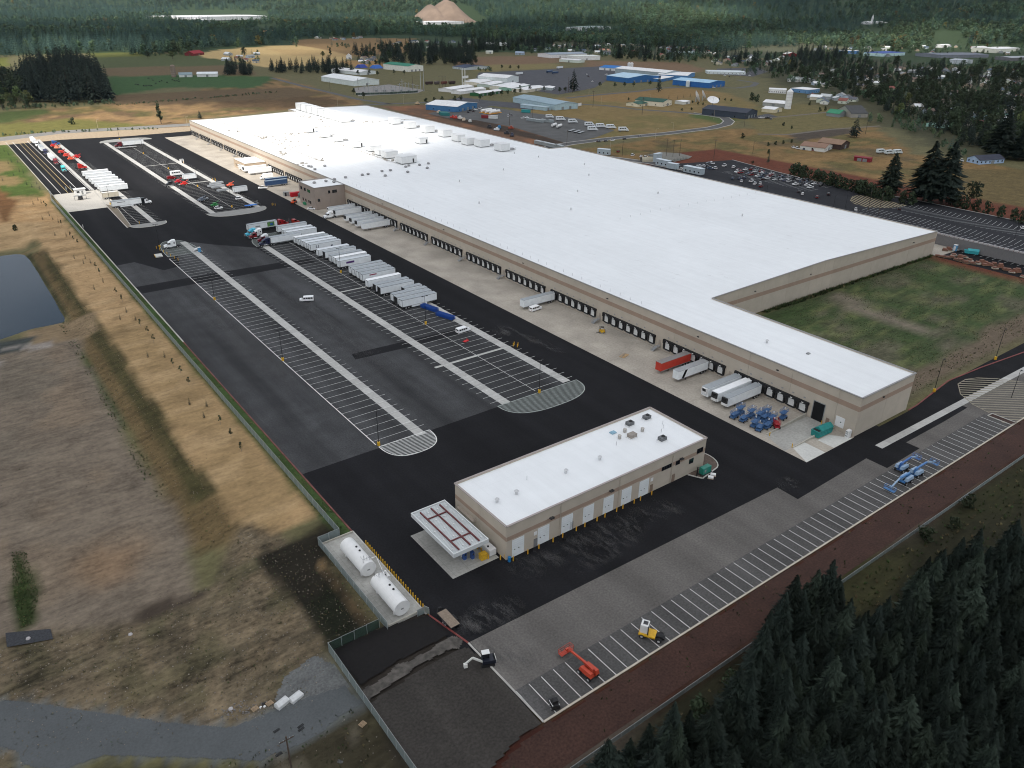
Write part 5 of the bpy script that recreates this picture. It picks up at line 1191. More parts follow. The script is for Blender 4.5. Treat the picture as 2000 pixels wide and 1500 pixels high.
# platform lot beyond
trailer('grey', -46.5, 612.5, PI+.05, 'white trailer with maroon tractor on the far paved lot end'); tractor((96,24,32), -62.5, 611.5, PI+.05, 'maroon semi tractor on the far paved lot end')
def flatbed(x, y, rz, label, col=(90,70,60), load=None, L=12.0):
    t = thing('flatbed_trailer', label, 'trailer', (x,y,0), rz); MB().box(0,L,-1.25,1.25,1.0,1.15).build('deck', paint(col, .7, .2), t); MB().box(.3,L-.2,-.4,.4,.75,1.0).build('chassis', CHAS, t)
    for wx in (1.5,2.7):
        for q in (-1,1): wheel(t, wx, q*1.0, .46, .45)
    return t
flatbed(-70.5, 602.0, .02, 'empty flatbed trailer lying in front of the far maroon rig', (150,150,150), L=16)
PLM = [(208,100,84),(226,150,120),(182,60,52),(196,70,60)]
for i, (x, y, c, lab) in enumerate(((-108.5,641,(190,52,44),'red implement stack on the far narrow lot'),(-107.5,630,(214,140,110),'orange machinery stack on the far narrow lot'),(-108,607,(196,60,50),'red machine frame in the middle of the far narrow lot'),(-107.5,590,(206,74,58),'orange machine frame in the narrow lot'),(-107,574,(214,90,60),'orange machine nearest in the far narrow lot'),(-101.8,580,(184,40,38),'red loader bucket on the far landing strip'))):
    t = thing('machinery', lab, 'machinery', (x,y,0), RNG.uniform(-.3,.3)); P = paint(c, .5)
    MB().box(-2.2,2.2,-2.4,2.4,.5,1.0).build('frame', P, t); MB().box(-1.6,.4,-1.6,1.6,1.0,2.1).build('body', P, t); MB().beam((.4,0,1.6),(2.6,.4,2.6),.4,.5).build('arm', P, t)
    for q in (-1,1): wheel(t, -1.4, q*2.3, .55, .5); wheel(t, 1.4, q*2.3, .55, .5)
tractor((44,96,160), -109.3, 647, 0, 'blue semi tractor at the far end of the narrow lot')
# things on the middle far lot
def zz(x, y): return G(200+x/5.88, 250+y/5.88)
car('cargo', (120,22,26), *zz(745,590), 0, 'red low van at the landing strip of the far middle lot')
def box_truck(x, y, rz, label, col=(232,234,234), windows=False):
    t = thing('box_truck', label, 'truck', (x,y,0), rz); P = paint(col, .4)
    MB().box(0,6.4,-1.25,1.25,1.0,3.6).build('cargo_box', P, t); s = MB(); s.xprism([(6.5,.6),(8.6,.6),(8.6,1.35),(7.9,1.6),(7.5,2.5),(6.5,2.55)], -1.1, 1.1); s.build('cab', P, t)
    MB().add([(7.93,-1,1.64),(7.93,1,1.64),(7.53,.95,2.46),(7.53,-.95,2.46)], [(0,1,2,3)]).build('windshield', GLASS, t); MB().box(.2,8.3,-.45,.45,.65,.95).build('chassis', CHAS, t)
    for wx in (1.5,7.4):
        for q in (-1,1): wheel(t, wx, q*1.0, .45, .4)
    if windows:
        for k in range(4): MB().box(.5+k*1.45,1.6+k*1.45,-1.27,-1.25,2.3,3.1).build('side_window', GLASS, t)
    return t
box_truck(*zz(790,560), .05, 'white shuttle bus with dark windows on the far middle lot', windows=True)
t = trailer('short', *zz(930,605), 0, 'short white trailer beside the shuttle on the far middle lot')
tractor((28,28,32), *zz(850,660), PI, 'black day cab tractor amid red machines on the far middle lot', sleeper=False)
for i, (x, y, c, lab) in enumerate(((870,630,(176,34,46),'dark red machine beside the black tractor'),(940,655,(200,50,44),'red and white machine beside the black tractor'),(1140,840,(96,104,116),'grey steel frame on the landing strip'),(1290,900,(44,120,64),'green skip near the white car'),(1470,670,(216,96,70),'orange boom machine by the lamp post'))):
    t = thing('machinery', lab, 'machinery', (*zz(x,y),0), .1); P = paint(c, .5); MB().box(-2,2,-1.1,1.1,.5,1.3).build('body', P, t); MB().box(-.6,.9,-.8,.8,1.3,2.2).build('cabin', P, t)
    for q in (-1,1): wheel(t, -1.2, q*1.05, .5, .35); wheel(t, 1.2, q*1.05, .5, .35)
    MB().beam((.5,0,1.9),(3.0,.3,2.9),.3,.3).build('arm', P, t)
for i, (x, y, L) in enumerate(((1290,665,9),(1310,640,9),(1330,680,9),(1380,720,7))):
    t = thing('steel_bundle', 'bundle of grey steel joists stacked on the far lot, '+ORD[i]+' from the left', 'steel bundle', (*zz(x,y),0), .2, 'bundles of steel joists'); 
    for j in range(5):
        s = MB(); s.beam((-L/2,(j-2)*.5,.3),(L/2,(j-2)*.5,.3),.25,.5); s.beam((-L/2,(j-2)*.5,.9),(L/2,(j-2)*.5,.9),.2,.3); s.build('joist', pm('joist_grey', (.33,.35,.37), .6, .15, coord='O'), t)
trailer('short', *zz(1510,755), .05, 'short white trailer by the joist bundles'); car('suv', (235,236,236), *zz(1530,825), .05, 'white pickup sized car beside the short trailer'); car('suv', (235,236,236), *zz(1290,935), 0, 'white car near the end of the far middle lot')
car('pickup', (120,124,128), *zz(1110,835), .1, 'silver pickup on the far landing strip'); flatbed(*zz(1640,915), .03, 'flat trailer with blue tarpaulin near the lot end', (46,110,190), L=7)
t = thing('forklift', 'small grey forklift near the far lot end', 'forklift', (*zz(1780,880),0), .4); MB().box(-1,1,-.6,.6,.3,1.1).build('body', GREYP, t); MB().box(1,1.1,-.5,.5,.1,2.6).build('mast', DARK, t); MB().box(-.7,.5,-.5,.5,2.1,2.2).build('roof', GREYP, t)
for q in (-.5,.5): wheel(t,-.6,q,.3,.2); wheel(t,.7,q,.35,.2)
t = thing('portable_cabin', 'small white cabin box at the edge of the far landing strip', 'cabin', (*zz(915,400),0)); MB().box(-1.2,1.2,-1.2,1.2,0,2.6).build('wall', WHITE, t); MB().box(-1.3,1.3,-1.3,1.3,2.6,2.7).build('roof', GREYP, t); MB().box(-.4,.4,-1.23,-1.2,0,2.0).build('door', DARK, t)
# far dock area
def zy(x, y): return G(380+x/6.25, 220+y/6.25)
box_truck(*zy(955,800), PI, 'white box truck parked on the far dock apron')
trailer('blue', *zy(1130,880), PI, 'dark blue container trailer on the apron before the brown office'); trailer('blue', *zy(1130,850), PI, 'second dark blue container behind the first on the apron')
car('pickup', (235,236,236), *zy(890,925), PI*.9, 'white pickup at the edge of the apron by the blue containers')
t = thing('shipping_container', 'red shipping container by the brown office', 'container', (*zy(1230,1020),0), 0); P = paint((168,26,38), .5); MB().box(-3,5,-1.22,1.22,.1,2.6).build('body', P, t)
for q in range(16): MB().box(-2.9+q*.5,-2.7+q*.5,-1.27,-1.22,.2,2.5).build('corrugation', P, t)
MB().box(-3.05,-3,-1.1,1.1,.2,2.5).build('door', P, t)
t = thing('shipping_container', 'grey open container with dark doorway left of the red one', 'container', (*zy(1120,1015),0), 0); MB().box(-1.5,1.5,-1.2,1.2,0,2.5).build('body', GREYP, t); MB().box(-1.3,-.2,-1.24,-1.2,.1,2.3).build('door', BLACK, t)  # the dark doorway is a black sheet painted for its shade
t = thing('lift_truck', 'orange red telescopic lift beside the brown office', 'lift', (*zy(1215,1105),0), .8); P = paint((206,74,34), .45); MB().box(-2.4,2.4,-1,1,.6,1.3).build('body', P, t); MB().box(-.6,.8,-1,-.1,1.3,2.4).build('cabin', GLASS, t); MB().beam((-2,.4,1.8),(3.4,.4,2.2),.45,.5).build('boom', paint((222,120,40), .45), t)
for q in (-1,1): wheel(t,-1.5,q,.6,.4); wheel(t,1.6,q,.6,.4)
def skip(x, y, rz, label, col, lid=True, L=6.0, W=2.4, H=1.6, open_=False):
    t = thing('skip', label, 'skip', (x,y,0), rz); P = paint(col, .55, .15); s = MB(); s.hexa([(.3,-W/2,.2),(L-.2,-W/2,.2),(L-.2,W/2,.2),(.3,W/2,.2)], [(0,-W/2,H),(L,-W/2,H),(L,W/2,H),(0,W/2,H)]); s.build('body', P, t)
    for i in range(7): MB().box(.6+i*.75,.72+i*.75,-W/2-.08,-W/2,.25,H-.1).build('rib', P, t)
    MB().box(-.04,L+.04,-W/2-.06,W/2+.06,H,H+.1).build('rim', P, t)
    if open_: MB().box(.3,1.6,-W/2+.15,W/2-.15,H+.101,H+.11).build('opening', BLACK, t)  # black sheet stands for the shade inside the skip
    if lid: MB().add([(1.4,-W/2,H+.12),(L,-W/2,H+.12),(L,0,H+1.0),(1.4,0,H+1.0),(1.4,W/2,H+.12),(L,W/2,H+.12)], [(0,1,2,3),(3,2,5,4),(0,3,4),(1,5,2)]).build('lid', P, t)
    return t
skip(-9.6, 6.6, -.04, 'teal skip with a peaked lid beside the drive-in ramp', (36,128,124), open_=True, L=7.0, W=2.5, H=2.1)
skip(*zy(1340,1130), .3, 'green skip beside the brown office', (30,120,84), L=5); skip(*zy(1290,1040), 1.2, 'grey skip between the red container and the brown office', (96,106,108), L=5)
car('car', (235,236,236), *G(601,409), -.6, 'white car at the edge of the lane below the brown office')
car('van', (235,236,236), *G(613,587), PI*.86, 'lone white minivan on the open asphalt between the lots')
car('van', (235,236,236), *G(893,652), .08, 'white passenger van beside the right landing strip'); car('van', (235,236,236), *G(1036,609), .1, 'white passenger van alongside the lone dock trailer')
# white tractor at the lot corner, toilet and tank
tractor((238,240,240), -105.5, 301.5, PI*.98, 'lone white semi tractor by the row of yellow bollards')
t = thing('portable_toilet', 'blue portable toilet on the left landing strip', 'toilet', (*G(390,492),0)); MB().box(-.6,.6,-.6,.6,0,2.2).build('cabin', pm('toilet_blue', (.10,.30,.52), .5, .1, coord='O'), t); MB().box(-.65,.65,-.65,.65,2.2,2.35).build('roof', WHITE, t); MB().box(-.4,.4,-.63,-.6,.1,2.0).build('door', MATS['toilet_blue'], t)
t = thing('water_tank', 'small white tank beside the blue portable toilet', 'tank', (*G(382,490),0), .5); MB().cyl((-1,0,.7),(1,0,.7),.6,10).build('vessel', WHITE, t); MB().box(-.9,.9,-.5,.5,0,.2).build('skid', DARK, t)
t = thing('concrete_block', 'concrete block with yellow edge beside the bollards', 'block', (*G(310,500),0), -.1); MB().box(-1.6,1.6,-2.4,2.4,0,.5).build('slab', C_PAL, t); MB().box(-1.7,-1.6,-2.4,2.4,0,.6).build('edge', YELL, t)
# blue rack stacks
def rack(x, y, rz, L, label):
    t = thing('rack_bundle', label, 'racks', (x,y,0), rz); P = paint((26,72,150), .5)
    for i in range(6):
        s = MB()
        for z in (.25,.8,1.35): s.beam((-L/2,(i-2.5)*.42,z),(L/2,(i-2.5)*.42,z),.12,.16)
        for k in range(int(L/1.2)+1): s.beam((-L/2+k*1.2,(i-2.5)*.42,.1),(-L/2+k*1.2,(i-2.5)*.42,1.45),.1)
        s.build('rack_frame', P, t)
    MB().box(-L/2,L/2,-1.2,1.2,0,.1).build('skid', DARK, t); return t
rack(-47.6, 157.5, -1.35, 8.5, 'narrow bundle of blue steel racking by the nearest trailer'); rack(-47.0, 146.5, -1.3, 8.5, 'wide bundle of blue steel racking behind the lamp post')
t = thing('trolley', 'small red trolley frame on the stalls near the white van', 'trolley', (*G(910,668),0), .3); P = paint((190,30,34), .5); MB().box(-1.1,1.1,-.6,.6,.35,.5).build('deck', P, t); MB().beam((-1,0,.5),(-1,0,1.4),.1).beam((1,-.5,.5),(1,.5,1.0),.1).build('handle', P, t)
for q in (-.5,.5): wheel(t,-.7,q,.18,.1); wheel(t,.7,q,.18,.1)
t = thing('forklift', 'yellow and black forklift standing on the dock apron', 'forklift', (*G(1175,650),0), 2.4); MB().box(-1.1,.9,-.65,.65,.3,1.2).build('body', YELL, t); MB().box(-1.3,-1.1,-.6,.6,.3,1.3).build('counterweight', BLACK, t); s = MB()
for q in (-.55,.55): s.beam((-.9,q,1.2),(-.7,q,2.3),.08); s.beam((.6,q,1.2),(.4,q,2.3),.08)
s.box(-.8,.6,-.6,.6,2.3,2.38); s.build('overhead_guard', BLACK, t); MB().box(.95,1.1,-.45,-.3,.1,2.5).box(.95,1.1,.3,.45,.1,2.5).build('mast', DARK, t); MB().box(1.1,2.1,-.4,-.28,.1,.16).box(1.1,2.1,.28,.4,.1,.16).build('fork', DARK, t)
for q in (-.6,.6): wheel(t,-.7,q,.32,.25); wheel(t,.6,q,.38,.28)
t = thing('plywood_sheet', 'brown plywood sheet with pipes lying on the apron', 'plywood', (*G(1219,695),0), .3); MB().box(-1.9,1.9,-1.0,1.0,.02,.14).build('board', pm('plywood', (.34,.23,.12), .8, .2, 1.5, coord='O'), t); MB().cyl((-1.7,.2,.25),(1.6,.5,.25),.1,6).build('pipe', GREYP, t)

# --- scissor lifts by the ramp
SB = paint((24,62,142), .45)
def scissor_proto(col, h=2.2):
    t = thing('scissor_lift', 'x', 'scissor lift'); P = paint(col, .45)
    MB().box(-1.25,1.25,-.75,.75,.35,1.0).build('base', P, t)
    for wx in (-.9,.9):
        for q in (-.8,.8): wheel(t, wx, q, .38, .28)
    s = MB()
    for q in (-.45,.45):
        z0 = 1.0; st = (h-1.05)/2
        for k in range(2): s.beam((-1,q,z0+k*st),(1,q,z0+(k+1)*st),.1); s.beam((1,q,z0+k*st),(-1,q,z0+(k+1)*st),.1)
    s.build('scissor_arms', P, t)
    MB().box(-1.4,1.4,-.75,.75,h,h+.12).build('platform', P, t)
    s = MB()
    for z in (.55,1.1):
        s.beam((-1.4,-.75,h+z),(1.4,-.75,h+z),.06); s.beam((-1.4,.75,h+z),(1.4,.75,h+z),.06); s.beam((-1.4,-.75,h+z),(-1.4,.75,h+z),.06); s.beam((1.4,-.75,h+z),(1.4,.75,h+z),.06)
    for x in (-1.4,-.7,0,.7,1.4):
        for q in (-.75,.75): s.beam((x,q,h+.1),(x,q,h+1.12),.06)
    s.build('guard_rail', P, t); MB().box(1.2,1.38,.3,.6,h+.6,h+1.1).build('control_box', WHITE, t)
    return t
SP = {}
def scissor(col, h, x, y, rz, label):
    k = (col, h); g = 'scissor lifts parked by the ramp'
    if k not in SP: SP[k] = t = scissor_proto(col, h); t.location = (x,y,0); t.rotation_euler = (0,0,rz); t['label'] = label; t['group'] = g; return t
    return copy_tree(SP[k], (x,y,0), rz, label, g)
B1 = (66,100,142)
for h, x, y, rz, lab in ((1.5,-19.2,27.6,.1,'low blue scissor lift at the far left of the cluster'),(2.2,-15.6,28.3,.1,'tall blue scissor lift with white control panel beside the trailer'),(1.5,-18.6,24.6,.1,'low blue scissor lift at the lane edge, left group'),(2.3,-14.6,25.0,.1,'blue scissor lift behind the left group'),(2.0,-13.4,22.8,.2,'blue scissor lift at the right of the left group'),
    (1.9,-18.6,20.6,.2,'blue scissor lift at the front of the middle group'),(2.2,-10.6,22.6,.1,'tallest blue scissor lift in the middle group'),(2.0,-13.6,20.8,.1,'blue scissor lift left of the tallest one'),(1.5,-19.2,18.4,.3,'low blue scissor lift nearest the dark lane, front left'),(1.5,-16.2,17.9,.1,'low blue scissor lift beside the red one'),(1.9,-12.0,19.4,.1,'blue scissor lift just behind the red one'),(2.3,-7.6,18.6,.15,'lone blue scissor lift nearest the dock wall')):
    scissor(B1, h, x, y, rz, lab)
scissor((150,34,42), 1.5, -13.6, 16.6, .9, 'red scissor lift, the only red one by the ramp')
# --- boom lifts
def boom_lift(x, y, rz, label, col, hood, pts, basket_w=2.2):
    t = thing('boom_lift', label, 'boom lift', (x,y,0), rz); P = paint(col, .4); Hd = paint(hood, .4)
    MB().box(-1.5,1.5,-.8,.8,.55,.95).build('chassis', P, t)
    for wx in (-1.25,1.25):
        for q in (-1.0,1.0): wheel(t, wx, q, .5, .4)
    MB().cyl((0,0,.95),(0,0,1.2),.7,10).build('slew_ring', DARK, t)
    for q in (-1,1):
        s = MB(); s.hexa([(-1.9,q*.72-.45,1.2),(1.3,q*.72-.45,1.2),(1.3,q*.72+.45,1.2),(-1.9,q*.72+.45,1.2)], [(-1.7,q*.72-.35,2.1),(1.0,q*.72-.35,2.0),(1.0,q*.72+.35,2.0),(-1.7,q*.72+.35,2.1)]); s.build('hood', Hd, t)
    MB().box(-1.4,-.6,-.25,.25,1.2,2.6).build('turret', P, t)
    for i in range(len(pts)-1):
        w = .42-.07*i; MB().beam(pts[i], pts[i+1], w, w).build('boom', P if i % 2 == 0 else Hd, t)
    e = Vector(pts[-1]); s = MB(); 
    s.box(e.x-.1,e.x+.9,e.y-basket_w/2,e.y+basket_w/2,e.z-.5,e.z-.42)
    for z in (0,.6):
        s.beam((e.x-.1,e.y-basket_w/2,e.z+z),(e.x-.1,e.y+basket_w/2,e.z+z),.06); s.beam((e.x+.9,e.y-basket_w/2,e.z+z),(e.x+.9,e.y+basket_w/2,e.z+z),.06); s.beam((e.x-.1,e.y-basket_w/2,e.z+z),(e.x+.9,e.y-basket_w/2,e.z+z),.06); s.beam((e.x-.1,e.y+basket_w/2,e.z+z),(e.x+.9,e.y+basket_w/2,e.z+z),.06)
    for a in (-.1,.9):
        for b_ in (-1,0,1): s.beam((e.x+a,e.y+b_*basket_w/2,e.z-.45),(e.x+a,e.y+b_*basket_w/2,e.z+.6),.05)
    s.build('basket', P, t); MB().box(e.x+.0,e.x+.3,e.y-.3,e.y+.3,e.z+.2,e.z+.6).build('control_box', Hd, t)
    return t
boom_lift(-121.0, -20.6, 1.62, 'red boom lift with its basket stretched out over the stalls', (176,66,48), (184,70,48), [(-1.2,0,2.4),(1.2,0,2.5),(4.6,-.1,2.2),(5.9,-.3,1.1)], 3.0)
boom_lift(-5.4, -17.6, -.02, 'blue boom lift with white hoods, farthest left of the three', (52,96,156), (142,166,190), [(-1.2,0,2.5),(3.6,0,2.8),(6.4,0,1.9)])
boom_lift(-4.6, -21.3, -.04, 'blue boom lift with white hoods pointing right along the stalls', (70,116,168), (142,166,190), [(-1.2,0,2.5),(3.8,0,2.8),(7.4,-.2,1.6)])
boom_lift(-10.4, -21.3, 3.12, 'blue boom lift with white hoods pointing left along the stalls', (70,120,172), (142,166,190), [(-1.2,0,2.5),(3.4,0,2.6),(6.9,0,1.0)], 2.8)
# --- yard tractor, excavator, skid loader, utility trailer
t = thing('yard_tractor', 'yellow yard tractor with a white box cab on the lower stalls', 'yard tractor', (-104.6,-20.6,0), 2.12); s = MB(); s.box(-3.0,2.0,-.5,.5,.6,.95); s.build('chassis', BLACK, t)
MB().box(.4,1.9,-1.1,.7,1.1,3.0).build('cab', WHITE, t); MB().box(1.9,1.92,-.95,.55,1.9,2.8).build('windshield', GLASS, t); MB().box(.6,1.7,-1.12,-1.1,1.9,2.8).build('side_window', GLASS, t); MB().box(.38,.4,-.9,.5,1.9,2.8).build('rear_window', GLASS, t); MB().box(.6,1.5,-.7,.2,3.0,3.1).build('roof_hatch', GLASS, t)
MB().box(-1.2,2.1,-1.15,1.15,.75,1.1).build('deck', YELL, t); MB().box(.2,.4,.75,1.0,1.1,3.1).build('exhaust_stack', BLACK, t); MB().box(-2.6,-1.4,-.5,.5,.95,1.2).build('fifth_wheel', BLACK, t)
for q in (-1,1): wheel(t,1.4,q*1.0,.5,.35); wheel(t,-2.0,q*.95,.5,.5)
t = thing('mini_excavator', 'dark mini excavator with a white arm at the lot corner', 'excavator', (-134.6,-7.4,0), 2.75); BL = paint((24,28,40), .4)
for q in (-.75,.75): MB().box(-1.3,1.3,q-.2,q+.2,.05,.6).build('track', BLACK, t)
MB().box(-1.5,1.0,-.9,.9,.75,1.5).build('body', BL, t); MB().box(-.4,.9,-.9,.1,1.5,2.6).build('cabin', GLASS, t); MB().box(-.5,1.0,-.95,.15,2.6,2.7).build('roof', WHITE, t); MB().box(-1.6,-1.2,-.8,.8,.8,1.5).build('counterweight', WHITE, t)
WA = paint((214,214,208), .5); MB().beam((.9,.4,1.1),(2.9,.4,2.6),.3,.35).build('boom', WA, t); MB().beam((2.9,.4,2.6),(4.3,.4,1.4),.25,.3).build('stick', WA, t); MB().box(3.9,4.6,.1,.7,.6,1.4).build('bucket', WA, t)
t = thing('skid_loader', 'small black skid loader in the corner stall', 'loader', (-130.6,-22.6,0), 1.2); MB().box(-.9,.8,-.6,.6,.3,1.2).build('body', BLACK, t); MB().box(-.5,.4,-.5,.5,1.2,1.9).build('cabin', BLACK, t); MB().beam((-.8,.6,1.2),(1.2,.6,.5),.14).beam((-.8,-.6,1.2),(1.2,-.6,.5),.14).build('arm', WHITE, t); MB().box(1.1,1.6,-.7,.7,.1,.6).build('bucket', DARK, t)
for q in (-.7,.7): wheel(t,-.5,q,.34,.25); wheel(t,.5,q,.34,.25)
t = thing('utility_trailer', 'wooden decked utility trailer parked by the red kerb', 'trailer', (-134.5,6.4,0), 1.58); WD = pm('deck_wood', (.24,.19,.145), .9, .15, 2.0, coord='O')
for i in range(10): MB().box(-2.6,2.6,-1.05+i*.21,-.86+i*.21,.62,.68).build('plank', WD, t)
s = MB(); s.beam((-2.65,-1.12,.6),(2.65,-1.12,.6),.1,.16); s.beam((-2.65,1.12,.6),(2.65,1.12,.6),.1,.16); s.beam((2.65,-1.12,.6),(3.9,0,.6),.1); s.beam((2.65,1.12,.6),(3.9,0,.6),.1); s.beam((-2.65,-1.12,.6),(-2.65,1.12,.6),.1,.16); s.build('frame', BLACK, t)
for q in (-1.28,1.28):
    wheel(t,-.9,q,.36,.22); wheel(t,-.1,q,.36,.22); MB().box(-1.35,.4,q-.14,q+.14,.74,.8).build('mudguard', BLACK, t)
MB().box(2.9,3.4,-.3,.3,.66,1.2).build('tool_box', BLACK, t)
# ------------------------------------------------------------------ trees
def leafmat(name, col, var=.35, rnd=.3, trans=.15):
    m, n, l, b = newmat(name)
    ge = n.new('ShaderNodeNewGeometry'); oi = n.new('ShaderNodeObjectInfo'); tx = n.new('ShaderNodeTexNoise'); tx.inputs['Scale'].default_value = .45; tx.inputs['Detail'].default_value = 3
    l.new(ge.outputs['Position'], tx.inputs['Vector'])
    def mr(v, a0, a1, b0, b1):
        r = n.new('ShaderNodeMapRange'); r.inputs['From Min'].default_value = a0; r.inputs['From Max'].default_value = a1; r.inputs['To Min'].default_value = b0; r.inputs['To Max'].default_value = b1
        l.new(v, r.inputs['Value']); return r.outputs['Result']
    mu = n.new('ShaderNodeMath'); mu.operation = 'MULTIPLY'; l.new(mr(tx.outputs['Fac'], .3, .7, 1-var, 1+var), mu.inputs[0]); l.new(mr(oi.outputs['Random'], 0, 1, 1-rnd, 1+rnd), mu.inputs[1])
    sc = n.new('ShaderNodeVectorMath'); sc.operation = 'SCALE'; l.new(mu.outputs[0], sc.inputs['Scale'])
    hs_ = n.new('ShaderNodeHueSaturation'); hs_.inputs['Color'].default_value = (*col, 1); l.new(mr(oi.outputs['Random'], 0, 1, .475, .525), hs_.inputs['Hue']); l.new(hs_.outputs['Color'], sc.inputs[0])
    l.new(sc.outputs['Vector'], b.inputs['Base Color']); b.inputs['Roughness'].default_value = .75; b.inputs['Specular IOR Level'].default_value = .2
    if trans:
        t = n.new('ShaderNodeBsdfTranslucent'); mx = n.new('ShaderNodeMixShader'); mx.inputs['Fac'].default_value = trans
        l.new(sc.outputs['Vector'], t.inputs['Color']); l.new(b.outputs[0], mx.inputs[1]); l.new(t.outputs[0], mx.inputs[2]); l.new(mx.outputs[0], n['Material Output'].inputs['Surface'])
    return m
L_FIR = leafmat('fir_needles', (.020,.030,.023)); L_FIR2 = leafmat('fir_needles_pale', (.036,.052,.037)); L_LEAF = leafmat('leaves', (.062,.085,.036)); L_LEAF2 = leafmat('leaves_bright', (.095,.12,.045)); L_DARK = leafmat('leaves_dark', (.036,.050,.026)); L_GOLD = leafmat('leaves_gold', (.16,.13,.05)); L_DRY = leafmat('dry_twigs', (.12,.09,.065))
BARK = pm('bark', (.085,.065,.05), .95, .3, 2.0, coord='O'); BARKP = pm('bark_pale', (.17,.155,.14), .9, .25, 2.0, coord='O')
def conifer_mesh(seed, whorls, per, wd, sub, mat, droop=.35, gap=.12, jag=.35):
    """crown of unit height: whorls of drooping boughs, each a bent frond with side sprigs"""
    r = random.Random(seed); s = MB(); lean = (r.uniform(-.01,.01), r.uniform(-.01,.01))
    for i in range(whorls):
        t = i/(whorls-1); z = gap+(1-gap)*t**.92; R = wd*((1-t)**.85*.97+.03)*r.uniform(1-jag*.5,1+jag*.3)
        if t < .12: R *= .75+2*t
        a0 = r.uniform(0, 6.28)
        for k in range(max(3, int(per*(1-.45*t)))):
            a = a0+6.283*k/max(3, int(per*(1-.45*t)))+r.uniform(-.35,.35); Rk = R*r.uniform(1-jag,1.08); c, q = math.cos(a), math.sin(a); zz_ = z+r.uniform(-.02,.02)
            w = (.26+.5*Rk)*Rk*.9+.012; dr = droop*Rk*r.uniform(.5,1.2); up = .05*Rk
            f = lambda d, o, h: (c*d-q*o+lean[0]*zz_, q*d+c*o+lean[1]*zz_, zz_+h)
            p0 = f(0,0,.02); m1 = f(Rk*.5, w*.5, up-dr*.25); m2 = f(Rk*.5, -w*.5, up-dr*.25); mt = f(Rk*.55, 0, up+.018-dr*.15); tip = f(Rk, 0, -dr)
            s.add([p0, m1, mt, tip, m2], [(0,1,2),(1,3,2),(0,2,4),(4,2,3)])
            for j in range(sub):
                d = Rk*r.uniform(.3,.95); o = r.uniform(-.4,.4)*w*1.4; L = .1*r.uniform(.5,1.2)*(Rk+.08)*2.0; aa = r.uniform(-.9,.9); h = up-dr*(d/Rk)**1.5+r.uniform(-.012,.016)
                s.add([f(d-L*.4*math.cos(aa), o-L*.25, h-.006), f(d+L, o+L*math.sin(aa), h-.022*r.random()), f(d-L*.2, o+L*.45, h+.014)], [(0,1,2)])
    s.add([(-.008,0,.93),(.008,0,.93),(0,.008,.93),(lean[0],lean[1],1.01)], [(0,1,3),(1,2,3),(2,0,3)])
    return s.mesh('crown', mat)
def leafy_mesh(seed, blobs, quads, size, mat, wd=.32, z0=.22, z1=.98, tall=False):
    r = random.Random(seed); s = MB(); B = []
    for i in range(blobs):
        t = (i+.5)/blobs; z = z0+(z1-z0)*(.15+.75*t); k = math.sin(math.pi*min(.95, .18+t*.75)); R = wd*(.45 if not tall else .5)*(.6+.6*k)*r.uniform(.8,1.2)
        a = r.uniform(0, 6.28); d = wd*.62*k*r.uniform(.3,1.0); B.append((d*math.cos(a), d*math.sin(a), z, R))
    for i in range(quads):
        x, y, z, R = B[i % blobs]; v = Vector((r.gauss(0,1), r.gauss(0,1), r.gauss(0,1)+.35)).normalized(); rad = R*r.uniform(.72,1.08)
        c = Vector((x,y,z))+Vector((v.x*rad, v.y*rad, v.z*rad*.85)); nrm = (v+Vector((r.gauss(0,.5), r.gauss(0,.5), r.gauss(0,.5)))).normalized()
        u = nrm.orthogonal().normalized(); w = nrm.cross(u); t_ = r.uniform(0,6.28); e = (u*math.cos(t_)+w*math.sin(t_))*size*r.uniform(.6,1.3); g = nrm.cross(e)*r.uniform(.5,.9)
        s.add([c-e, c-g*.8+nrm*size*.12, c+e, c+g], [(0,1,2,3)])
    return s.mesh('crown', mat)
def trunk_mesh(h=.9, r=.018, mat=None, branchy=False):
    s = MB(); s.cyl((0,0,-.02),(0,0,h), r, 6, 0, r*.25)
    if branchy:
        q = random.Random(4)
        for i in range(6): a = i*1.1; z = .25+.06*i; s.cyl((0,0,z),(.2*math.cos(a),.2*math.sin(a),z+.18), r*.4, 4, 0, r*.12)
    return s.mesh('trunk', mat or BARK)
NEARF = [conifer_mesh(i, 30, 10, .27+.02*(i % 3), 7, L_FIR2 if i % 3 == 2 else L_FIR) for i in range(5)]
MIDF = [conifer_mesh(20+i, 15, 8, (.27,.33,.24,.36)[i], 1, (L_FIR, L_FIR, L_FIR2, L_FIR)[i]) for i in range(4)]
L_FF = leafmat('fir_far', (.036,.070,.056)); L_FF2 = leafmat('fir_far_pale', (.062,.108,.080)); L_FL = leafmat('leaf_far', (.085,.135,.082)); L_FL2 = leafmat('leaf_far_bright', (.120,.165,.085)); L_FD = leafmat('leaf_far_dark', (.062,.092,.046))  # far leaf colours lightened to look sunlit, with a bluish cast
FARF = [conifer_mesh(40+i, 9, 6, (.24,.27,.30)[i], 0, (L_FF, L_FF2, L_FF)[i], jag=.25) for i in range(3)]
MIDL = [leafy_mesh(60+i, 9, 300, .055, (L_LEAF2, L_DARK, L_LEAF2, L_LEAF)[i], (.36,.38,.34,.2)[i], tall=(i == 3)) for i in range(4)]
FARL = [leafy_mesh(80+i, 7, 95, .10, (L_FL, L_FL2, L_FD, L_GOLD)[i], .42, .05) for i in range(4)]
ROUND = leafy_mesh(90, 5, 160, .07, L_DARK, .34, .30, .98); POPL = leafy_mesh(91, 10, 420, .04, L_DARK, .14, .04, 1.0, True); BUSH = leafy_mesh(92, 6, 150, .11, L_DARK, .62, -.1, .9)
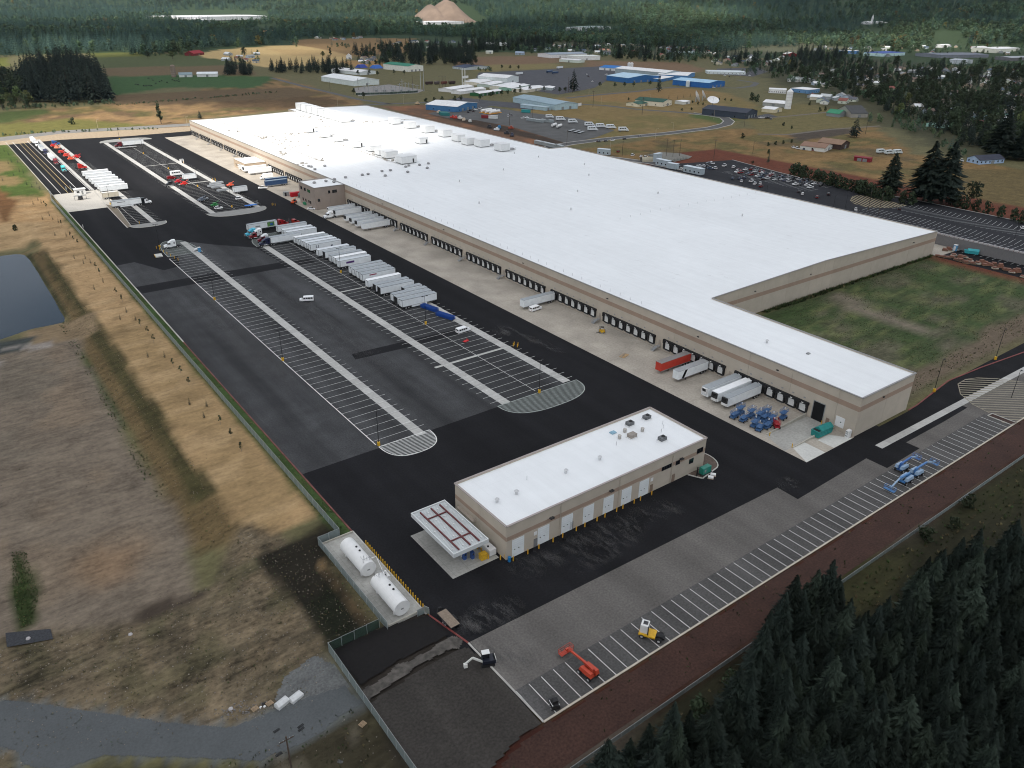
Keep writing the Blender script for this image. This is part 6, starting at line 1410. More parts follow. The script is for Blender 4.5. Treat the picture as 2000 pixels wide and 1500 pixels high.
SAPL = leafy_mesh(93, 4, 46, .07, L_DARK, .20, .30, .98); SAPC = conifer_mesh(94, 9, 7, .22, 1, L_FIR, gap=.04)
T_FIR = trunk_mesh(.9, .016); T_LEAF = trunk_mesh(.75, .022, BARK, True); T_SAP = trunk_mesh(.8, .012, BARKP)
PROTO = {}
def tree(name, crown, trunk, x, y, h, label, group=None, z=None, cat='tree', wide=1.0, rz=None):
    k = (name, crown.name)
    zt = float(terrain(np.array([x]), np.array([y]))[0]) if z is None else z
    rz = RNG.uniform(0, 6.28) if rz is None else rz
    if k not in PROTO:
        t = thing(name, label, cat, (x,y,zt), rz, group); t.scale = (h*wide,h*wide,h)
        if trunk is not None: put('trunk', trunk, t)
        put('crown', crown, t); PROTO[k] = t; return t
    return copy_tree(PROTO[k], (x,y,zt), rz, label, group, scale=(h*wide,h*wide,h))
def wood(poly, n, h0, h1, kinds, label, group, mind, px=True, top=None, z=None):
    """trees one can tell apart: kinds is a list of (name, crown, trunk, weight)"""
    P = GP(poly, top or 0.0) if px else poly
    ws = [k[3] for k in kinds]
    for x, y in scatter(P, n, RNG, mind):
        k = RNG.choices(kinds, ws)[0]; tree(k[0], k[1], k[2], x, y, RNG.uniform(h0, h1), label, group, wide=RNG.uniform(.8, 1.35), z=z)
NF = [('fir_tree', m, T_FIR, 1) for m in NEARF]; MF = [('fir_tree', m, T_FIR, 1) for m in MIDF]; ML = [('broadleaf_tree', m, T_LEAF, 1) for m in MIDL]
CLEAR = None
# the dark wood below the lower fence, drawn in order of nearness
DW = [(1130,1540),(1235,1412),(1400,1385),(1475,1270),(1530,1140),(1640,1105),(1700,1175),(1760,1180),(1810,1075),(1900,1052),(2020,1020),(2070,1300),(2070,1600),(1130,1600)]
wood(DW, 150, 8, 15, NF, 'dark fir in the crowded wood below the lower fence', 'firs in the dark wood', 3.3, top=12, z=0.0)
for x, y, h in ((-76,-37.6,13),(-71,-38.5,11),(-80.5,-37.3,11),(-84,-40,12)): tree('fir_tree', NEARF[int(abs(x)) % 5], T_FIR, x, y, h, 'fir standing forward of the dark wood against the red bark strip', 'firs at the wood edge', z=0)
for x, y, h in ((-112,-38.5,4.5),(-101,-38,4.0),(-30,-37,4),(-20,-38,3.5),(-8,-37,4)): tree('shrub', BUSH, None, x, y, h, 'dark round shrub beside the gravel strip at the lower fence', 'shrubs along the lower fence', z=0, cat='shrub')
# left dark wood
wood([(28,186),(60,203),(120,206),(222,200),(214,176),(180,143),(120,134),(60,150)], 60, 28, 40, MF, 'tall dark fir in the wood left of the green farm fields', 'firs in the left wood', 9)
wood([(-40,196),(0,186),(40,192),(70,204),(60,214),(0,214),(-40,218)], 16, 11, 18, ML, 'bright broadleaf tree at the edge of the left wood', 'broadleaf trees at the left wood edge', 8)
# hedgerows and clusters in the middle distance
wood([(522,142),(600,147),(686,148),(690,142),(640,132),(530,134)], 24, 16, 24, MF, 'dark fir in the tree belt behind the substation', 'firs in the belt behind the substation', 7)
wood([(432,148),(490,148),(492,138),(440,136)], 12, 16, 24, MF, 'dark fir in the clump beside the long white farm barn', 'firs by the farm barn', 8)
wood([(690,112),(725,114),(725,106),(690,104)], 5, 20, 28, MF[1:2], 'tall fir pair beside the white farmhouse', 'firs by the white farmhouse', 8)
wood([(1560,170),(1700,180),(1840,196),(1980,206),(2040,190),(2040,140),(1860,134),(1640,128),(1560,140)], 44, 14, 26, MF+[('broadleaf_tree', MIDL[1], T_LEAF, 1.5)], 'dark tree among the shaded houses at the right', 'trees among the shaded houses', 15)
wood([(1700,215),(1800,240),(1880,290),(1960,296),(2040,270),(2040,215),(1860,200),(1700,196)], 26, 14, 24, MF+[('broadleaf_tree', MIDL[1], T_LEAF, 2), ('broadleaf_tree', MIDL[0], T_LEAF, .6)], 'dark tree around the shaded cottages at the right edge', 'trees around the shaded cottages', 12)
def one(px, py, h, crown, label, name='fir_tree', trunk=T_FIR, wide=1.0, cat='tree', group=None):
    x, y = G(px, py); return tree(name, crown, trunk, x, y, h, label, group, wide=wide, cat=cat)
one(1120,178,27,MIDF[3],'lone dark fir beside the white storage sheds',wide=1.1); one(1286,180,24,MIDF[2],'solitary pale fir in the meadow before the blue factory',wide=1.1)
one(1803,393,36,NEARF[1],'giant dark fir at the lot edge, left half of the huge pair',wide=1.5); one(1838,397,37,NEARF[3],'giant dark fir at the lot edge, right half of the huge pair',wide=1.5); one(1734,378,26,NEARF[2],'ragged dark fir left of the giant pair',wide=1.35)
one(1948,308,36,NEARF[0],'great dark fir behind the pale blue bungalow',wide=1.7); one(1990,312,28,NEARF[4],'broad dark fir right of the pale blue bungalow',wide=1.6); one(1668,268,18,MIDF[3],'lone pointed fir above the brown roofed farmhouse',wide=1.25); one(1500,318,8,MIDF[2],'small pale fir at the lot edge')
one(1893,400,15,MIDL[1],'dark round tree standing alone in the right pasture','broadleaf_tree',T_LEAF,1.1); one(1470,322,3.5,ROUND,'small dark bush tree at the car park end','broadleaf_tree',T_LEAF,1.4)
one(315,242,20,POPL,'lone slim poplar in the dry field beyond the yard','poplar_tree',T_LEAF); one(143,243,6.5,BUSH,'dark round bush alone in the dry field','shrub',None,1.0,'shrub'); one(391,232,8,MIDF[3],'small dark fir behind the far warehouse corner',wide=1.2)
one(289,114,13,MIDL[1],'round tree at the left of the farm lane','broadleaf_tree',T_LEAF,1.3); one(337,115,14,MIDL[0],'wide round tree beside the red roofed barn','broadleaf_tree',T_LEAF,1.5); one(477,108,16,MIDL[1],'dark round tree among the farm houses','broadleaf_tree',T_LEAF,1.2); one(646,110,18,POPL,'slim poplar left of the white farmhouse','poplar_tree',T_LEAF,1.2); one(631,112,12,MIDL[0],'round tree left of the slim poplar','broadleaf_tree',T_LEAF,1.3)
one(922,134,22,MIDF[1],'dark fir by the navy roofed house'); one(724,106,24,MIDF[0],'tall fir behind the white farmhouse'); one(28,447,3.4,BUSH,'bushy shrub by the dirt track at left','shrub',None,1.0,'shrub')
for i, (x, y) in enumerate(((832,204),(848,203),(863,201),(888,200),(901,199),(937,197),(957,192),(963,190),(980,188),(992,187),(1005,185),(1017,184),(1015,178),(1034,179),(1092,182),(1104,181),(1063,180),(1172,171),(1201,172),(1219,171),(1237,170),(1269,168))):
    one(x, y, 7.5, ROUND, 'clipped round street tree, '+ORD[i]+' from the left along the storage sheds', 'street_tree', T_LEAF, 1.2, 'tree', 'round street trees')
for i, (x, y) in enumerate(((691,185),(710,193),(722,146),(738,149),(699,147),(770,146),(790,147),(980,136),(996,137),(1013,137))): one(x, y, 8, ROUND, 'small dark tree, '+ORD[i]+' from the left near the substation', 'small_tree', T_LEAF, 1.1, 'tree', 'small trees near the substation')
for i, (x, y) in enumerate(((1306,192),(1323,193),(1335,191),(1348,189),(1383,196),(1393,197),(1404,198),(1416,199),(1427,200),(1363,207),(1373,208),(1227,198),(1352,204),(1331,219),(1350,218))): one(x, y, 4.5, SAPC if i < 4 else ROUND, 'small planted tree, '+ORD[i]+' around the white dishes', 'planted_tree', T_SAP, 1.1, 'tree', 'planted trees around the dishes')
# hedge along the right pasture
P = GP([(1545,340),(1600,356),(1660,372),(1700,384),(1740,394)])
k = 0
for i in range(len(P)-1):
    for j in range(6):
        t = j/6; x = P[i][0]+(P[i+1][0]-P[i][0])*t; y = P[i][1]+(P[i+1][1]-P[i][1])*t; tree('hedge_shrub', BUSH, None, x, y, RNG.uniform(7,10), 'dark hedge shrub, '+ORD[k]+' from the left below the pasture', 'hedge shrubs below the pasture', cat='shrub', wide=.9); k += 1
k = 0
for x, y, h in ((1870,404,9),(1885,408,9),(1905,412,8),(1925,416,8),(1950,424,8),(1975,430,8),(1995,436,8),(1775,400,9),(1758,397,9),(1860,400,9),(1530,246,4),(1545,252,3.5),(1500,285,3.5),(1515,283,3.5),(1530,281,3.5),(1545,279,3.5),(1450,270,5),(1500,300,4),(1468,196,10),(1480,199,9),(1600,218,5),(1612,216,5),(1582,206,5)):
    one(x, y, h, BUSH, 'dark shrub in the right meadows, '+ORD[k]+' of its kind from below', 'shrub', None, .8, 'shrub', 'shrubs in the right meadows'); k += 1
# saplings on the sandy bench beside the left fence
zs = ZM(0, 470, 3.488)
for i, (x, y) in enumerate(((506,118),(582,120),(569,152),(617,150),(703,282),(642,326),(862,484),(819,532),(925,540),(1007,788),(1122,792),(1291,1110),(1409,1125),(1389,1200))):
    tree('young_fir', SAPC, T_SAP, *zs(x,y), 2.4, 'tiny dark fir on the sandy bench, '+ORD[i]+' from the far end', 'young firs on the sandy bench', cat='sapling', wide=1.1)
for i, (x, y) in enumerate(((680,232),(653,190),(792,365),(833,412),(958,580),(1007,635),(1047,690),(1180,855),(1233,905),(1288,985),(1503,1250),(1575,1340),(1645,1430))):
    tree('sapling', SAPL, T_SAP, *zs(x,y), 3.4, 'staked leafy sapling on the sandy bench, '+ORD[i]+' from the far end', 'leafy saplings on the sandy bench', cat='sapling', wide=1.1)
zs = ZM(0, 380, 5.77)
for i, (x, y) in enumerate(((430,70),(375,112),(468,100),(558,240),(480,280),(595,285),(660,315),(618,455),(748,465))): tree('young_fir', SAPC, T_SAP, *zs(x,y), 2.6, 'tiny dark fir near the scale pad, '+ORD[i]+' from the far end', 'young firs near the scale pad', cat='sapling', wide=1.1)
for i, (x, y) in enumerate(((505,125),(530,155),(695,345),(798,475),(832,520),(880,565))): tree('sapling', SAPL, T_SAP, *zs(x,y), 3.2, 'leafy sapling near the scale pad, '+ORD[i]+' from the far end', 'leafy saplings near the scale pad', cat='sapling', wide=1.1)
zs = ZM(0, 240, 8.333)
for i, (x, y) in enumerate(((70,470),(140,520),(190,640),(290,650),(140,670),(320,800),(385,820),(225,860),(45,940),(435,1010),(600,1000),(520,1050),(650,1080))): tree('young_fir', SAPC, T_SAP, *zs(x,y), 2.8, 'tiny dark fir on the green verge by the entry lanes, '+ORD[i]+' from the far end', 'young firs by the entry lanes', cat='sapling', wide=1.2)
k = 0
for x, y in ((945,1140),(965,1165),(1000,1140),(1030,1165),(935,1100),(985,1110)): pass
# where the town's houses stand: the greenery keeps clear of them and of their fronts
HR = random.Random(21); WC = [(214,212,204,'white'),(196,188,170,'beige'),(168,180,190,'pale blue'),(176,160,140,'tan'),(150,156,158,'grey'),(190,196,180,'cream')]; RC = [(104,88,80,'brown'),(84,86,92,'dark grey'),(140,142,142,'grey'),(122,70,60,'red brown'),(180,184,184,'pale'),(70,84,98,'slate blue'),(210,214,214,'white')]
spots = [('in the town beyond the long white block',[(1390,128),(1470,132),(1540,140),(1540,112),(1400,108)],20),('among the shaded trees at right',[(1560,166),(1700,176),(1860,190),(2010,200),(2010,140),(1860,136),(1700,134),(1580,142)],74),('in the far town at right',[(1560,100),(1640,98),(1700,112),(1840,108),(1980,112),(1980,92),(1800,88),(1660,88),(1560,92)],34),('in the far town at centre',[(1010,98),(1050,100),(1190,108),(1320,114),(1400,106),(1400,92),(1200,88),(1010,90)],32),('by the tree belt at centre',[(690,124),(735,128),(740,116),(700,114)],6),('among the farm trees at left centre',[(446,122),(500,126),(500,108),(450,108)],8),('behind the dark firs at centre',[(760,92),(930,98),(930,84),(780,80)],12),('near the farm at the wood edge',[(1600,205),(1660,208),(1700,200),(1660,192),(1580,190)],10),('around the cottages at the right edge',[(1720,206),(1820,226),(1900,262),(1990,270),(2000,215),(1860,204)],16),('along the woods at upper left',[(600,80),(720,82),(720,74),(600,73)],7)]
HSPOTS = [(where, scatter(GP(poly), n_, HR, 16)) for where, poly, n_ in spots]; HG = {}
for _, pl in HSPOTS:
    for x, y in pl: HG.setdefault((int(x//30), int(y//30)), []).append((x+5, y+4))
def clear(x, y):
    dx, dy = x-CAM[0], y-CAM[1]; L = math.hypot(dx, dy); dx /= L; dy /= L
    for t in (0, 11, 22, 33):
        X, Y = x+dx*t, y+dy*t; i, j = int(X//30), int(Y//30)
        for a in (i-1,i,i+1):
            for b_ in (j-1,j,j+1):
                for q in HG.get((a,b_), ()):
                    if math.dist(q, (X,Y)) < 11: return RNG.random() < .12
    return True
# ------------------------------------------------------------------ far woods: nobody could count these
def proj(x, y, z):
    v = np.stack([x-CAM[0], y-CAM[1], z-CAM[2]], -1); d = v@_d
    return 1000+FPX*(v@CR)/d, 750-FPX*(v@CU)/d, d
def gn_forest(name, pts, protos):
    """one mass of trees: a mesh of points with geometry nodes setting a tree on each"""
    me = bpy.data.meshes.new(name); me.from_pydata([(p[0],p[1],p[2]) for p in pts], [], [])
    for nm, ty, col in (('size','FLOAT',3),('turn','FLOAT',4),('sort','INT',5)): me.attributes.new(nm, ty, 'POINT').data.foreach_set('value', [p[col] for p in pts])
    o = put(name, me); tag(o, kind='stuff')
    ng = bpy.data.node_groups.new(name, 'GeometryNodeTree'); ng.interface.new_socket('Geometry', in_out='INPUT', socket_type='NodeSocketGeometry'); ng.interface.new_socket('Geometry', in_out='OUTPUT', socket_type='NodeSocketGeometry')
    N = ng.nodes; Lk = ng.links; gi = N.new('NodeGroupInput'); go = N.new('NodeGroupOutput'); jn = N.new('GeometryNodeJoinGeometry')
    def attr(nm, ty): a = N.new('GeometryNodeInputNamedAttribute'); a.data_type = ty; a.inputs['Name'].default_value = nm; return a.outputs['Attribute']
    sz = attr('size','FLOAT'); tn = attr('turn','FLOAT'); so_ = attr('sort','INT'); cx = N.new('ShaderNodeCombineXYZ'); Lk.new(tn, cx.inputs['Z'])
    for k, ob in enumerate(protos):
        cp = N.new('FunctionNodeCompare'); cp.data_type = 'INT'; cp.operation = 'EQUAL'; Lk.new(so_, cp.inputs[2]); cp.inputs[3].default_value = k
        oi = N.new('GeometryNodeObjectInfo'); oi.inputs['Object'].default_value = ob; oi.transform_space = 'ORIGINAL'
        ip = N.new('GeometryNodeInstanceOnPoints'); Lk.new(gi.outputs[0], ip.inputs['Points']); Lk.new(cp.outputs['Result'], ip.inputs['Selection']); Lk.new(oi.outputs['Geometry'], ip.inputs['Instance']); Lk.new(cx.outputs[0], ip.inputs['Rotation']); Lk.new(sz, ip.inputs['Scale']); Lk.new(ip.outputs[0], jn.inputs[0])
    Lk.new(jn.outputs[0], go.inputs[0]); o.modifiers.new('trees', 'NODES').node_group = ng; return o
# the far-tree kinds are shown by a few real trees on the near rim of the far wood
FPROTO = []
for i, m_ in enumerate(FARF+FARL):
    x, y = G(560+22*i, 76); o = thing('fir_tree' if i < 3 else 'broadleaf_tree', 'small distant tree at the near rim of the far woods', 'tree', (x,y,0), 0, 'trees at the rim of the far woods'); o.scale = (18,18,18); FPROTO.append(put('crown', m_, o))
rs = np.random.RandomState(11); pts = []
LOW = [(-80,116),(0,112),(230,101),(285,112),(380,100),(430,93),(560,87),(578,87),(580,76),(700,70),(800,68),(830,70),(940,76),(1010,84),(1080,82),(1180,90),(1300,92),(1400,104),(1500,92),(1640,90),(1700,92),(1790,98),(1830,84),(1900,88),(2100,86)]
HOLES = [[(336,24),(345,20),(524,22),(526,44),(420,52),(336,46)], [(516,50),(545,50),(545,68),(470,70),(470,62)], [(826,36),(836,22),(950,34),(952,48),(908,58),(826,58)], [(838,40),(852,24),(875,12),(905,8),(935,26),(950,42)], [(1104,50),(1210,48),(1210,64),(1104,66)], [(1686,55),(1732,55),(1732,70),(1686,70)], [(1820,64),(1880,62),(1880,98),(1820,98)], [(1625,2),(1665,2),(1665,10),(1625,10)]]
R0 = 1250.0
while R0 < 9200:
    sp = 11+R0*.0031; n_ = int(1.35*R0/sp); az = rs.uniform(-.66, .66, n_)+YAW; rr_ = R0+rs.uniform(-.5,.5,n_)*sp
    x = CAM[0]+rr_*np.sin(az); y = CAM[1]+rr_*np.cos(az); z = terrain(x, y); u, v, d = proj(x, y, z)
    low = np.interp(u, [p[0] for p in LOW], [p[1] for p in LOW]); ok = (v < low+rs.uniform(-2,2,n_)) & (v > -60) & (u > -80) & (u < 2080)
    for h_ in HOLES: ok &= ~(sdist(u, v, h_) > 0)
    dens = fbm(x, y, 160.0, 3); ok &= rs.rand(n_) < np.clip((dens-.22)*5, .35, 1)
    con = fbm(x+5000, y, 420.0, 4); dark = fbm(x, y+7000, 300.0, 3)
    for i in np.nonzero(ok)[0]:
        c = rs.rand() < np.clip((con[i]-.40)*5, .12, .92)
        k = rs.choice(3, p=[.45,.25,.3]) if c else 3+(rs.choice(4, p=[.48,.2,.29,.03]) if dark[i] < .55 else rs.choice(4, p=[.2,.02,.78,.0]))
        h = (rs.uniform(20,34) if c else rs.uniform(13,24))*(1+R0/16000)
        pts.append((x[i], y[i], z[i]-1, h, rs.uniform(0,6.28), k))
    R0 += sp
FOREST_N = len(pts)
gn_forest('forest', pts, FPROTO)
# belts and infill of the nearer woods, one mass
MPROTO = [kids(PROTO[('fir_tree', m_.name)])[1] for m_ in MIDF]; NPROTO = [kids(PROTO[('fir_tree', m_.name)])[1] for m_ in NEARF]
pts = []
for poly, n_, h0, h1 in (([(742,124),(800,130),(925,126),(925,104),(880,96),(742,100)],128,20,32), ([(905,104),(1000,104),(1080,92),(1080,84),(905,86)],94,20,30), ([(1195,116),(1240,122),(1300,118),(1330,126),(1330,104),(1195,98)],34,20,32), ([(1395,122),(1470,128),(1500,118),(1470,112),(1395,112)],23,18,28), ([(1540,128),(1640,118),(1660,106),(1560,106)],44,18,28),
        ([(30,184),(60,200),(120,204),(220,198),(214,176),(180,143),(120,132),(60,148)],190,24,38),([(526,141),(600,146),(684,147),(688,142),(640,132),(532,134)],40,14,22),([(433,147),(490,147),(492,138),(440,136)],16,14,22),([(1560,168),(1700,178),(1840,194),(1980,204),(2040,190),(2040,140),(1860,134),(1640,128),(1560,140)],110,12,22),([(1720,215),(1800,240),(1880,288),(1960,292),(2040,270),(2040,215),(1860,200),(1700,196)],90,12,24),([(1400,112),(1640,112),(1700,124),(1560,140),(1460,130)],90,12,24),([(1000,88),(1400,100),(1400,110),(1190,106),(1000,96)],70,14,24)):
    for x, y in scatter(GP(poly), n_, RNG, 3):
        if clear(x, y): pts.append((x, y, -.5, RNG.uniform(h0,h1), RNG.uniform(0,6.28), RNG.randrange(4)))
gn_forest('tree_belt', pts, MPROTO)
pts = []
for x, y in scatter(GP(DW, 10), 330, RNG, 2.2): pts.append((x, y, -.3, RNG.uniform(7,13), RNG.uniform(0,6.28), RNG.randrange(5)))
gn_forest('young_firs', pts, NPROTO)
# bushy town greenery between the houses, one mass
pts = []
for poly, n_, h0, h1, pc in (([(1380,112),(1700,96),(1700,150),(1560,165),(1470,150),(1380,128)],420,5,12,.35), ([(1560,150),(1700,130),(2060,130),(2060,215),(1860,230),(1740,210),(1600,185)],420,5,13,.4), ([(1700,120),(2060,118),(2060,140),(1700,140)],130,5,12,.3), ([(1690,240),(1790,262),(1880,318),(1880,290),(2060,330),(2060,220),(1780,200)],300,4,10,.25), ([(1000,90),(1400,98),(1400,118),(1330,124),(1180,112),(1000,104)],420,6,14,.35),
        ([(1640,86),(2060,84),(2060,112),(1640,110)],300,6,13,.15), ([(560,92),(820,78),(960,84),(960,100),(820,106),(735,100)],90,5,12,.4), ([(440,105),(505,104),(505,128),(440,128)],26,4,10,.2), ([(680,104),(760,108),(800,134),(740,136),(690,122)],40,4,10,.2), ([(930,134),(960,132),(960,142),(935,144)],14,3,7,.1), ([(-60,206),(60,208),(225,201),(225,204),(60,214),(-60,222)],90,2,6,0), ([(225,205),(540,179),(545,181),(230,207)],120,1.2,2.6,0), ([(0,262),(130,256),(330,250),(330,252),(130,259),(0,266)],60,1.2,3,0), ([(250,103),(375,106),(375,110),(250,110)],36,3,9,0)):
    P = GP(poly)
    for x, y in scatter(P, n_, RNG, 0):
        if not clear(x, y): continue
        k = RNG.choice((0,1,2)) if RNG.random() < pc else 3+RNG.choices((0,1,2,3),(.45,.12,.42,.01))[0]
        pts.append((x, y, -.3, RNG.uniform(h0,h1)*(1.5 if k < 3 else 1), RNG.uniform(0,6.28), k))
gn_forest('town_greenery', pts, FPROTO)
DPROTO = [kids(PROTO[('broadleaf_tree', MIDL[1].name)])[1], kids(PROTO[('street_tree', ROUND.name)])[1], MPROTO[0]]  # dark crowns chosen, the shade here is put into the leaf colour
pts = []
for poly, n_, h0, h1 in (([(1600,160),(1700,150),(2060,138),(2060,218),(1860,232),(1740,212),(1640,190)],720,8,19),([(1700,215),(1800,240),(1880,290),(2060,330),(2060,215),(1860,200)],420,8,20),([(1440,128),(1700,124),(1700,150),(1560,160)],200,6,14),([(690,124),(740,132),(930,128),(930,96),(740,96)],120,9,18),([(-60,200),(30,198),(60,205),(60,168),(0,150),(-60,160)],60,14,26),([(905,104),(1000,104),(1080,94),(1080,84),(905,86)],60,10,20),([(1195,118),(1330,126),(1330,106),(1195,100)],60,8,18)):
    for x, y in scatter(GP(poly), n_, RNG, 4):
        if clear(x, y): pts.append((x, y, -.4, RNG.uniform(h0,h1), RNG.uniform(0,6.28), RNG.choice((0,0,1,2))))
gn_forest('shaded_greenery', pts, DPROTO)
# weeds of the grass court, ditch and rough ground
tuft = MB(); q = random.Random(2)
for i in range(14):
    a = q.uniform(0,6.28); r0 = q.uniform(0,.25); h = q.uniform(.35,1.0); b_ = q.uniform(.2,.5); c = (r0*math.cos(a), r0*math.sin(a)); t = a+1.57
    tuft.add([(c[0]-.07*math.cos(t),c[1]-.07*math.sin(t),0),(c[0]+.07*math.cos(t),c[1]+.07*math.sin(t),0),(c[0]+b_*math.cos(a),c[1]+b_*math.sin(a),h)], [(0,1,2)])
GT = [leafmat('grass_green', (.055,.085,.030), .3, .4), leafmat('grass_dry', (.17,.135,.075), .3, .35), leafmat('weed_dark', (.035,.045,.02), .3, .4)]
TUFT = []
for i, gm_ in enumerate(GT):
    o = put('grass_tuft', tuft.mesh('grass_tuft', gm_), None, (24.0+60+i*3, 8.0, 0.1)); o.scale = (1.2,1.2,1.0); tag(o, ('green grass tuft at the edge of the court','dry straw tuft at the edge of the court','dark weed tuft at the edge of the court')[i], 'grass'); TUFT.append(o)
pts = []
def weeds(poly, n_, s0, s1, w, px=False, z=0.0, patch=None):
    P = GP(poly, z) if px else poly
    Q = np.array(scatter(P, n_, RNG, 0)); tz = terrain(Q[:,0], Q[:,1]); f = fbm(Q[:,0], Q[:,1], patch or 8.0, 4)
    for (x, y), zz_, f_ in zip(Q, tz, f):
        if patch and f_ < .47: continue
        pts.append((x, y, zz_-.02, RNG.uniform(s0,s1)*.8, RNG.uniform(0,6.28), RNG.choices((0,1,2), w)[0]))
weeds(COURT, 14000, .25, .5, (.66,.2,.14), patch=9.0); weeds([(62,76),(196,77),(196,78.6),(62,78.6)], 500, 1.2, 2.2, (.5,.1,.4)); weeds([(30,5),(70,12),(120,16),(196,18),(196,4),(60,4)], 300, .4, .9, (.2,.3,.5))
weeds([(-141,45),(-137.6,45),(-137.6,330),(-141,450)], 2600, .3, .6, (.6,.25,.15), patch=6.0); weeds(SLO, 1500, .25, .55, (.2,.65,.15)); weeds([(-170.5,90),(-167,90),(-166.5,340),(-169.5,340)], 800, .4, .8, (.6,.2,.2), patch=7.0)
weeds(ROUGH, 2200, .25, .55, (.2,.5,.3), patch=5.0); weeds(BEN, 900, .2, .4, (.03,.92,.05)); weeds(PAD, 500, .2, .4, (.1,.7,.2)); weeds([(22,1075),(50,1075),(75,1160),(62,1222),(40,1230),(24,1150)], 900, .25, .5, (.75,.1,.15), px=True, z=-3)
weeds([(-190,4),(-158,0),(-158,-45),(-190,-45)], 700, .3, .7, (.3,.3,.4)); weeds([(-157,-36),(60,-36),(60,-52),(-157,-60)], 1600, .5, 1.2, (.25,.3,.45)); weeds([(600,1180),(645,1140),(700,1225),(740,1232),(690,1258),(645,1262)], 260, .2, .4, (.4,.2,.4), px=True)
weeds([(-157,-24.8),(-137,-24.8),(80,-24.8),(80,-32.4),(-157,-32.4)], 130, .5, .9, (.15,.1,.75))
gn_forest('weeds', pts, TUFT)
# ------------------------------------------------------------------ lamp posts, poles, fences
def lamp_proto(h=11.5, arms=2, base=True):
    t = thing('street_lamp', 'x', 'lamp post'); MB().cyl((0,0,.9 if base else 0),(0,0,h),.11,8,0,.07).build('pole', BLACK, t)
    if base: MB().cyl((0,0,0),(0,0,1.1),.42,12).build('base', YELL, t)
    for q in ((-1,1) if arms == 2 else (1,)): MB().beam((0,0,h-.1),(q*.9,0,h-.05),.08).box(min(q*.6,q*1.3),max(q*.6,q*1.3),-.2,.2,h-.12,h+.03).build('lamp_head', BLACK, t)
    return t
lp2 = lamp_proto(); lp1 = lamp_proto(arms=1); lpn = lamp_proto(9.5, 1, False)
G1 = 'lamp posts in the truck lots'
lots = [(-114.4,217,'black lamp post with yellow base on the left lot line, farthest of three'),(-114.2,144.5,'black lamp post with yellow base on the left lot line, middle of three'),(-113.8,75.4,'black lamp post with yellow base on the left lot line beside the near hatched island'),
 (-56.8,219.7,'black lamp post with yellow base among the parked trailers'),(-57,144.8,'black lamp post with yellow base beside the blue racks'),(-57,74.6,'black lamp post with yellow base at the near hatched island of the middle lot'),
 (-57,570,'lamp post with yellow base, farthest on the far middle lot'),(-57,500,'lamp post with yellow base, second on the far middle lot'),(-57,432,'lamp post with yellow base, third on the far middle lot'),(-57,366,'lamp post with yellow base, nearest on the far middle lot'),(-113,306,'lamp post by the lone white tractor'),(-113.5,412,'lamp post at the tan box in the narrow lot'),(-57,650,'lamp post on the far island end')]
for i, (x, y, lab) in enumerate(lots):
    if i == 0: lp2.location = (x,y,0); lp2['label'] = lab; lp2['group'] = G1
    else: copy_tree(lp2, (x,y,0), None, lab, G1)
lots = [(48.2,1.1,'single arm lamp post with yellow base by the grass court, left one'),(91.3,1.3,'single arm lamp post with yellow base by the grass court, right one')]
for i, (x, y, lab) in enumerate(lots):
    if i == 0: lp1.location = (x,y,0); lp1['label'] = lab; lp1['group'] = 'lamp posts by the grass court'
    else: copy_tree(lp1, (x,y,0), None, lab, 'lamp posts by the grass court')
k = 0
for x, y in [G(1975,777), G(1449,372), G(1470,300), G(1626,413), G(1840,415), G(1980,470), G(1495,390), G(1690,440), G(1650,410)]:
    lab = 'tall black lamp post on the striped turning island' if k == 0 else 'plain black lamp post in the staff car park, '+ORD[k-1]+' of its row'
    if k == 0: lpn.location = (x,y,0); lpn['label'] = lab
    else: copy_tree(lpn, (x,y,0), None, lab, 'lamp posts in the staff car park')
    k += 1
TANP = pm('tan_pole', (.45,.38,.27), .6, .1, coord='O')
def road_lamp():
    t = thing('road_lamp', 'x', 'lamp post'); MB().cyl((0,0,0),(0,0,8.6),.13,7,0,.08).build('pole', TANP, t); MB().beam((0,0,8.5),(1.6,0,8.9),.1).box(1.4,2.2,-.16,.16,8.82,8.96).build('lamp_head', TANP, t); return t
rl = road_lamp()
for i, (x, y) in enumerate(((192,253),(366,246),(1192,288),(1280,271),(1314,258),(1394,233),(1379,218),(1174,204),(788,203),(660,209),(1270,199),(1150,186))):
    lab = 'tan road lamp with a curved arm, '+ORD[i]+' along the public road'
    if i == 0: rl.location = (*G(x,y),0); rl['label'] = lab; rl['group'] = 'tan road lamps'
    else: copy_tree(rl, (*G(x,y),0), RNG.uniform(0,6.28), lab, 'tan road lamps')
WOODP = pm('pole_wood', (.075,.055,.042), .9, .25, 1.5, coord='O')
def util_pole(h=12):
    t = thing('utility_pole', 'x', 'utility pole'); MB().cyl((0,0,-1),(0,0,h),.17,8,0,.12).build('pole', WOODP, t); MB().beam((-1.2,0,h-.8),(1.2,0,h-.8),.12,.14).build('crossarm', WOODP, t)
    for q in (-1.1,-.5,.5,1.1): MB().cyl((q,0,h-.72),(q,0,h-.5),.06,6).build('insulator', GREYP, t)
    return t
up = util_pole()
x, y = G(576,1540,-1.5)
up.location = (x,y,-1.3); up['label'] = 'dark wooden utility pole by the gravel road in the foreground'
k = 0
for x, y in ((303,304),(317,306),(329,305),(215,303),(269,312),(392,310),(462,246),(1303,307),(1316,307),(1330,307)): pass
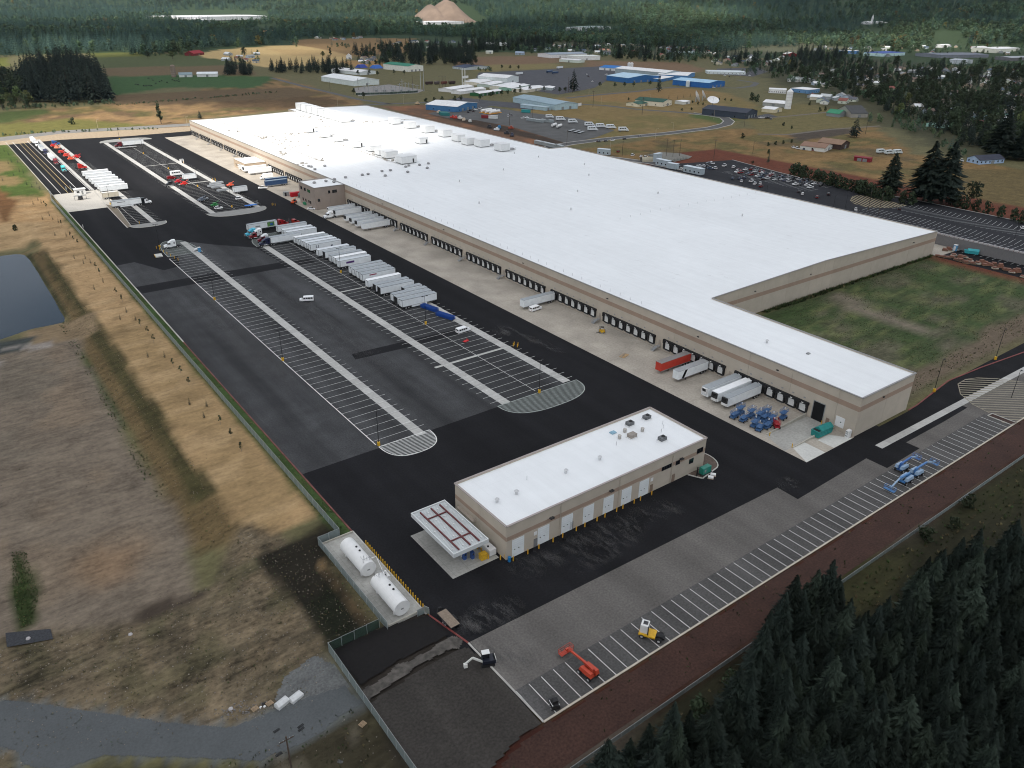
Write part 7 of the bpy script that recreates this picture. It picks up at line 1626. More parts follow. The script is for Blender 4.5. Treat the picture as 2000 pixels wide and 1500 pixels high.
for x, y, h in ((1301,305,1.1),(1314,306,1.1),(1327,305,1.1),(1215,305,1),(1394,309,1.2),(1158,209,1.5),(1254,224,1.5),(1107,283,1),(1453,249,1),(1040,233,1),(995,245,1),(806,175,1.5),(700,176,1.2),(822,178,1.6),(827,178,1.6),(858,170,1.2),(864,170,1.2),(870,170,1.2),(645,178,1),(1690,262,1),(1110,180,1.6),(1118,181,1.6)):
    copy_tree(up, (*G(x,y),0), RNG.uniform(0,6.28), 'wooden utility pole in the country beyond the warehouse, '+nth(k,22)+' of the set', 'utility poles beyond the warehouse', scale=h); k += 1
for x, y in ((1695,411),(1716,417)): copy_tree(up, (*G(x,y),0), .5, 'dark pole in the striped island of the staff car park, '+('left' if x < 1700 else 'right')+' one', 'poles in the striped island')
# chain-link fences: bays of woven screen between posts
m, n, l, b = newmat('chain_link'); b.inputs['Base Color'].default_value = (.30,.36,.36,1); b.inputs['Roughness'].default_value = .6; b.inputs['Metallic'].default_value = .3
tr = n.new('ShaderNodeBsdfTransparent'); mx = n.new('ShaderNodeMixShader'); mx.inputs['Fac'].default_value = .50; l.new(tr.outputs[0], mx.inputs[1]); l.new(b.outputs[0], mx.inputs[2]); l.new(mx.outputs[0], n['Material Output'].inputs['Surface']); LINK = m
m2 = m.copy(); m2.name = 'screen_green'; m2.node_tree.nodes['Principled BSDF'].inputs['Base Color'].default_value = (.05,.085,.065,1); m2.node_tree.nodes['Mix Shader'].inputs['Fac'].default_value = .75; SCRG = m2
def fence(label, pts, h=2.3, bay=3.0, mat=LINK, rail=True, name='chain_link_fence'):
    t = thing(name, label, 'fence', (*pts[0], 0)); o0 = Vector((*pts[0],0)); pm_ = MB().cyl((0,0,-.3),(0,0,h+.05),.05,6).mesh('post', GALV); ca_ = {}
    for i in range(len(pts)-1):
        a = Vector(pts[i]); d = Vector(pts[i+1])-a; L = d.length; k = max(1, round(L/bay)); st = L/k; ang = math.atan2(d.y, d.x); key = round(st,2)
        if key not in ca_: s = MB(); s.box(.05,st-.05,-.012,.012,.05,h); ca_[key] = s.mesh('mesh_panel', mat); s = MB(); s.box(0,st,-.025,.025,h,h+.06); ca_[(key,1)] = s.mesh('top_rail', GALV)
        for j in range(k+(1 if i == len(pts)-2 else 0)):
            q = a+d*(j/k); z = float(terrain(np.array([q.x]), np.array([q.y]))[0]); z = max(z, -1.2)+(.3 if -137.5 < q.x < 195 and q.y > -24 else 0)
            loc = (q.x-o0.x, q.y-o0.y, z); put('post', pm_, t, loc)
            if j < k:
                put('mesh_panel', ca_[key], t, loc, ang)
                if rail: put('top_rail', ca_[(key,1)], t, loc, ang)
    return t
fence('long pale chain link fence along the left edge of the yard', [(-137.9,457.5),(-140.4,440),(-140.4,180),(-140.4,44.2)], 2.3)
fence('chain link fence enclosing the two white tanks', [(-140.4,44.2),(-145.7,44.2),(-145.7,11.2)], 2.3)
fence('short pale chain link fence at the near end of the tank pad', [(-139.0,11.0),(-137.4,11.0),(-136.9,9.9)], 1.8)
fence('tall bluish chain link fence beside the gravel road', [(-157.4,13.2),(-157.4,-46)], 2.5)
fence('green screened fence joining the tank pad to the roadside fence', [(-157.4,13.2),(-146.6,13.0)], 2.4, mat=SCRG)
fence('long low fence of thin posts below the red bark strip', [(-157.4,-34.2),(60,-34.2),(120,-36)], 1.2, 3.2)
fence('green screened fence round the substation', GP([(695,185.6),(760,184),(816,180.6)]), 2.4, 6.0, SCRG)
# two white tanks on the pad
pad = thing('tank_pad', 'concrete pad with low walls carrying two white tanks', 'pad'); CW = MATS['concrete_wall']
MB().prism([(-145.3,11.6),(-137.4,11.6),(-137.4,43.6),(-140.2,43.6),(-145.3,43.6)], 0, .35).build('slab', C_GRY, pad)
s = MB(); s.box(-145.3,-145.05,11.6,43.6,.35,.75); s.box(-145.05,-137.4,11.6,11.85,.35,.75); s.box(-145.05,-137.4,43.35,43.6,.35,.75); s.build('wall', CW, pad)
def tank(y0, y1, label, ladder_end):
    t = thing('fuel_tank', label, 'tank', (-141.5,(y0+y1)/2,.35)); L = (y1-y0)/2; R = 1.78
    MB().cyl((0,-L,R+.35),(0,L,R+.35),R,28).build('shell', WHITE, t, smooth=False)
    for q in (-1,1): MB().cyl((0,q*(L+.04),R+.35),(0,q*(L+.01),R+.35),R*.985,28).build('end_plate', WHITE, t)
    for q in (-.72,.72): MB().prism([(-1.3,q*L-.2),(1.3,q*L-.2),(1.3,q*L+.2),(-1.3,q*L+.2)],0,1.1).build('saddle', WHITE, t)
    for dy in (-1.1,.5): MB().cyl((.35,ladder_end*dy*1.0,2*R+.28),(.35,ladder_end*dy,2*R+.5),.24,9).build('hatch', BLACK, t)
    e = ladder_end*L; s = MB()
    for q in (-.3,.3): s.beam((q+.4,e*.86,.35),(q+.4,e*.86,2*R+1.4),.06)
    for z in range(1,9): s.beam((.1,e*.86,z*.45),(.7,e*.86,z*.45),.05)
    s.build('ladder', GALV, t); s = MB()
    for (a,b_) in (((-.9,.3),(.9,.3)),((-.9,.3),(-.9,1.6)),((.9,.3),(.9,1.6))):
        s.beam((a[0],e-ladder_end*a[1]*1.0-ladder_end*.2,2*R+1.2),(b_[0],e-ladder_end*b_[1]-ladder_end*.2,2*R+1.2),.06); s.beam((a[0],e-ladder_end*a[1]-ladder_end*.2,2*R+.3),(a[0],e-ladder_end*a[1]-ladder_end*.2,2*R+1.2),.06)
    s.build('guard_rail', GALV, t); MB().cyl((-.3,e*.75,2*R+.3),(-.3,e*.75,2*R+1.5),.07,6).build('vent_pipe', GALV, t)
    MB().box(-.35,.25,(-L-.07),(-L-.045),R+.1,R+.4).build('sign_panel', GREYP, t); return t
tank(27.2,37.6,'large white horizontal fuel tank, farther of the two on the pad',-1); tank(12.6,23.0,'large white horizontal fuel tank, nearer of the two on the pad',1)
t = thing('pump_skid', 'pale pump skid with pipes between the two white tanks', 'pump', (-138.9,24.6,.35)); MB().box(-.6,.6,-1,1,0,1.3).build('cabinet', WHITE, t); MB().cyl((0,0,1.3),(0,0,2.2),.25,9).build('vessel', WHITE, t); s = MB(); s.beam((0,1,1),(0,4,3.4),.12); s.beam((0,4,3.4),(-2,4,3.6),.12); s.build('pipe', WHITE, t); MB().cyl((-.3,-.6,1.3),(-.3,-.6,1.8),.18,8).build('valve', DARK, t)
# odds and ends in the foreground at left
def wrapped(px, py, rz, label):
    x, y = G(px, py, -1.2); t = thing('wrapped_stack', label, 'pallet load', (x,y,-1.35), rz); s = MB(); s.hexa([(-1.25,-.75,.12),(1.25,-.75,.12),(1.25,.75,.12),(-1.25,.75,.12)], [(-1.22,-.7,1.15),(1.22,-.7,1.15),(1.22,.7,1.15),(-1.22,.7,1.15)]); s.hexa([(-1.22,-.7,1.15),(1.22,-.7,1.15),(1.22,.7,1.15),(-1.22,.7,1.15)], [(-1.1,-.2,1.45),(1.1,-.2,1.45),(1.1,.2,1.45),(-1.1,.2,1.45)]); s.build('wrapping', pm('plastic_wrap', (.55,.56,.56), .4, .1, 1.5, coord='O'), t); MB().box(-1.3,1.3,-.8,.8,0,.12).build('pallet_base', MATS['pallet_wood'], t)
wrapped(552,1378,.28,'white wrapped pallet stack by the gravel road, left one'); wrapped(579,1367,.28,'white wrapped pallet stack by the gravel road, right one')
for px, py, rz, lab in ((498,1386,.2,'wooden pallet lying left of the wrapped stacks'),(527,1376,.2,'wooden pallet holding dark bags by the wrapped stacks'),(709,1421,.3,'wooden pallet beside the roadside fence')):
    x, y = G(px, py, -1.2); z = float(terrain(np.array([x]), np.array([y]))[0]); t = thing('pallet', lab, 'pallet', (x,y,z+.05), rz)
    for i in range(6): MB().box(-.6,.6,-.5+i*.18,-.38+i*.18,.1,.14).build('slat', MATS['pallet_wood'], t)
    for q in (-.5,0,.5): MB().box(q-.05,q+.05,-.5,.52,0,.1).build('bearer', MATS['pallet_wood'], t)
x, y = G(514,1380,-1.2); t = thing('bag_pile', 'pile of dark and white bags between two pallets', 'bags', (x,y,-1.3), .3)
for i, (dx, dy, m_) in enumerate(((0,0,BLACK),(.5,.2,BLACK),(-.4,.1,WHITE),(.1,-.3,WHITE),(.3,.4,BLACK))): MB().dome((dx,dy,0),.36,8,3,.45).build('bag', m_, t)
x, y = G(537,1389,-1.2); t = thing('hose_coil', 'coil of white hose beside the wrapped stacks', 'hose', (x,y,-1.3))
for j in range(3):
    s = MB(); R = .45+.13*j; P = [(R*math.cos(a*.5236)+.1*j,R*math.sin(a*.5236),.1+.05*j) for a in range(13)]
    for i in range(12): s.beam(P[i],P[i+1],.09)
    s.build('hose', WHITE, t)
for px, py, rz, lab in ((541,1431,.1,'black drain grate on the gravel road, left one'),(588,1423,.2,'black drain grate on the gravel road, upper right one'),(589,1429,.2,'black drain grate on the gravel road, lower right one'),(545,1477,.1,'black drain grate near the road edge')):
    x, y = G(px, py, -1.4); z = float(terrain(np.array([x]), np.array([y]))[0]); t = thing('drain_grate', lab, 'grate', (x,y,z+.06), rz)
    for i in range(6): MB().box(-.55+i*.2,-.42+i*.2,-.25,.25,0,.08).build('bar', BLACK, t)
rk = random.Random(8)
for px, py, n_, lab in ((460,1388,26,'rock'),(500,1395,14,'rock')):
    x0, y0 = G(px, py, -1.3); s = MB()
    for _ in range(n_*4):
        x = x0+rk.gauss(0,1.6); y = y0+rk.gauss(0,1.2); z = float(terrain(np.array([x]), np.array([y]))[0]); r = rk.uniform(.06,.22); s.dome((x,y,z-.05), r, 5, 2, r*1.1)
    tag(s.build('rubble', pm('rubble_grey', (.15,.14,.13), .95, .4, 3.0), None), kind='stuff')
x, y = G(665,1493,-1.3); t = thing('rubble_heap', 'grey gravel heap at the bottom edge by the fence', 'gravel heap', (x,y,-1.3)); s = MB(); q_ = random.Random(5)
for i in range(150):
    a = q_.uniform(0,6.28); d = 2.2*q_.random()**.6; s.dome((d*math.cos(a),d*math.sin(a)*.7,max(0,.75-.34*d)-.15),q_.uniform(.12,.34),5,2)
o_ = s.build('heap', pm('heap_grey', (.085,.088,.088), .95, .35, 2.0, bump=.8), t); o_['kind'] = 'stuff'
STONES = []
for px, py, lab in ((55,1247,'white stone on the dark gravel pad'),(255,1240,'pale stone on the bare ground'),(452,1391,'white stone among the rubble')):
    x, y = G(px, py, -2); z = float(terrain(np.array([x]), np.array([y]))[0]); t = tag(MB().dome((0,0,-.05),.45,8,3,.4).build('stone', pm('stone_pale', (.42,.40,.40), .9, .2, 2.0, coord='O'), None, (x,y,max(z,-2.03)+.02)), lab, 'stone'); STONES.append(t)
pts = []
for poly, n_, s0, s1 in ((ROUGH, 2600, .08, .38), (PAD, 900, .06, .2), (SLO, 700, .1, .3), ([(-185,2),(-158,-2),(-158,-40),(-190,-40)], 300, .1, .4)):
    Q = scatter(poly, n_, rk, 0); tz = terrain(np.array([q[0] for q in Q]), np.array([q[1] for q in Q]))
    for (x, y), z in zip(Q, tz): pts.append((x, y, z, rk.uniform(s0, s1), rk.uniform(0,6.28), 0))
_st = STONES[0].copy(); _st.data = STONES[0].data.copy(); _st.data.materials.clear(); _st.data.materials.append(pm('stone_brown', (.15,.13,.105), .95, .3, 1.0, rnd=.5)); COL.objects.link(_st); _st.location = (-176,20,-1.35); _st.scale = (.6,.6,.6); _st['label'] = 'brown stone on the rough ground above the gravel road'
gn_forest('loose_stones', pts, [_st])
# gate house pad at the scale
t = thing('scale_booth', 'small white booth on the scale pad at the gate', 'booth', (*G(157,379),0)); MB().box(-3,3,-1.6,1.6,0,3.2).build('wall', WHITE, t); MB().box(-3.4,3.4,-2,2,3.2,3.4).build('roof', WHITE, t); window(t,-2,-.5,-1.6,0,1.2,2.2,0,axis='x'); MB().box(.6,1.6,-1.64,-1.6,0,2.2).build('door', GREYP, t)
t = thing('scale_kiosk', 'grey kiosk with dark frame on the scale pad', 'kiosk', (*G(158,390),0)); MB().box(-1.2,1.2,-.8,.8,0,2.0).build('cabinet', DARK, t); MB().box(-3.5,3.5,-1.0,1.0,2.4,2.6).build('roof', GREYP, t); MB().box(-.6,.4,-.9,.9,2.6,3.0).build('roof_box', WHITE, t)
for q in (-3.2,3.2): MB().box(q-.08,q+.08,-.08,.08,0,2.4).build('post', DARK, t)
for px, py, lab in ((97,378,'left'),(130,372,'middle'),(139,371,'right')):
    t = thing('gate_panel', 'pale mesh gate panel at the entry lanes, '+lab+' one', 'gate', (*G(px,py),0), 1.57); MB().box(-2.5,2.5,-.04,.04,.1,2.2).build('mesh_panel', LINK, t); s = MB(); s.beam((-2.5,0,2.2),(2.5,0,2.2),.08); s.beam((-2.5,0,.1),(2.5,0,.1),.08); s.beam((-2.5,0,0),(-2.5,0,2.3),.08); s.beam((2.5,0,0),(2.5,0,2.3),.08); s.build('frame', GALV, t)
t = thing('sign_board', 'small white square sign board at the yard edge', 'sign', (*G(163,446),0)); MB().box(-.06,.06,-.7,.7,.5,1.9).build('panel', WHITE, t); MB().cyl((0,0,0),(0,0,.5),.06,6).build('post', GALV, t)
# things in the court by the screen wall
zf = ZM(1700, 400, 6.667)
t = thing('portable_toilet', 'blue portable toilet at the foot of the screen wall', 'toilet', (*zf(1097,597),0)); MB().box(-.8,.8,-.8,.8,0,2.9).build('cabin', MATS['toilet_blue'], t); MB().box(-.85,.85,-.85,.85,2.9,3.1).build('roof', WHITE, t); MB().box(-.84,-.8,-.5,.5,.2,2.4).build('door', WHITE, t)
skip(*zf(1215,625), -1.1, 'turquoise skip with a pale lid at the foot of the screen wall', (52,150,158), L=6.5)
PW = MATS['pallet_wood']; k = 0
for x, y, h in ((880,665,.5),(940,680,.6),(1000,690,.7),(1085,665,1.1),(1060,690,.9),(1120,720,.8),(1170,690,1.3),(1230,690,.8),(1180,735,1.2),(1240,760,1.3),(1295,745,1.4),(1330,770,.9),(1395,775,1.3),(1450,760,1.5),(1500,765,1.0),(1490,790,.9),(1560,795,1.2),(1610,790,1.4),(1620,835,.9),(1690,820,1.9),(1760,850,.9),(1800,860,1.1),(1840,885,.7),(1880,880,1.5),(1915,880,1.8),(1990,945,.8),(970,600,1.2),(1020,590,1.4)):
    c = rk.choice(((.28,.20,.13),(.20,.09,.06),(.36,.33,.28),(.13,.08,.06),(.40,.36,.30))); mt = pm('stock_%d' % int(c[0]*100), c, .85, .3, 1.5, coord='O')
    t = thing('material_stack', 'stack of building material by the grass court, '+nth(k,30)+' from the left', 'material stack', (*zf(x,y),.1), rk.uniform(-.5,.5)-1.1, 'stacks of building material'); MB().box(-1.3,1.3,-.9,.9,.12,h*.6).build('load', mt, t); MB().box(-1.1,.7,-.8,.7,h*.6,h*1.1).build('load', pm('stock_28', c), t); MB().box(-1.35,1.35,-.95,.95,0,.12).build('pallet_base', PW, t); k += 1
# staff car park: cars
zc = ZM(1180, 290, 6.25); A_ = math.radians(20)
CL = [(1450,225,0),(1570,240,0),(1615,285,0),(1185,225,1),(1232,225,1),(1280,225,2),(1330,260,3),(1375,255,0),(1175,285,0),(920,265,0),(335,95,0),(440,110,0),(480,125,0),(160,50,4),(1560,380,3),(1640,380,3),(1700,375,3),(1670,415,0),(1780,415,0),(1830,445,0),(1900,440,0),(1900,475,4),(1930,390,2),(1310,190,5),(1340,195,0),(905,240,2),(1040,235,3),(1140,250,3)]
CC = [(235,236,236),(196,198,200),(28,29,32),(70,84,104),(120,22,26),(120,124,128)]; CNM = ['white','pale silver','black','blue grey','dark red','silver']
k = 0
for x, y, c in CL: car('pickup' if k % 6 == 0 else 'suv' if k % 3 == 1 else 'car', CC[c], *zc(x,y), A_+(1.2 if 1150 < x < 1420 else 0)+.1*(k % 3), CNM[c]+' vehicle in the staff car park, '+nth(k,40)+' of the parked group', 'cars in the staff car park'); k += 1
zc = ZM(1560, 280, 4.545); j = 0
for x, y, c in ((10,345,3),(262,465,2),(160,490,4),(30,460,0),(0,440,2),(505,600,0),(890,595,2),(1990,765,0),(1450,165,0)):
    car('suv' if x == 262 or x == 890 else 'pickup' if x == 1450 else 'car', CC[c], *zc(x,y), A_+.2, (CNM[c]+' vehicle near the striped island of the car park, '+ORD[j]+' of several') if x < 1500 and x != 1450 else ('white pickup beside the pale blue bungalow' if x == 1450 else 'white car at the far right of the car park'), 'cars near the striped island' if x < 1400 else None); j += 1
for i, (x, y, c) in enumerate(((1166,278,2),(1180,277,2),(1193,275.5,0),(1217,273,2),(1247,268,5))): car('car', CC[c], *G(x,y), .15, CNM[c]+' car on the bend of the access road, '+ORD[i]+' from the left', 'cars on the access road')
# site cabins behind the warehouse
def cabin(A, B, dep, h, label, col=(168,180,186), win=3, roof=(196,206,212)):
    a = Vector(G(*A)); b_ = Vector(G(*B)); d = (b_-a); L = d.length; t = thing('site_cabin', label, 'cabin', (a.x,a.y,0), math.atan2(d.y,d.x)); P = paint(col, .6)
    MB().box(0,L,0,dep,.3,h).build('wall', P, t); MB().box(-.15,L+.15,-.15,dep+.15,h,h+.15).build('roof', paint(roof, .6), t)
    for i in range(win): MB().box(L*(i+.4)/win,L*(i+.4)/win+1.1,-.03,0,1.3,2.3).build('window', GLASS, t)
    MB().box(0,L,.2,dep-.2,0,.3).build('skid', DARK, t)
cabin((1166,302),(1190,304),4,4.5,'pale site cabin behind the warehouse, leftmost'); cabin((1280,322),(1303,327),4,4.5,'pale site cabin in the middle of the row behind the warehouse'); cabin((1302,329),(1320,332),4,4,'grey container cabin right of the middle cabin',win=0); cabin((1334,336),(1368,343),4.5,4.5,'long pale site cabin by the staff car park',win=4); cabin((1281,318),(1292,316),3,6.5,'tall pale cabin box behind the row',win=0)
t = thing('fabric_shelter', 'curved tan fabric shelter behind the warehouse', 'shelter', (*G(1252,315),0), -.5)
s = MB()
for i in range(8):
    a = math.pi*i/8; b_ = math.pi*(i+1)/8; s.add([(0,-3*math.cos(a),3.4*math.sin(a)),(16,-3*math.cos(a),3.4*math.sin(a)),(16,-3*math.cos(b_),3.4*math.sin(b_)),(0,-3*math.cos(b_),3.4*math.sin(b_))], [(0,1,2,3)])
s.build('cover', pm('canvas_tan', (.36,.33,.25), .8, .1, coord='O'), t)
for i in range(5): MB().cyl((i*4,-3,0),(i*4,-2.5,2.2),.08,5).cyl((i*4,2.5,2.2),(i*4,3,0),.08,5).build('hoop', GALV, t)
k = 0
for i in range(30):
    x, y = G(1268+i*2.2 if i < 18 else 1308+(i-18)*3.0, 305+i*.62 if i < 18 else 316-(i-18)*.55); tree('hedge_fir', SAPC, None, x, y, 2.6, 'small dark hedge fir round the grey gravel island, '+nth(k,30)+' from the left', 'hedge firs round the gravel island', cat='shrub', wide=1.3); k += 1
for i, (x, y) in enumerate(((1043,281),(1057,284),(1070,287),(1082,289))):
    cabin((x,y),(x+14,y+3.2),3,3,'grey container behind the far warehouse roof, '+ORD[i]+' from the left',(150,156,156),0,(178,184,186))
# ------------------------------------------------------------------ buildings beyond the yard
def bmat(rgb, k=.92, rough=.7): 
    return pm('bld_%d_%d_%d' % rgb, tuple(min(.72, c/k) for c in lin(rgb)), rough, .08, .4, var2=.06, scale2=.05)
_bk = 0
def bld(label, A, B, C, h, rise=1.5, ridge='AB', wall=(200,205,205), roof=(215,220,220), name='shed', cat='building', win=0, doors=1, group=None, flat=False, z=None, eave=.4, chim=False, px=True):
    """A, B, C: left end, near corner and right end of the two visible walls at ground level"""
    a, b_, c_ = (Vector(G(*q)) for q in (A, B, C)) if px else (Vector(q) for q in (A, B, C))
    u = a-b_; v = c_-b_; lu = max(u.length, 3); lv = max(v.length, 3)
    if px and B[1] < 132: lu = min(lu, max(10, .5*lv))
    ang = math.atan2(v.y, v.x)
    z0 = float(terrain(np.array([b_.x]), np.array([b_.y]))[0]) if z is None else z
    t = thing(name, label, cat, (b_.x, b_.y, z0), ang, group)
    # local frame: x along BC, y along BA (squared up)
    side = 1 if (v.x*u.y-v.y*u.x) > 0 else -1
    W, D = lv, lu*side; y0, y1 = (0, D) if D > 0 else (D, 0)
    wm, rm = bmat(wall), bmat(roof)
    s = MB(); s.box(0, W, y0, y1, -.5, h)
    if not flat:
        if ridge == 'AB': s.add([(0,y0,h),(W,y0,h),(W/2,y0,h+rise)], [(0,1,2)]); s.add([(0,y1,h),(W,y1,h),(W/2,y1,h+rise)], [(0,2,1)])
        else: s.add([(0,y0,h),(0,y1,h),(0,(y0+y1)/2,h+rise)], [(0,2,1)]); s.add([(W,y0,h),(W,y1,h),(W,(y0+y1)/2,h+rise)], [(0,1,2)])
    s.build('wall', wm, t)
    r = MB(); e = eave; th = .22
    if flat:
        r.box(-e*.5, W+e*.5, y0-e*.5, y1+e*.5, h, h+.35)
    elif ridge == 'AB':
        k = rise/(W/2)
        for q0, q1 in ((-e, W/2), (W+e, W/2)): r.hexa([(q0,y0-e,h-k*e),(q1,y0-e,h+rise),(q1,y1+e,h+rise),(q0,y1+e,h-k*e)], [(q0,y0-e,h-k*e+th),(q1,y0-e,h+rise+th),(q1,y1+e,h+rise+th),(q0,y1+e,h-k*e+th)])
    else:
        k = rise/((y1-y0)/2); m_ = (y0+y1)/2
        for q0, q1 in ((y0-e, m_), (y1+e, m_)): r.hexa([(-e,q0,h-k*e),(W+e,q0,h-k*e),(W+e,q1,h+rise),(-e,q1,h+rise)], [(-e,q0,h-k*e+th),(W+e,q0,h-k*e+th),(W+e,q1,h+rise+th),(-e,q1,h+rise+th)])
    ro = r.build('roof', rm, t)
    if chim: MB().box(W*.6,W*.6+.9,(y0+y1)/2-.4,(y0+y1)/2+.4,h,h+rise+1.2).build('chimney', bmat((120,90,80)), ro)
    # the near wall along BC is y = 0 and the one along BA is x = 0
    o_ = -1 if D > 0 else 1
    wmesh = MB().box(-.6,.6,min(0,o_*.05),max(0,o_*.05),0,1.2).mesh('window', GLASS); dmesh = MB().box(-1.6,1.6,min(0,o_*.06),max(0,o_*.06),0,min(3.2,h*.8)).mesh('door', bmat((120,124,126)))
    for i in range(win): put('window', wmesh, t, (W*(i+.5)/win, 0, min(1.1, h*.35)))
    for i in range(doors if W > 6 else 0): put('door', dmesh, t, (W*(i+1)/(doors+1)+ (1.0 if win else 0), 0, 0))
    if win and lu > 6:
        for i in range(max(1, win//2)): put('window', wmesh, t, (0, D*(i+.5)/max(1, win//2), min(1.1, h*.35)), -math.pi/2)
    return t
W_, WR = (216,222,222), (226,230,230)
bld('white metal shed with a low gable beside the substation',(661,157),(692,168.5),(741,165),6.5,3,'AB',(200,208,206),(210,216,216))
bld('white curved roof shed behind the substation shed',(690,139.5),(704,147),(734,144.5),4.5,2.2,'AB',(206,214,214),(222,228,228))
bld('pale yellow hall with a green roof',(774,134),(797,140.5),(827,138.5),8.5,2.5,'AB',(226,226,204),(34,112,88),doors=3)
bld('low pale house with a navy roof beside the dark fir',(880,129),(884,134),(908,137),3.6,2.2,'BC',(176,184,186),(44,56,80),win=5)
bld('long white storage shed, leftmost of the sheds',(867,177.5),(881,180.5),(926,173.5),3.4,1.4,'BC',W_,(238,240,238),doors=1); bld('long white storage shed just in front of the leftmost one',(890,182),(899,184.5),(949,178),3.4,1.4,'BC',W_,(238,240,238))
bld('storage shed with dark green walls and white roof',(926,186),(936,188.5),(982,182),3.4,1.2,'BC',(40,92,56),(236,238,236),doors=5)
bld('beige storage shed at the back of the sheds',(928,163.5),(936,167),(962,161.5),3.2,1.2,'BC',(214,206,190),(228,226,220)); bld('pale grey green storage shed behind the row',(950,168),(958,171),(985,165),3.2,1.2,'BC',(176,188,180),(226,232,228))
bld('beige storage shed in the middle of the sheds',(974,172),(981,175),(1016,168),3.2,1.2,'BC',(206,204,190),(218,228,222)); bld('sage green storage shed right of the middle one',(992,175),(998,178),(1035,171),3.4,1.2,'BC',(126,164,146),(214,226,222)); bld('tan storage shed by the round street trees',(1018,178),(1027,181.5),(1066,174.5),3.4,1.2,'BC',(196,190,176),(222,228,224))
bld('open white carport at the end of the sheds',(1062,175),(1078,177),(1084,173.5),3.0,.8,'BC',(150,160,160),(230,234,234)); bld('tall white gabled hall behind the storage sheds',(967,157),(990,163.5),(1013,160),7.5,2.8,'AB',(206,214,218),(236,240,243))
bld('small white cabin shed left of the tan shed at the back',(921,161),(924,163),(940,160),3,1,'BC',(220,214,200),(226,222,212),doors=0)
bld('blue workshop with a cream roof by the dug earth',(839,213),(893,219.5),(932,211),5.6,2.6,'AB',(62,108,150),(226,228,224),win=4,doors=3); bld('long grey blue metal hall beside the bus lot',(1003,199.5),(1084,215.5),(1128,212),5.6,2.2,'AB',(160,182,190),(132,152,162),doors=2); bld('low grey blue lean-to along the metal hall',(1032,209),(1066,216.5),(1076,215),3.4,.6,'AB',(156,178,188),(150,168,176))
bld('big blue factory hall with a pale grey roof',(1177,157.5),(1226,162.5),(1290,158.5),7.0,3.2,'AB',(46,96,150),(164,190,206),doors=4,win=0); bld('white building with a bright blue roof behind the factory',(1168,132.5),(1170,136.5),(1214,139.5),4.2,2.6,'BC',(222,226,226),(36,106,172),doors=3)
bld('pale grey hall with a ribbed white roof behind the canopy',(1257,141),(1300,152.5),(1328,150),7.6,2.6,'AB',(148,160,166),(220,226,230)); bld('blue and white hall right of the pale grey hall',(1329,150),(1342,155.5),(1357,149),5.6,1.8,'AB',(74,122,170),(226,230,232)); bld('open canopy with a white roof and blue posts before the factory',(1265,157),(1290,160.5),(1315,155.5),4.2,.6,'BC',(58,108,160),(236,238,238))
bld('long blue hall with a pale blue roof right of the factory',(1331,164.5),(1384,172.5),(1415,168.5),7.0,2.0,'AB',(40,96,158),(150,184,206),doors=3); bld('beige house with a dark green roof by the white dishes',(1275,201.5),(1294,209),(1312,205),5.2,2.4,'AB',(204,196,176),(28,70,56),win=4); bld('low beige wing with a green roof left of the house',(1231,205.5),(1246,209),(1275,205),3.0,1.8,'BC',(204,196,172),(34,76,62),win=3)
bld('small pale equipment hut beside the dishes',(1331,202),(1335,204.5),(1348,202.5),3,.4,'BC',(190,192,186),(224,226,222),doors=1); bld('long charcoal building at the road bend',(1378,222.5),(1456,233),(1478,228),6.0,3.0,'AB',(54,62,74),(42,48,60),doors=3,win=4)
bld('white roofed barn beside the white silo',(1481,202),(1489,206.5),(1531,210),4.0,2.2,'BC',(150,152,148),(226,232,234)); bld('small beige barn below the white roofed barn',(1496,217.5),(1512,221),(1527,218),3.6,1.8,'AB',(196,186,158),(218,228,226)); bld('small barn with a green roof beside the dark gambrel barn',(1619,226),(1638,229.5),(1652,227),3.6,3.2,'AB',(120,126,128),(48,122,90))
bld('big dark roofed barn with a white gable at the wood edge',(1655,223),(1662,230),(1694,229.5),4.2,6.5,'BC',(150,146,138),(62,63,64)); bld('brown roofed farmhouse with white garage wall',(1592,289),(1610,297.5),(1625,291),3.2,2.2,'AB',(196,196,190),(124,96,78),win=3,cat='house',name='house'); bld('brown roofed farmhouse with dark walls',(1629,285),(1641,293),(1658,288),4.2,2.6,'AB',(62,46,42),(130,104,84),win=3,cat='house',name='house')
bld('long dark red shed lying in the right pasture',(1664,311),(1667,313.5),(1699,317.5),3.0,.5,'BC',(118,26,36),(124,40,48),doors=2); bld('pale blue bungalow with a navy roof at the right edge',(1885,316),(1912,321.5),(1960,318.5),3.2,2.6,'BC',(150,172,198),(46,50,64),win=6,cat='house',name='house'); bld('mint green cottage among the shaded trees',(1825,246),(1838,250.5),(1860,246),3.2,2.4,'BC',(172,214,202),(62,68,66),win=3,cat='house',name='house')
bld('long blue roofed bungalow at the right edge',(1908,233),(1915,237),(1958,237.5),3.0,2.0,'BC',(150,178,188),(52,84,98),win=6,cat='house',name='house'); bld('dark red roofed cottage at the right edge',(1895,247),(1906,250.5),(1931,247),3.0,2.4,'BC',(184,176,166),(88,38,42),win=3,cat='house',name='house'); bld('brown roofed cottage deep in the shaded trees',(1823,219),(1827,223),(1856,223.5),3.0,2.4,'BC',(150,132,118),(70,55,58),win=3,cat='house',name='house'); bld('teal walled house cut by the right edge',(1985,231),(1990,238),(2012,236.5),4,2.4,'BC',(140,200,192),(60,80,90),win=3,cat='house',name='house')
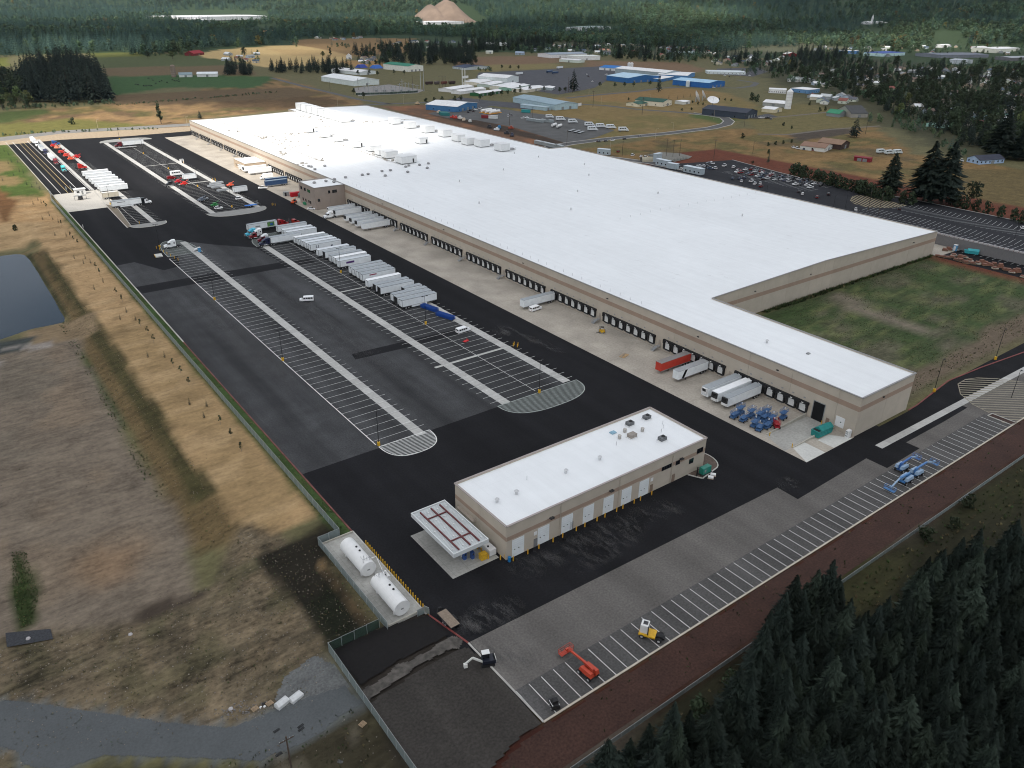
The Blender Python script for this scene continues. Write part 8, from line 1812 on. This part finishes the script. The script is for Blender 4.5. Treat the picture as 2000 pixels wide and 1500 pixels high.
bld('long low white school left wing with a row of windows',(1499,178.5),(1501,181.5),(1535,183),4.6,0,'AB',(222,228,226),(226,230,230),win=8,doors=0,flat=True); bld('low school right wing with blue end walls',(1543,179.5),(1578,183),(1600,180.5),4.6,0,'AB',(96,134,170),(228,232,232),win=6,doors=0,flat=True); bld('long low white block above the blue hall',(1380,141.5),(1382,144.5),(1456,146),3.8,0,'AB',(204,212,212),(196,204,206),win=10,doors=0,flat=True)
bld('red fronted barn with a white trimmed gable in the town',(1536,105),(1537,111),(1556,110.5),5.5,4,'AB',(140,38,44),(210,206,200)); bld('white house left of the shaded trees',(1534,155),(1537,159.5),(1559,160.5),3.6,2.4,'BC',(214,216,210),(150,156,154),win=4,cat='house',name='house'); bld('pale house right of the white house at the wood edge',(1574,157.5),(1577,162),(1592,161.5),3.6,2.4,'BC',(206,208,204),(120,124,126),win=3,cat='house',name='house')
bld('flat blue store in the town',(1640,97.5),(1642,103.5),(1677,104),7,0,'AB',(84,124,172),(222,226,226),win=5,flat=True); bld('store with a blue band above pale walls in the town',(1722,105),(1724,110.5),(1767,108),6.5,0,'AB',(186,212,224),(44,74,148),win=4,flat=True); bld('big pale grey warehouse in the town',(1838,117),(1878,126.5),(1899,124.5),7.5,1.6,'AB',(188,194,198),(168,173,181),win=3); bld('broad dark grey roofed plant behind the pale warehouse',(1820,108),(1836,114.5),(1930,113),6,1.2,'BC',(120,124,132),(98,104,116))
bld('cream warehouse at the right of the town',(1935,99.5),(1945,103.5),(1991,101),9,1.6,'BC',(232,226,200),(238,234,216)); bld('white hall left of the cream warehouse',(1907,93.5),(1909,98),(1926,97.5),7,1,'BC',(220,224,222),(230,232,232)); bld('white hall right of the tan bank in the town',(1836,89.5),(1838,94),(1855,93.5),7,1.4,'BC',(224,226,224),(232,234,234)); bld('grey roofed hall cut by the right edge of the town',(1970,110),(1973,120),(2012,118.5),6,1.4,'BC',(110,108,112),(150,154,160))
ch = bld('white church with a steeple far across the town',(1689,65),(1692,69),(1729,69),7,4,'BC',(226,226,220),(220,222,218)); MB().box(14,19,2,7,6,24).cyl((16.5,4.5,24),(16.5,4.5,34),3.4,4,0,.1).build('steeple', bmat((226,226,220)), ch)
bld('big pale hall with a grey roof above the brown meadow',(1054,105.5),(1076,113.5),(1146,111),6.5,2.2,'BC',(218,222,212),(140,150,160),doors=3); bld('pale box hall right of the grey roofed one',(1117,112),(1120,118),(1172,117),7.5,0,'AB',(222,226,214),(206,210,204),flat=True); bld('white open shed below the pale halls',(1089,116),(1092,120.5),(1130,123),4.5,1.2,'BC',(196,204,196),(232,236,232)); bld('tan roofed block right of the pale halls',(1165,94),(1168,101.5),(1188,102.5),5,2,'BC',(190,176,160),(186,138,114),win=4)
bld('pale blue flat block in the middle of the town',(1326,101.5),(1328,107),(1358,106.5),5,0,'AB',(188,212,218),(196,212,216),win=5,flat=True); bld('cream flat block right of the pale blue one',(1370,101.5),(1372,107),(1390,106.5),5,0,'AB',(214,210,190),(220,216,200),win=3,flat=True); bld('brown roofed terrace above the pale blue block',(1330,90),(1332,97),(1367,97),4.5,2,'BC',(170,156,146),(128,104,94),win=6)
bld('far white warehouse at the foot of the hills, left part',(1108,55.5),(1109,60),(1129,60),10,1,'BC',(214,220,222),(196,206,206)); bld('far white warehouse at the foot of the hills, right part',(1146,58),(1148,61),(1192,58.5),11,1.5,'BC',(214,218,216),(150,164,160)); bld('huge white distant warehouse in the woods at upper left',(341,33),(349,40.5),(522,37.5),15,2,'BC',(224,226,224),(238,238,234)); bld('low white annexe of the huge distant warehouse',(334,35),(338,39),(378,41),9,1,'BC',(216,220,220),(230,232,230),doors=0); bld('second white annexe below the huge distant warehouse',(372,41),(376,44.5),(412,43),9,1,'BC',(216,220,220),(230,232,230),doors=0)
bld('white flat plant below the bare quarry slope',(829,44),(832,48.5),(906,47),11,0,'AB',(218,222,220),(228,230,228),flat=True); bld('red roofed barn at the edge of the tan field',(374,103.5),(379,109),(399,106.5),4,4.5,'BC',(110,36,38),(140,34,40),name='barn'); bld('small barn by the brown silo on the green farm',(348,148),(350,151),(376,150.5),3.4,2.2,'BC',(206,210,208),(120,136,140),name='barn'); bld('long white farm barn beside the dark fir clump',(383,147.5),(385,150.5),(425,150),4.2,1.8,'BC',(214,218,214),(206,210,212),name='barn')
bld('tan block in the woods above the tan field',(518,59),(520,66),(541,65.5),9,0,'AB',(196,156,108),(180,150,112),flat=True,win=4); bld('white long building among dark trees at centre',(952,82),(954,90.5),(991,90),6,1.4,'BC',(218,222,220),(232,234,234),win=5); bld('pale building with white roof right of the tall dark trees',(908,80),(910,86),(926,86),6,1.4,'BC',(212,214,208),(226,226,220)); bld('white farmhouse in the tan meadow',(674,111),(676,115.5),(687,115.5),5.5,4,'AB',(228,228,224),(214,216,214),win=3,cat='house',name='house'); bld('blue grey house in the brown meadow',(1003,101),(1006,106.5),(1023,107),4,2.6,'BC',(150,164,178),(138,152,170),win=3,cat='house',name='house')
bld('small cream cottage below the dark trees at centre',(948,99),(950,104.5),(963,104.5),4,2,'BC',(214,214,198),(180,184,176),win=2,cat='house',name='house')
# houses of the town: individuals with their own colours
PRO = {}
for where, plist in HSPOTS:
    cnt = {}
    for x, y in plist:
        wc = HR.choice(WC); rc = HR.choice(RC); a = HR.choice((.35,.35,1.9,-.4,.9))+HR.uniform(-.15,.15); L = HR.uniform(10,17); D = HR.uniform(8,11); c, q = math.cos(a), math.sin(a); k = (wc[3], rc[3]); cnt[k] = cnt.get(k, 0)+1
        lab = '%s house, %s roof, %s%s' % (wc[3], rc[3], where, '' if cnt[k] == 1 else ', '+ORD[cnt[k]-1]+' alike')
        bld(lab, (x-q*D,y+c*D), (x,y), (x+c*L,y+q*L), HR.uniform(2.8,3.6), HR.uniform(1.8,2.8), 'BC' if HR.random() < .75 else 'AB', wc[:3], rc[:3], name='house', cat='house', win=3, doors=1, group='houses '+where, px=False, chim=HR.random() < .3)
# silos, tanks, dishes, substation
def silo(px, py, r, h, rgb, label, dome=True):
    t = thing('silo', label, 'silo', (*G(px,py),0)); m_ = bmat(rgb); MB().cyl((0,0,0),(0,0,h),r,16).build('shell', m_, t)
    s = MB(); (s.dome((0,0,h),r*1.02,16,4,r*.6) if dome else s.cyl((0,0,h),(0,0,h+r*.9),r*1.02,16,0,.2)); s.build('cap', m_, t)
    for i in range(1, 6): MB().cyl((0,0,h*i/6),(0,0,h*i/6+.15),r*1.02,16).build('hoop', bmat((150,150,148)), t)
    return t
silo(1538,212.5,3.6,19,(218,218,212),'tall white silo beside the white roofed barn',False); silo(340,150.5,3.4,15,(128,112,100),'brown silo on the green farm'); silo(1228,138.5,2.8,12,(222,222,216),'white silo beside the blue roofed building, left one'); silo(1233,138.5,2.8,12,(222,222,216),'white silo beside the blue roofed building, right one'); silo(1343,169,2.8,7,(206,214,222),'pale tank at the long blue hall')
def dish(px, py, r, tilt, az, label):
    t = thing('satellite_dish', label, 'dish', (*G(px,py),0)); s = MB(); n_ = 20; ring = []; R = Matrix.Rotation(az,3,'Z') @ Matrix.Rotation(tilt,3,'X'); v = []
    for j in range(5):
        q = r*j/4
        for i in range(n_): a = 6.28318*i/n_; p = R @ Vector((q*math.cos(a), q*math.sin(a), .28*q*q/r)); v.append((p.x, p.y, p.z+r*.85))
    fs = [(j*n_+i, j*n_+(i+1) % n_, (j+1)*n_+(i+1) % n_, (j+1)*n_+i) for j in range(4) for i in range(n_)]
    s.add(v, fs); s.build('reflector', bmat((226,228,228)), t); MB().cyl((0,0,0),(0,0,r*.8),r*.12,8).build('mount', bmat((150,152,150)), t); e = R @ Vector((0,0,r*.8)); MB().beam((0,0,r*.85),(e.x,e.y,e.z+r*.85),.15).build('feed_arm', bmat((150,152,150)), t)
dish(1359,199,7.0,1.15,.95,'big white satellite dish facing left, left of the pair'); dish(1372,196,6.6,1.1,.9,'big white satellite dish facing left, right of the pair'); dish(1391,208,7.0,.5,-.6,'white satellite dish tipped upwards by the charcoal building')
ss = thing('substation', 'electrical substation with thin grey steel masts and buswork', 'substation', (*G(760,180),0)); sx, sy = G(760,180)
sr = random.Random(3)
for px, py, h in ((713,181,9),(720,181,13),(730,180,8),(738,181,7),(751,180,9),(781,180,11),(786,180.5,16),(792,180,12),(799,179,11),(807,179,10),(815,178,8),(745,177,6),(765,178,6),(773,178,7)):
    x, y = G(px, py); s = MB(); x -= sx; y -= sy
    for a, b_ in ((-.4,-.4),(.4,.4)): s.beam((x+a,y+b_,0),(x+a*.4,y+b_*.4,h),.42)
    s.beam((x-3,y,h*.85),(x+3,y,h*.85),.35); s.build('mast', pm('steel_pale', (.36,.37,.37), .6, .1), ss)
for i in range(5): x, y = G(735+16*i, 179); MB().box(x-sx-1.5,x-sx+1.5,y-sy-1,y-sy+1,0,2.6).build('transformer', GREYP, ss)
for px, h in ((822,26),(828,26)): t = thing('steel_mast', 'tall pale steel mast beside the substation, '+('left' if px == 822 else 'right')+' one', 'mast', (*G(px,178.5),0)); MB().cyl((0,0,0),(0,0,h),.45,8,0,.25).build('pole', pm('mast_pale', (.40,.41,.40), .6, .1), t); MB().beam((-2,0,h-1),(2,0,h-1),.2).build('crossarm', GALV, t)
t = thing('billboard_mast', 'pair of white masts carrying a long white billboard', 'sign', (*G(903,170),0), .3); MB().cyl((0,0,0),(0,0,24),.5,8).build('mast', WHITE, t); MB().cyl((6,0,0),(6,0,24),.5,8).build('mast', WHITE, t); MB().box(.6,13,-.4,.4,11,14).build('panel', WHITE, t)
t = thing('billboard', 'white billboard at the end of the grey blue hall', 'sign', (*G(1129,209),0), .3); MB().box(0,7,-.2,.2,1,4).build('panel', WHITE, t); MB().cyl((1,0,0),(1,0,1),.1,6).cyl((6,0,0),(6,0,1),.1,6).build('legs', GREYP, t)
for i, (x0, x1) in enumerate(((831,848),(849,861),(862,876),(877,892))):
    t = thing('freight_car', 'rusty brown freight car on the siding, '+ORD[i]+' from the left', 'freight car', (*G(x0,165.5-.3*i),0), math.atan2(G(x1,164.5)[1]-G(x0,165.5)[1], G(x1,164.5)[0]-G(x0,165.5)[0]), 'freight cars on the siding'); L = math.dist(G(x0,165),G(x1,165))*.94
    MB().box(0,L,-1.4,1.4,1.0,4.0).build('body', bmat(((58,44,42),(86,78,76),(92,52,44),(60,46,44))[i]), t); MB().box(.5,L-.5,-.6,.6,.6,1.0).build('underframe', CHAS, t)
    for q in (1.6,3.0,L-3.0,L-1.6): MB().cyl((q,-.8,.45),(q,.8,.45),.45,8).build('wheel', CHAS, t)
for x, y, L, lab in ((706,132,16,'dark blue tarpaulin pile behind the curved shed, left one'),(735,133,18,'blue tarpaulin pile behind the curved shed, right one')):
    t = thing('tarpaulin_pile', lab, 'pile', (*G(x,y),0), .2); s = MB(); s.hexa([(-L/2,-8,0),(L/2,-8,0),(L/2,8,0),(-L/2,8,0)], [(-L/3,-3,5),(L/3,-3,5),(L/3,3,5),(-L/3,3,5)]); s.build('tarpaulin', bmat((44,66,140) if x == 706 else (54,98,172)), t)
# the bus lot
bus0 = box_truck(0, 0, 0, 'x', (222,226,228), True); BK = [(1066,231),(1086,236),(1110,241),(1142,247),(1164,250),(1184,252),(1208,257),(1148,256)]
for i, (x, y) in enumerate(BK):
    lab = 'white shuttle bus parked in the bus lot, '+ORD[i]+' from the left'
    if i == 0: bus0.location = (*G(x,y),0); bus0.rotation_euler = (0,0,-.4); bus0['label'] = lab; bus0['group'] = 'shuttle buses in the bus lot'; bus0['category'] = 'bus'; _k = KIDS.pop(bus0.name); bus0.name = 'shuttle_bus'; KIDS['shuttle_bus'] = _k
    else: copy_tree(bus0, (*G(x,y),0), -.45+.05*(i % 3), lab, 'shuttle buses in the bus lot', scale=1.15)
k = 0
for x, y in ((1034,236),(1044,237.5),(1052,239),(1062,238),(1071,239)): cabin((x-6,y),(x+8,y+1.5),3,2.6,'grey flat load in the bus lot, '+ORD[k]+' from the left',(140,148,150),0,(170,178,180)); k += 1
for i, (x, y) in enumerate(((1082,248),(1092,250))):
    t = thing('tank_trailer', 'white tank trailer in the bus lot, '+('left' if i == 0 else 'right')+' one', 'trailer', (*G(x,y),0), .5); MB().cyl((-5,0,2.2),(5,0,2.2),1.3,12).build('vessel', WHITE, t); MB().box(-5,5,-.5,.5,.6,1.0).build('chassis', CHAS, t)
    for q in (-1,1): wheel(t,-3.5,q,.5,.4); wheel(t,-2.2,q,.5,.4)
for i, (x, y) in enumerate(((1112,258),(1122,260),(1130,262))): flatbed(*G(x,y), .5, 'empty grey flatbed in the bus lot, '+ORD[i]+' from the left', (150,154,156), L=14)
k = 0
for x, y, c in ((1018,232,0),(1028,231,0),(992,228,0),(1000,227,5),(925,215,0),(917,217,2),(924,219,2),(915,221,2),(908,213,2),(935,213,0),(1024,205,0),(1158,160,0),(1182,146,0),(1194,148,2),(1146,146,0),(1150,150,2),(1414,148,0),(1424,150,2),(1436,148,5),(1446,147,0),(1462,148,0),(1490,231,0),(1496,232,2),(1502,232,2),(1482,231,0),(1505,234,5),(1550,290,0),(1560,292,0),(1569,293,3),(1587,295,4),(1325,167,2),(1322,164,2),(1392,172,0)): car('suv' if k % 3 else 'pickup', CC[c], *G(x,y), .4*(k % 4), CNM[c]+' vehicle parked around the country sheds, '+nth(k,40)+' of many', 'vehicles around the country sheds'); k += 1
for i, (x, y) in enumerate(((1008,147),(1088,135),(1068,143),(1079,145))):
    t = trailer('far' if i < 2 else 'blue', *G(x,y), .25, 'trailer on the dark truck lot in the distance, '+ORD[i]+' from the left', 'trailers on the distant truck lot')
for i, (x, y, c) in enumerate(((948,231,(128,40,46)),(962,232,(206,208,206)),(865,224,(40,110,110)),(868,226,(48,120,120)),(1026,220,(44,140,140)))):
    cabin((x-8,y),(x+9,y+.8),3,3,('dark red container by the earthworks','white container beside the dark red one','teal skip container behind the roof, left one','teal skip container behind the roof, right one','teal container by the bus lot')[i],c,0,c)
for i, (x, y) in enumerate(((950,219),(958,221),(966,222))):
    t = thing('pipe_section', 'white pipe section on the yellow frame beside the blue workshop, '+ORD[i]+' from the left', 'pipe', (*G(x,y),0), .25); MB().cyl((-8,0,2.2),(8,0,2.2),1.5,12).build('shell', WHITE, t); MB().box(-9,9,-2.4,2.4,.3,.7).build('cradle', paint((214,150,50), .6), t)
er = random.Random(6); k = 0
for x, y, c in ((884,231,(176,60,50)),(890,232,(190,70,60)),(898,233,(200,196,190)),(906,236,(206,190,170)),(858,221,(210,190,170)),(898,232,(206,206,206)),(956,250,(60,60,64)),(970,255,(210,214,216)),(975,251,(60,120,160)),(990,262,(60,60,64)),(1000,266,(70,74,90)),(998,252,(150,70,50)),(815,204,(190,170,140)),(918,239,(190,190,186))):
    t = thing('plant_item', 'construction plant or stock on the earthworks, '+nth(k,20)+' of the row', 'construction plant', (*G(x,y),0), er.uniform(0,3), 'plant on the earthworks'); P = paint(c, .6); MB().box(-2.5,2.5,-1.3,1.3,.5,1.8).build('body', P, t); MB().box(-1.2,.6,-1.1,1.1,1.8,3.0).build('cabin', P, t); MB().box(-2.2,2.2,-1.6,1.6,0,.5).build('track', CHAS, t); k += 1
for i, (x, y) in enumerate(((1712,300),(1728,302),(1745,301))): box_truck(*G(x,y), -.3, 'white camper parked under the dark trees, '+ORD[i]+' from the left', (206,214,214), True)
# cattle, dark on the green farm field
cow = None
for i, (x, y) in enumerate(((265,166),(270,167),(281,169),(286,169),(292,168),(296,169),(290,154),(297,155),(299,158),(312,161),(316,159),(326,162),(337,157),(341,159),(346,158),(349,156),(350,160),(304,164))):
    if cow is None:
        cow = thing('cow', 'black cow grazing on the green farm field', 'cow', (*G(x,y),0), .5, 'cows on the farm field'); bm_ = MB(); 
        bm_.hexa([(-1.0,-.32,.75),(1.0,-.34,.7),(1.0,.34,.7),(-1.0,.32,.75)], [(-1.05,-.24,1.5),(.95,-.26,1.45),(.95,.26,1.45),(-1.05,.24,1.5)]); bm_.hexa([(.9,-.16,1.0),(1.5,-.13,.5),(1.5,.13,.5),(.9,.16,1.0)], [(.95,-.14,1.45),(1.65,-.12,.95),(1.65,.12,.95),(.95,.14,1.45)])
        for lx in (-.85,.8):
            for q in (-.24,.24): bm_.cyl((lx,q,0),(lx,q,.85),.07,6,0,.12)
        bm_.cyl((-1.05,0,1.4),(-1.15,0,.7),.03,5); bm_.build('body', BLACK, cow)
    else: copy_tree(cow, (*G(x,y),0), HR.uniform(0,6), 'black cow grazing on the green farm field', 'cows on the farm field')
# quarry slope and dead trunks
qx, qy = G(893, 46); u_ = Vector(G(951,47))-Vector(G(832,47)); ln = u_.length; u_.normalize(); w_ = Vector((-u_.y,u_.x)); cams = Vector((CAM[0],CAM[1]))
if (Vector((qx,qy))-cams).dot(w_) < 0: w_ = -w_
v = []; fs = []; NX, NY = 40, 16; prof = np.interp(np.linspace(0,1,NX), [0,.1,.3,.37,.41,.5,.6,.72,.85,.95,1], [.05,.3,.72,.78,.66,.86,1.0,.9,.52,.22,.04])
for j in range(NY):
    for i in range(NX):
        p = Vector((qx,qy))+u_*(ln*(i/(NX-1)-.5)*1.0)+w_*(j/(NY-1)*260+60); base = float(hills(np.array([p.x]),np.array([p.y]))[0]); t = j/(NY-1)
        hgt = 96*prof[i]*math.sin(min(1, t*1.25)*math.pi/2)*(1 if t < .8 else 1-(t-.8)*3)*(1+.10*(float(fbm(np.array([p.x]),np.array([p.y]),60,3)[0])-.5)); v.append((p.x,p.y,max(base*0-2, hgt)))
for j in range(NY-1):
    for i in range(NX-1): fs.append((j*NX+i, j*NX+i+1, (j+1)*NX+i+1, (j+1)*NX+i))
me = bpy.data.meshes.new('quarry_slope'); me.from_pydata(v, [], fs); me.materials.append(pm('quarry_soil', (.215,.160,.120), .95, .12, .03, var2=.15, scale2=.012, stretch=(1,1,.3))); me.polygons.foreach_set('use_smooth',[True]*len(fs)); tag(put('quarry_slope', me), kind='structure')
k = 0
dead = MB().cyl((0,0,0),(0,0,1),.018,5,0,.006)
for i in range(14): a = i*2.4; z = .25+.05*i; dead.beam((0,0,z),(.07*math.cos(a)*(1.2-z),.07*math.sin(a)*(1.2-z),z+.03),.008)
dead = dead.mesh('trunk', bmat((150,128,104)))
for i in range(34):
    x, y = G(1888+3.4*i+HR.uniform(-2,2), 88+HR.uniform(-2,2)); t = tag(put('dead_tree', dead, None, (x,y,-1)), 'bare dead trunk standing behind the cream warehouse, '+nth(i,34)+' from the left', 'tree', 'dead trunks behind the cream warehouse'); t.scale = (24,24,HR.uniform(22,34))

# more cars where the staff park closest to the cabins
for i in range(46):
    y = 205+2.9*(i % 23); x = (284 if i < 23 else 296)-2.0
    if RNG.random() < .12: continue
    c = RNG.choice((0,0,1,2,2,3,4,5,5)); car(RNG.choice(('car','suv','pickup','car')), CC[c], x, y, RNG.choice((0.05,3.2)), CNM[c]+' vehicle in the full rows by the site cabins, '+nth(i % 38,40)+' in line', 'cars in the full rows')
# ------------------------------------------------------------------ clouds and haze
CLZ = 1500.0  # unseen deck added to shade the ground, shaped to leave sunny gaps
off = SUN_DIR*(CLZ/SUN_DIR.z)
cx_ = np.arange(-7000, 12001, 62.0); cy_ = np.arange(-6000, 12501, 62.0); KX, KY = np.meshgrid(cx_, cy_, indexing='ij'); KX = KX.ravel(); KY = KY.ravel()
gx = KX-off.x; gy = KY-off.y                                # the ground each bit of cloud shades
big = fbm(gx+2000, gy+1000, 2600.0, 4)
dens = sstep(big, .40, .56)
def shade(poly, val, soft, px=True):
    global dens
    d = sdist(gx, gy, GP(poly) if px else poly)+soft*.7*(fbm(gx, gy, 180.0, 3)-.5); t = sstep(d, -soft, soft); dens = dens*(1-t)+val*t
near_ = [(-1500,-1500),(2500,-1500),(2500,900),(1200,900),(300,1000),(-1500,1000)]
shade(near_, 1.0, 200, False)
shade([(180,100),(640,100),(700,170),(500,185),(200,190)], .95, 60)
shade([(640,60),(2000,60),(2000,300),(1000,260),(760,190)], .95, 120)
shade([(-300,270),(0,255),(0,210),(240,200),(560,205),(600,225),(560,300),(420,330),(330,400),(180,440),(40,420),(-300,420)], .12, 45)
shade([(-30,360),(60,395),(150,430),(176,500),(150,600),(110,640),(30,620),(-60,560),(-150,470)], .0, 32, False)
shade([(-200,640),(-20,640),(60,760),(-40,860),(-250,850)], .0, 45, False)
shade([(-200,78),(330,74),(560,66),(560,34),(-200,34)], .62, 250)
shade([(0,96),(180,88),(330,92),(300,106),(160,112),(0,150),(-200,150)], .1, 90)
shade([(380,92),(660,86),(700,96),(520,112)], .45, 60)
shade([(1400,80),(1840,74),(1980,84),(1980,100),(1800,102),(1560,104),(1420,98)], .25, 120)
shade([(980,48),(1500,44),(1660,40),(1640,10),(1000,0),(560,20),(760,60)], .15, 350)
shade([(1500,62),(2050,70),(2050,30),(1700,24),(1460,46)], .95, 200)
shade([(-300,30),(340,26),(340,8),(-300,4)], .95, 500)
dk = sdist(KX, KY, [(-1300,2500),(500,2500),(1000,6500),(-1600,6500)]); dens = dens*(1-.8*sstep(dk, -300, 300))  # gap opened in the deck so that the pond mirrors blue sky
thick = (.25+.75*fbm(KX, KY, 700.0, 4))*np.clip(dens, 0, 1)
nxc, nyc = len(cx_), len(cy_); idc = np.arange(nxc*nyc).reshape(nxc, nyc); qd = np.stack([idc[:-1,:-1], idc[1:,:-1], idc[1:,1:], idc[:-1,1:]], -1).reshape(-1,4)
keep = dens[qd].max(1) > .02; qd = qd[keep]
NV = len(KX); top = np.stack([KX, KY, CLZ+12+55*thick], -1); bot = np.stack([KX, KY, CLZ-25*thick], -1)
me = bpy.data.meshes.new('shade_cloud'); me.from_pydata(np.vstack([top, bot]).tolist(), [], qd.tolist()+(qd[:, ::-1]+NV).tolist())
at = me.color_attributes.new('dens', 'FLOAT_COLOR', 'POINT'); dd = np.tile(dens, 2); at.data.foreach_set('color', np.stack([dd,dd,dd,dd], -1).astype('f').ravel()); me.polygons.foreach_set('use_smooth', [True]*len(me.polygons))
m, n, l, b = newmat('shade_cloud'); n.remove(b); ca = n.new('ShaderNodeVertexColor'); ca.layer_name = 'dens'; tl = n.new('ShaderNodeBsdfTranslucent'); tl.inputs['Color'].default_value = (.70,.72,.74,1); tr = n.new('ShaderNodeBsdfTransparent'); mx = n.new('ShaderNodeMixShader')
pw = n.new('ShaderNodeMath'); pw.operation = 'POWER'; pw.inputs[1].default_value = 1.0; l.new(ca.outputs['Color'], pw.inputs[0]); mm_ = n.new('ShaderNodeMath'); mm_.operation = 'MULTIPLY'; mm_.inputs[1].default_value = .86; l.new(pw.outputs[0], mm_.inputs[0])
l.new(mm_.outputs[0], mx.inputs['Fac']); l.new(tr.outputs[0], mx.inputs[1]); l.new(tl.outputs[0], mx.inputs[2]); l.new(mx.outputs[0], n['Material Output'].inputs['Surface'])
me.materials.append(m); tag(put('shade_cloud', me), kind='stuff')
HAZE = 1.9e-5
if HAZE:
    m, n, l, b = newmat('haze_air'); n.remove(b); pv = n.new('ShaderNodeVolumePrincipled'); pv.inputs['Color'].default_value = (.55,.76,1.0,1); pv.inputs['Density'].default_value = HAZE; l.new(pv.outputs[0], n['Material Output'].inputs['Volume'])
    hz = MB().box(-2700,11300,-1600,11300,-8,900); tag(hz.build('haze', m, None), kind='stuff')
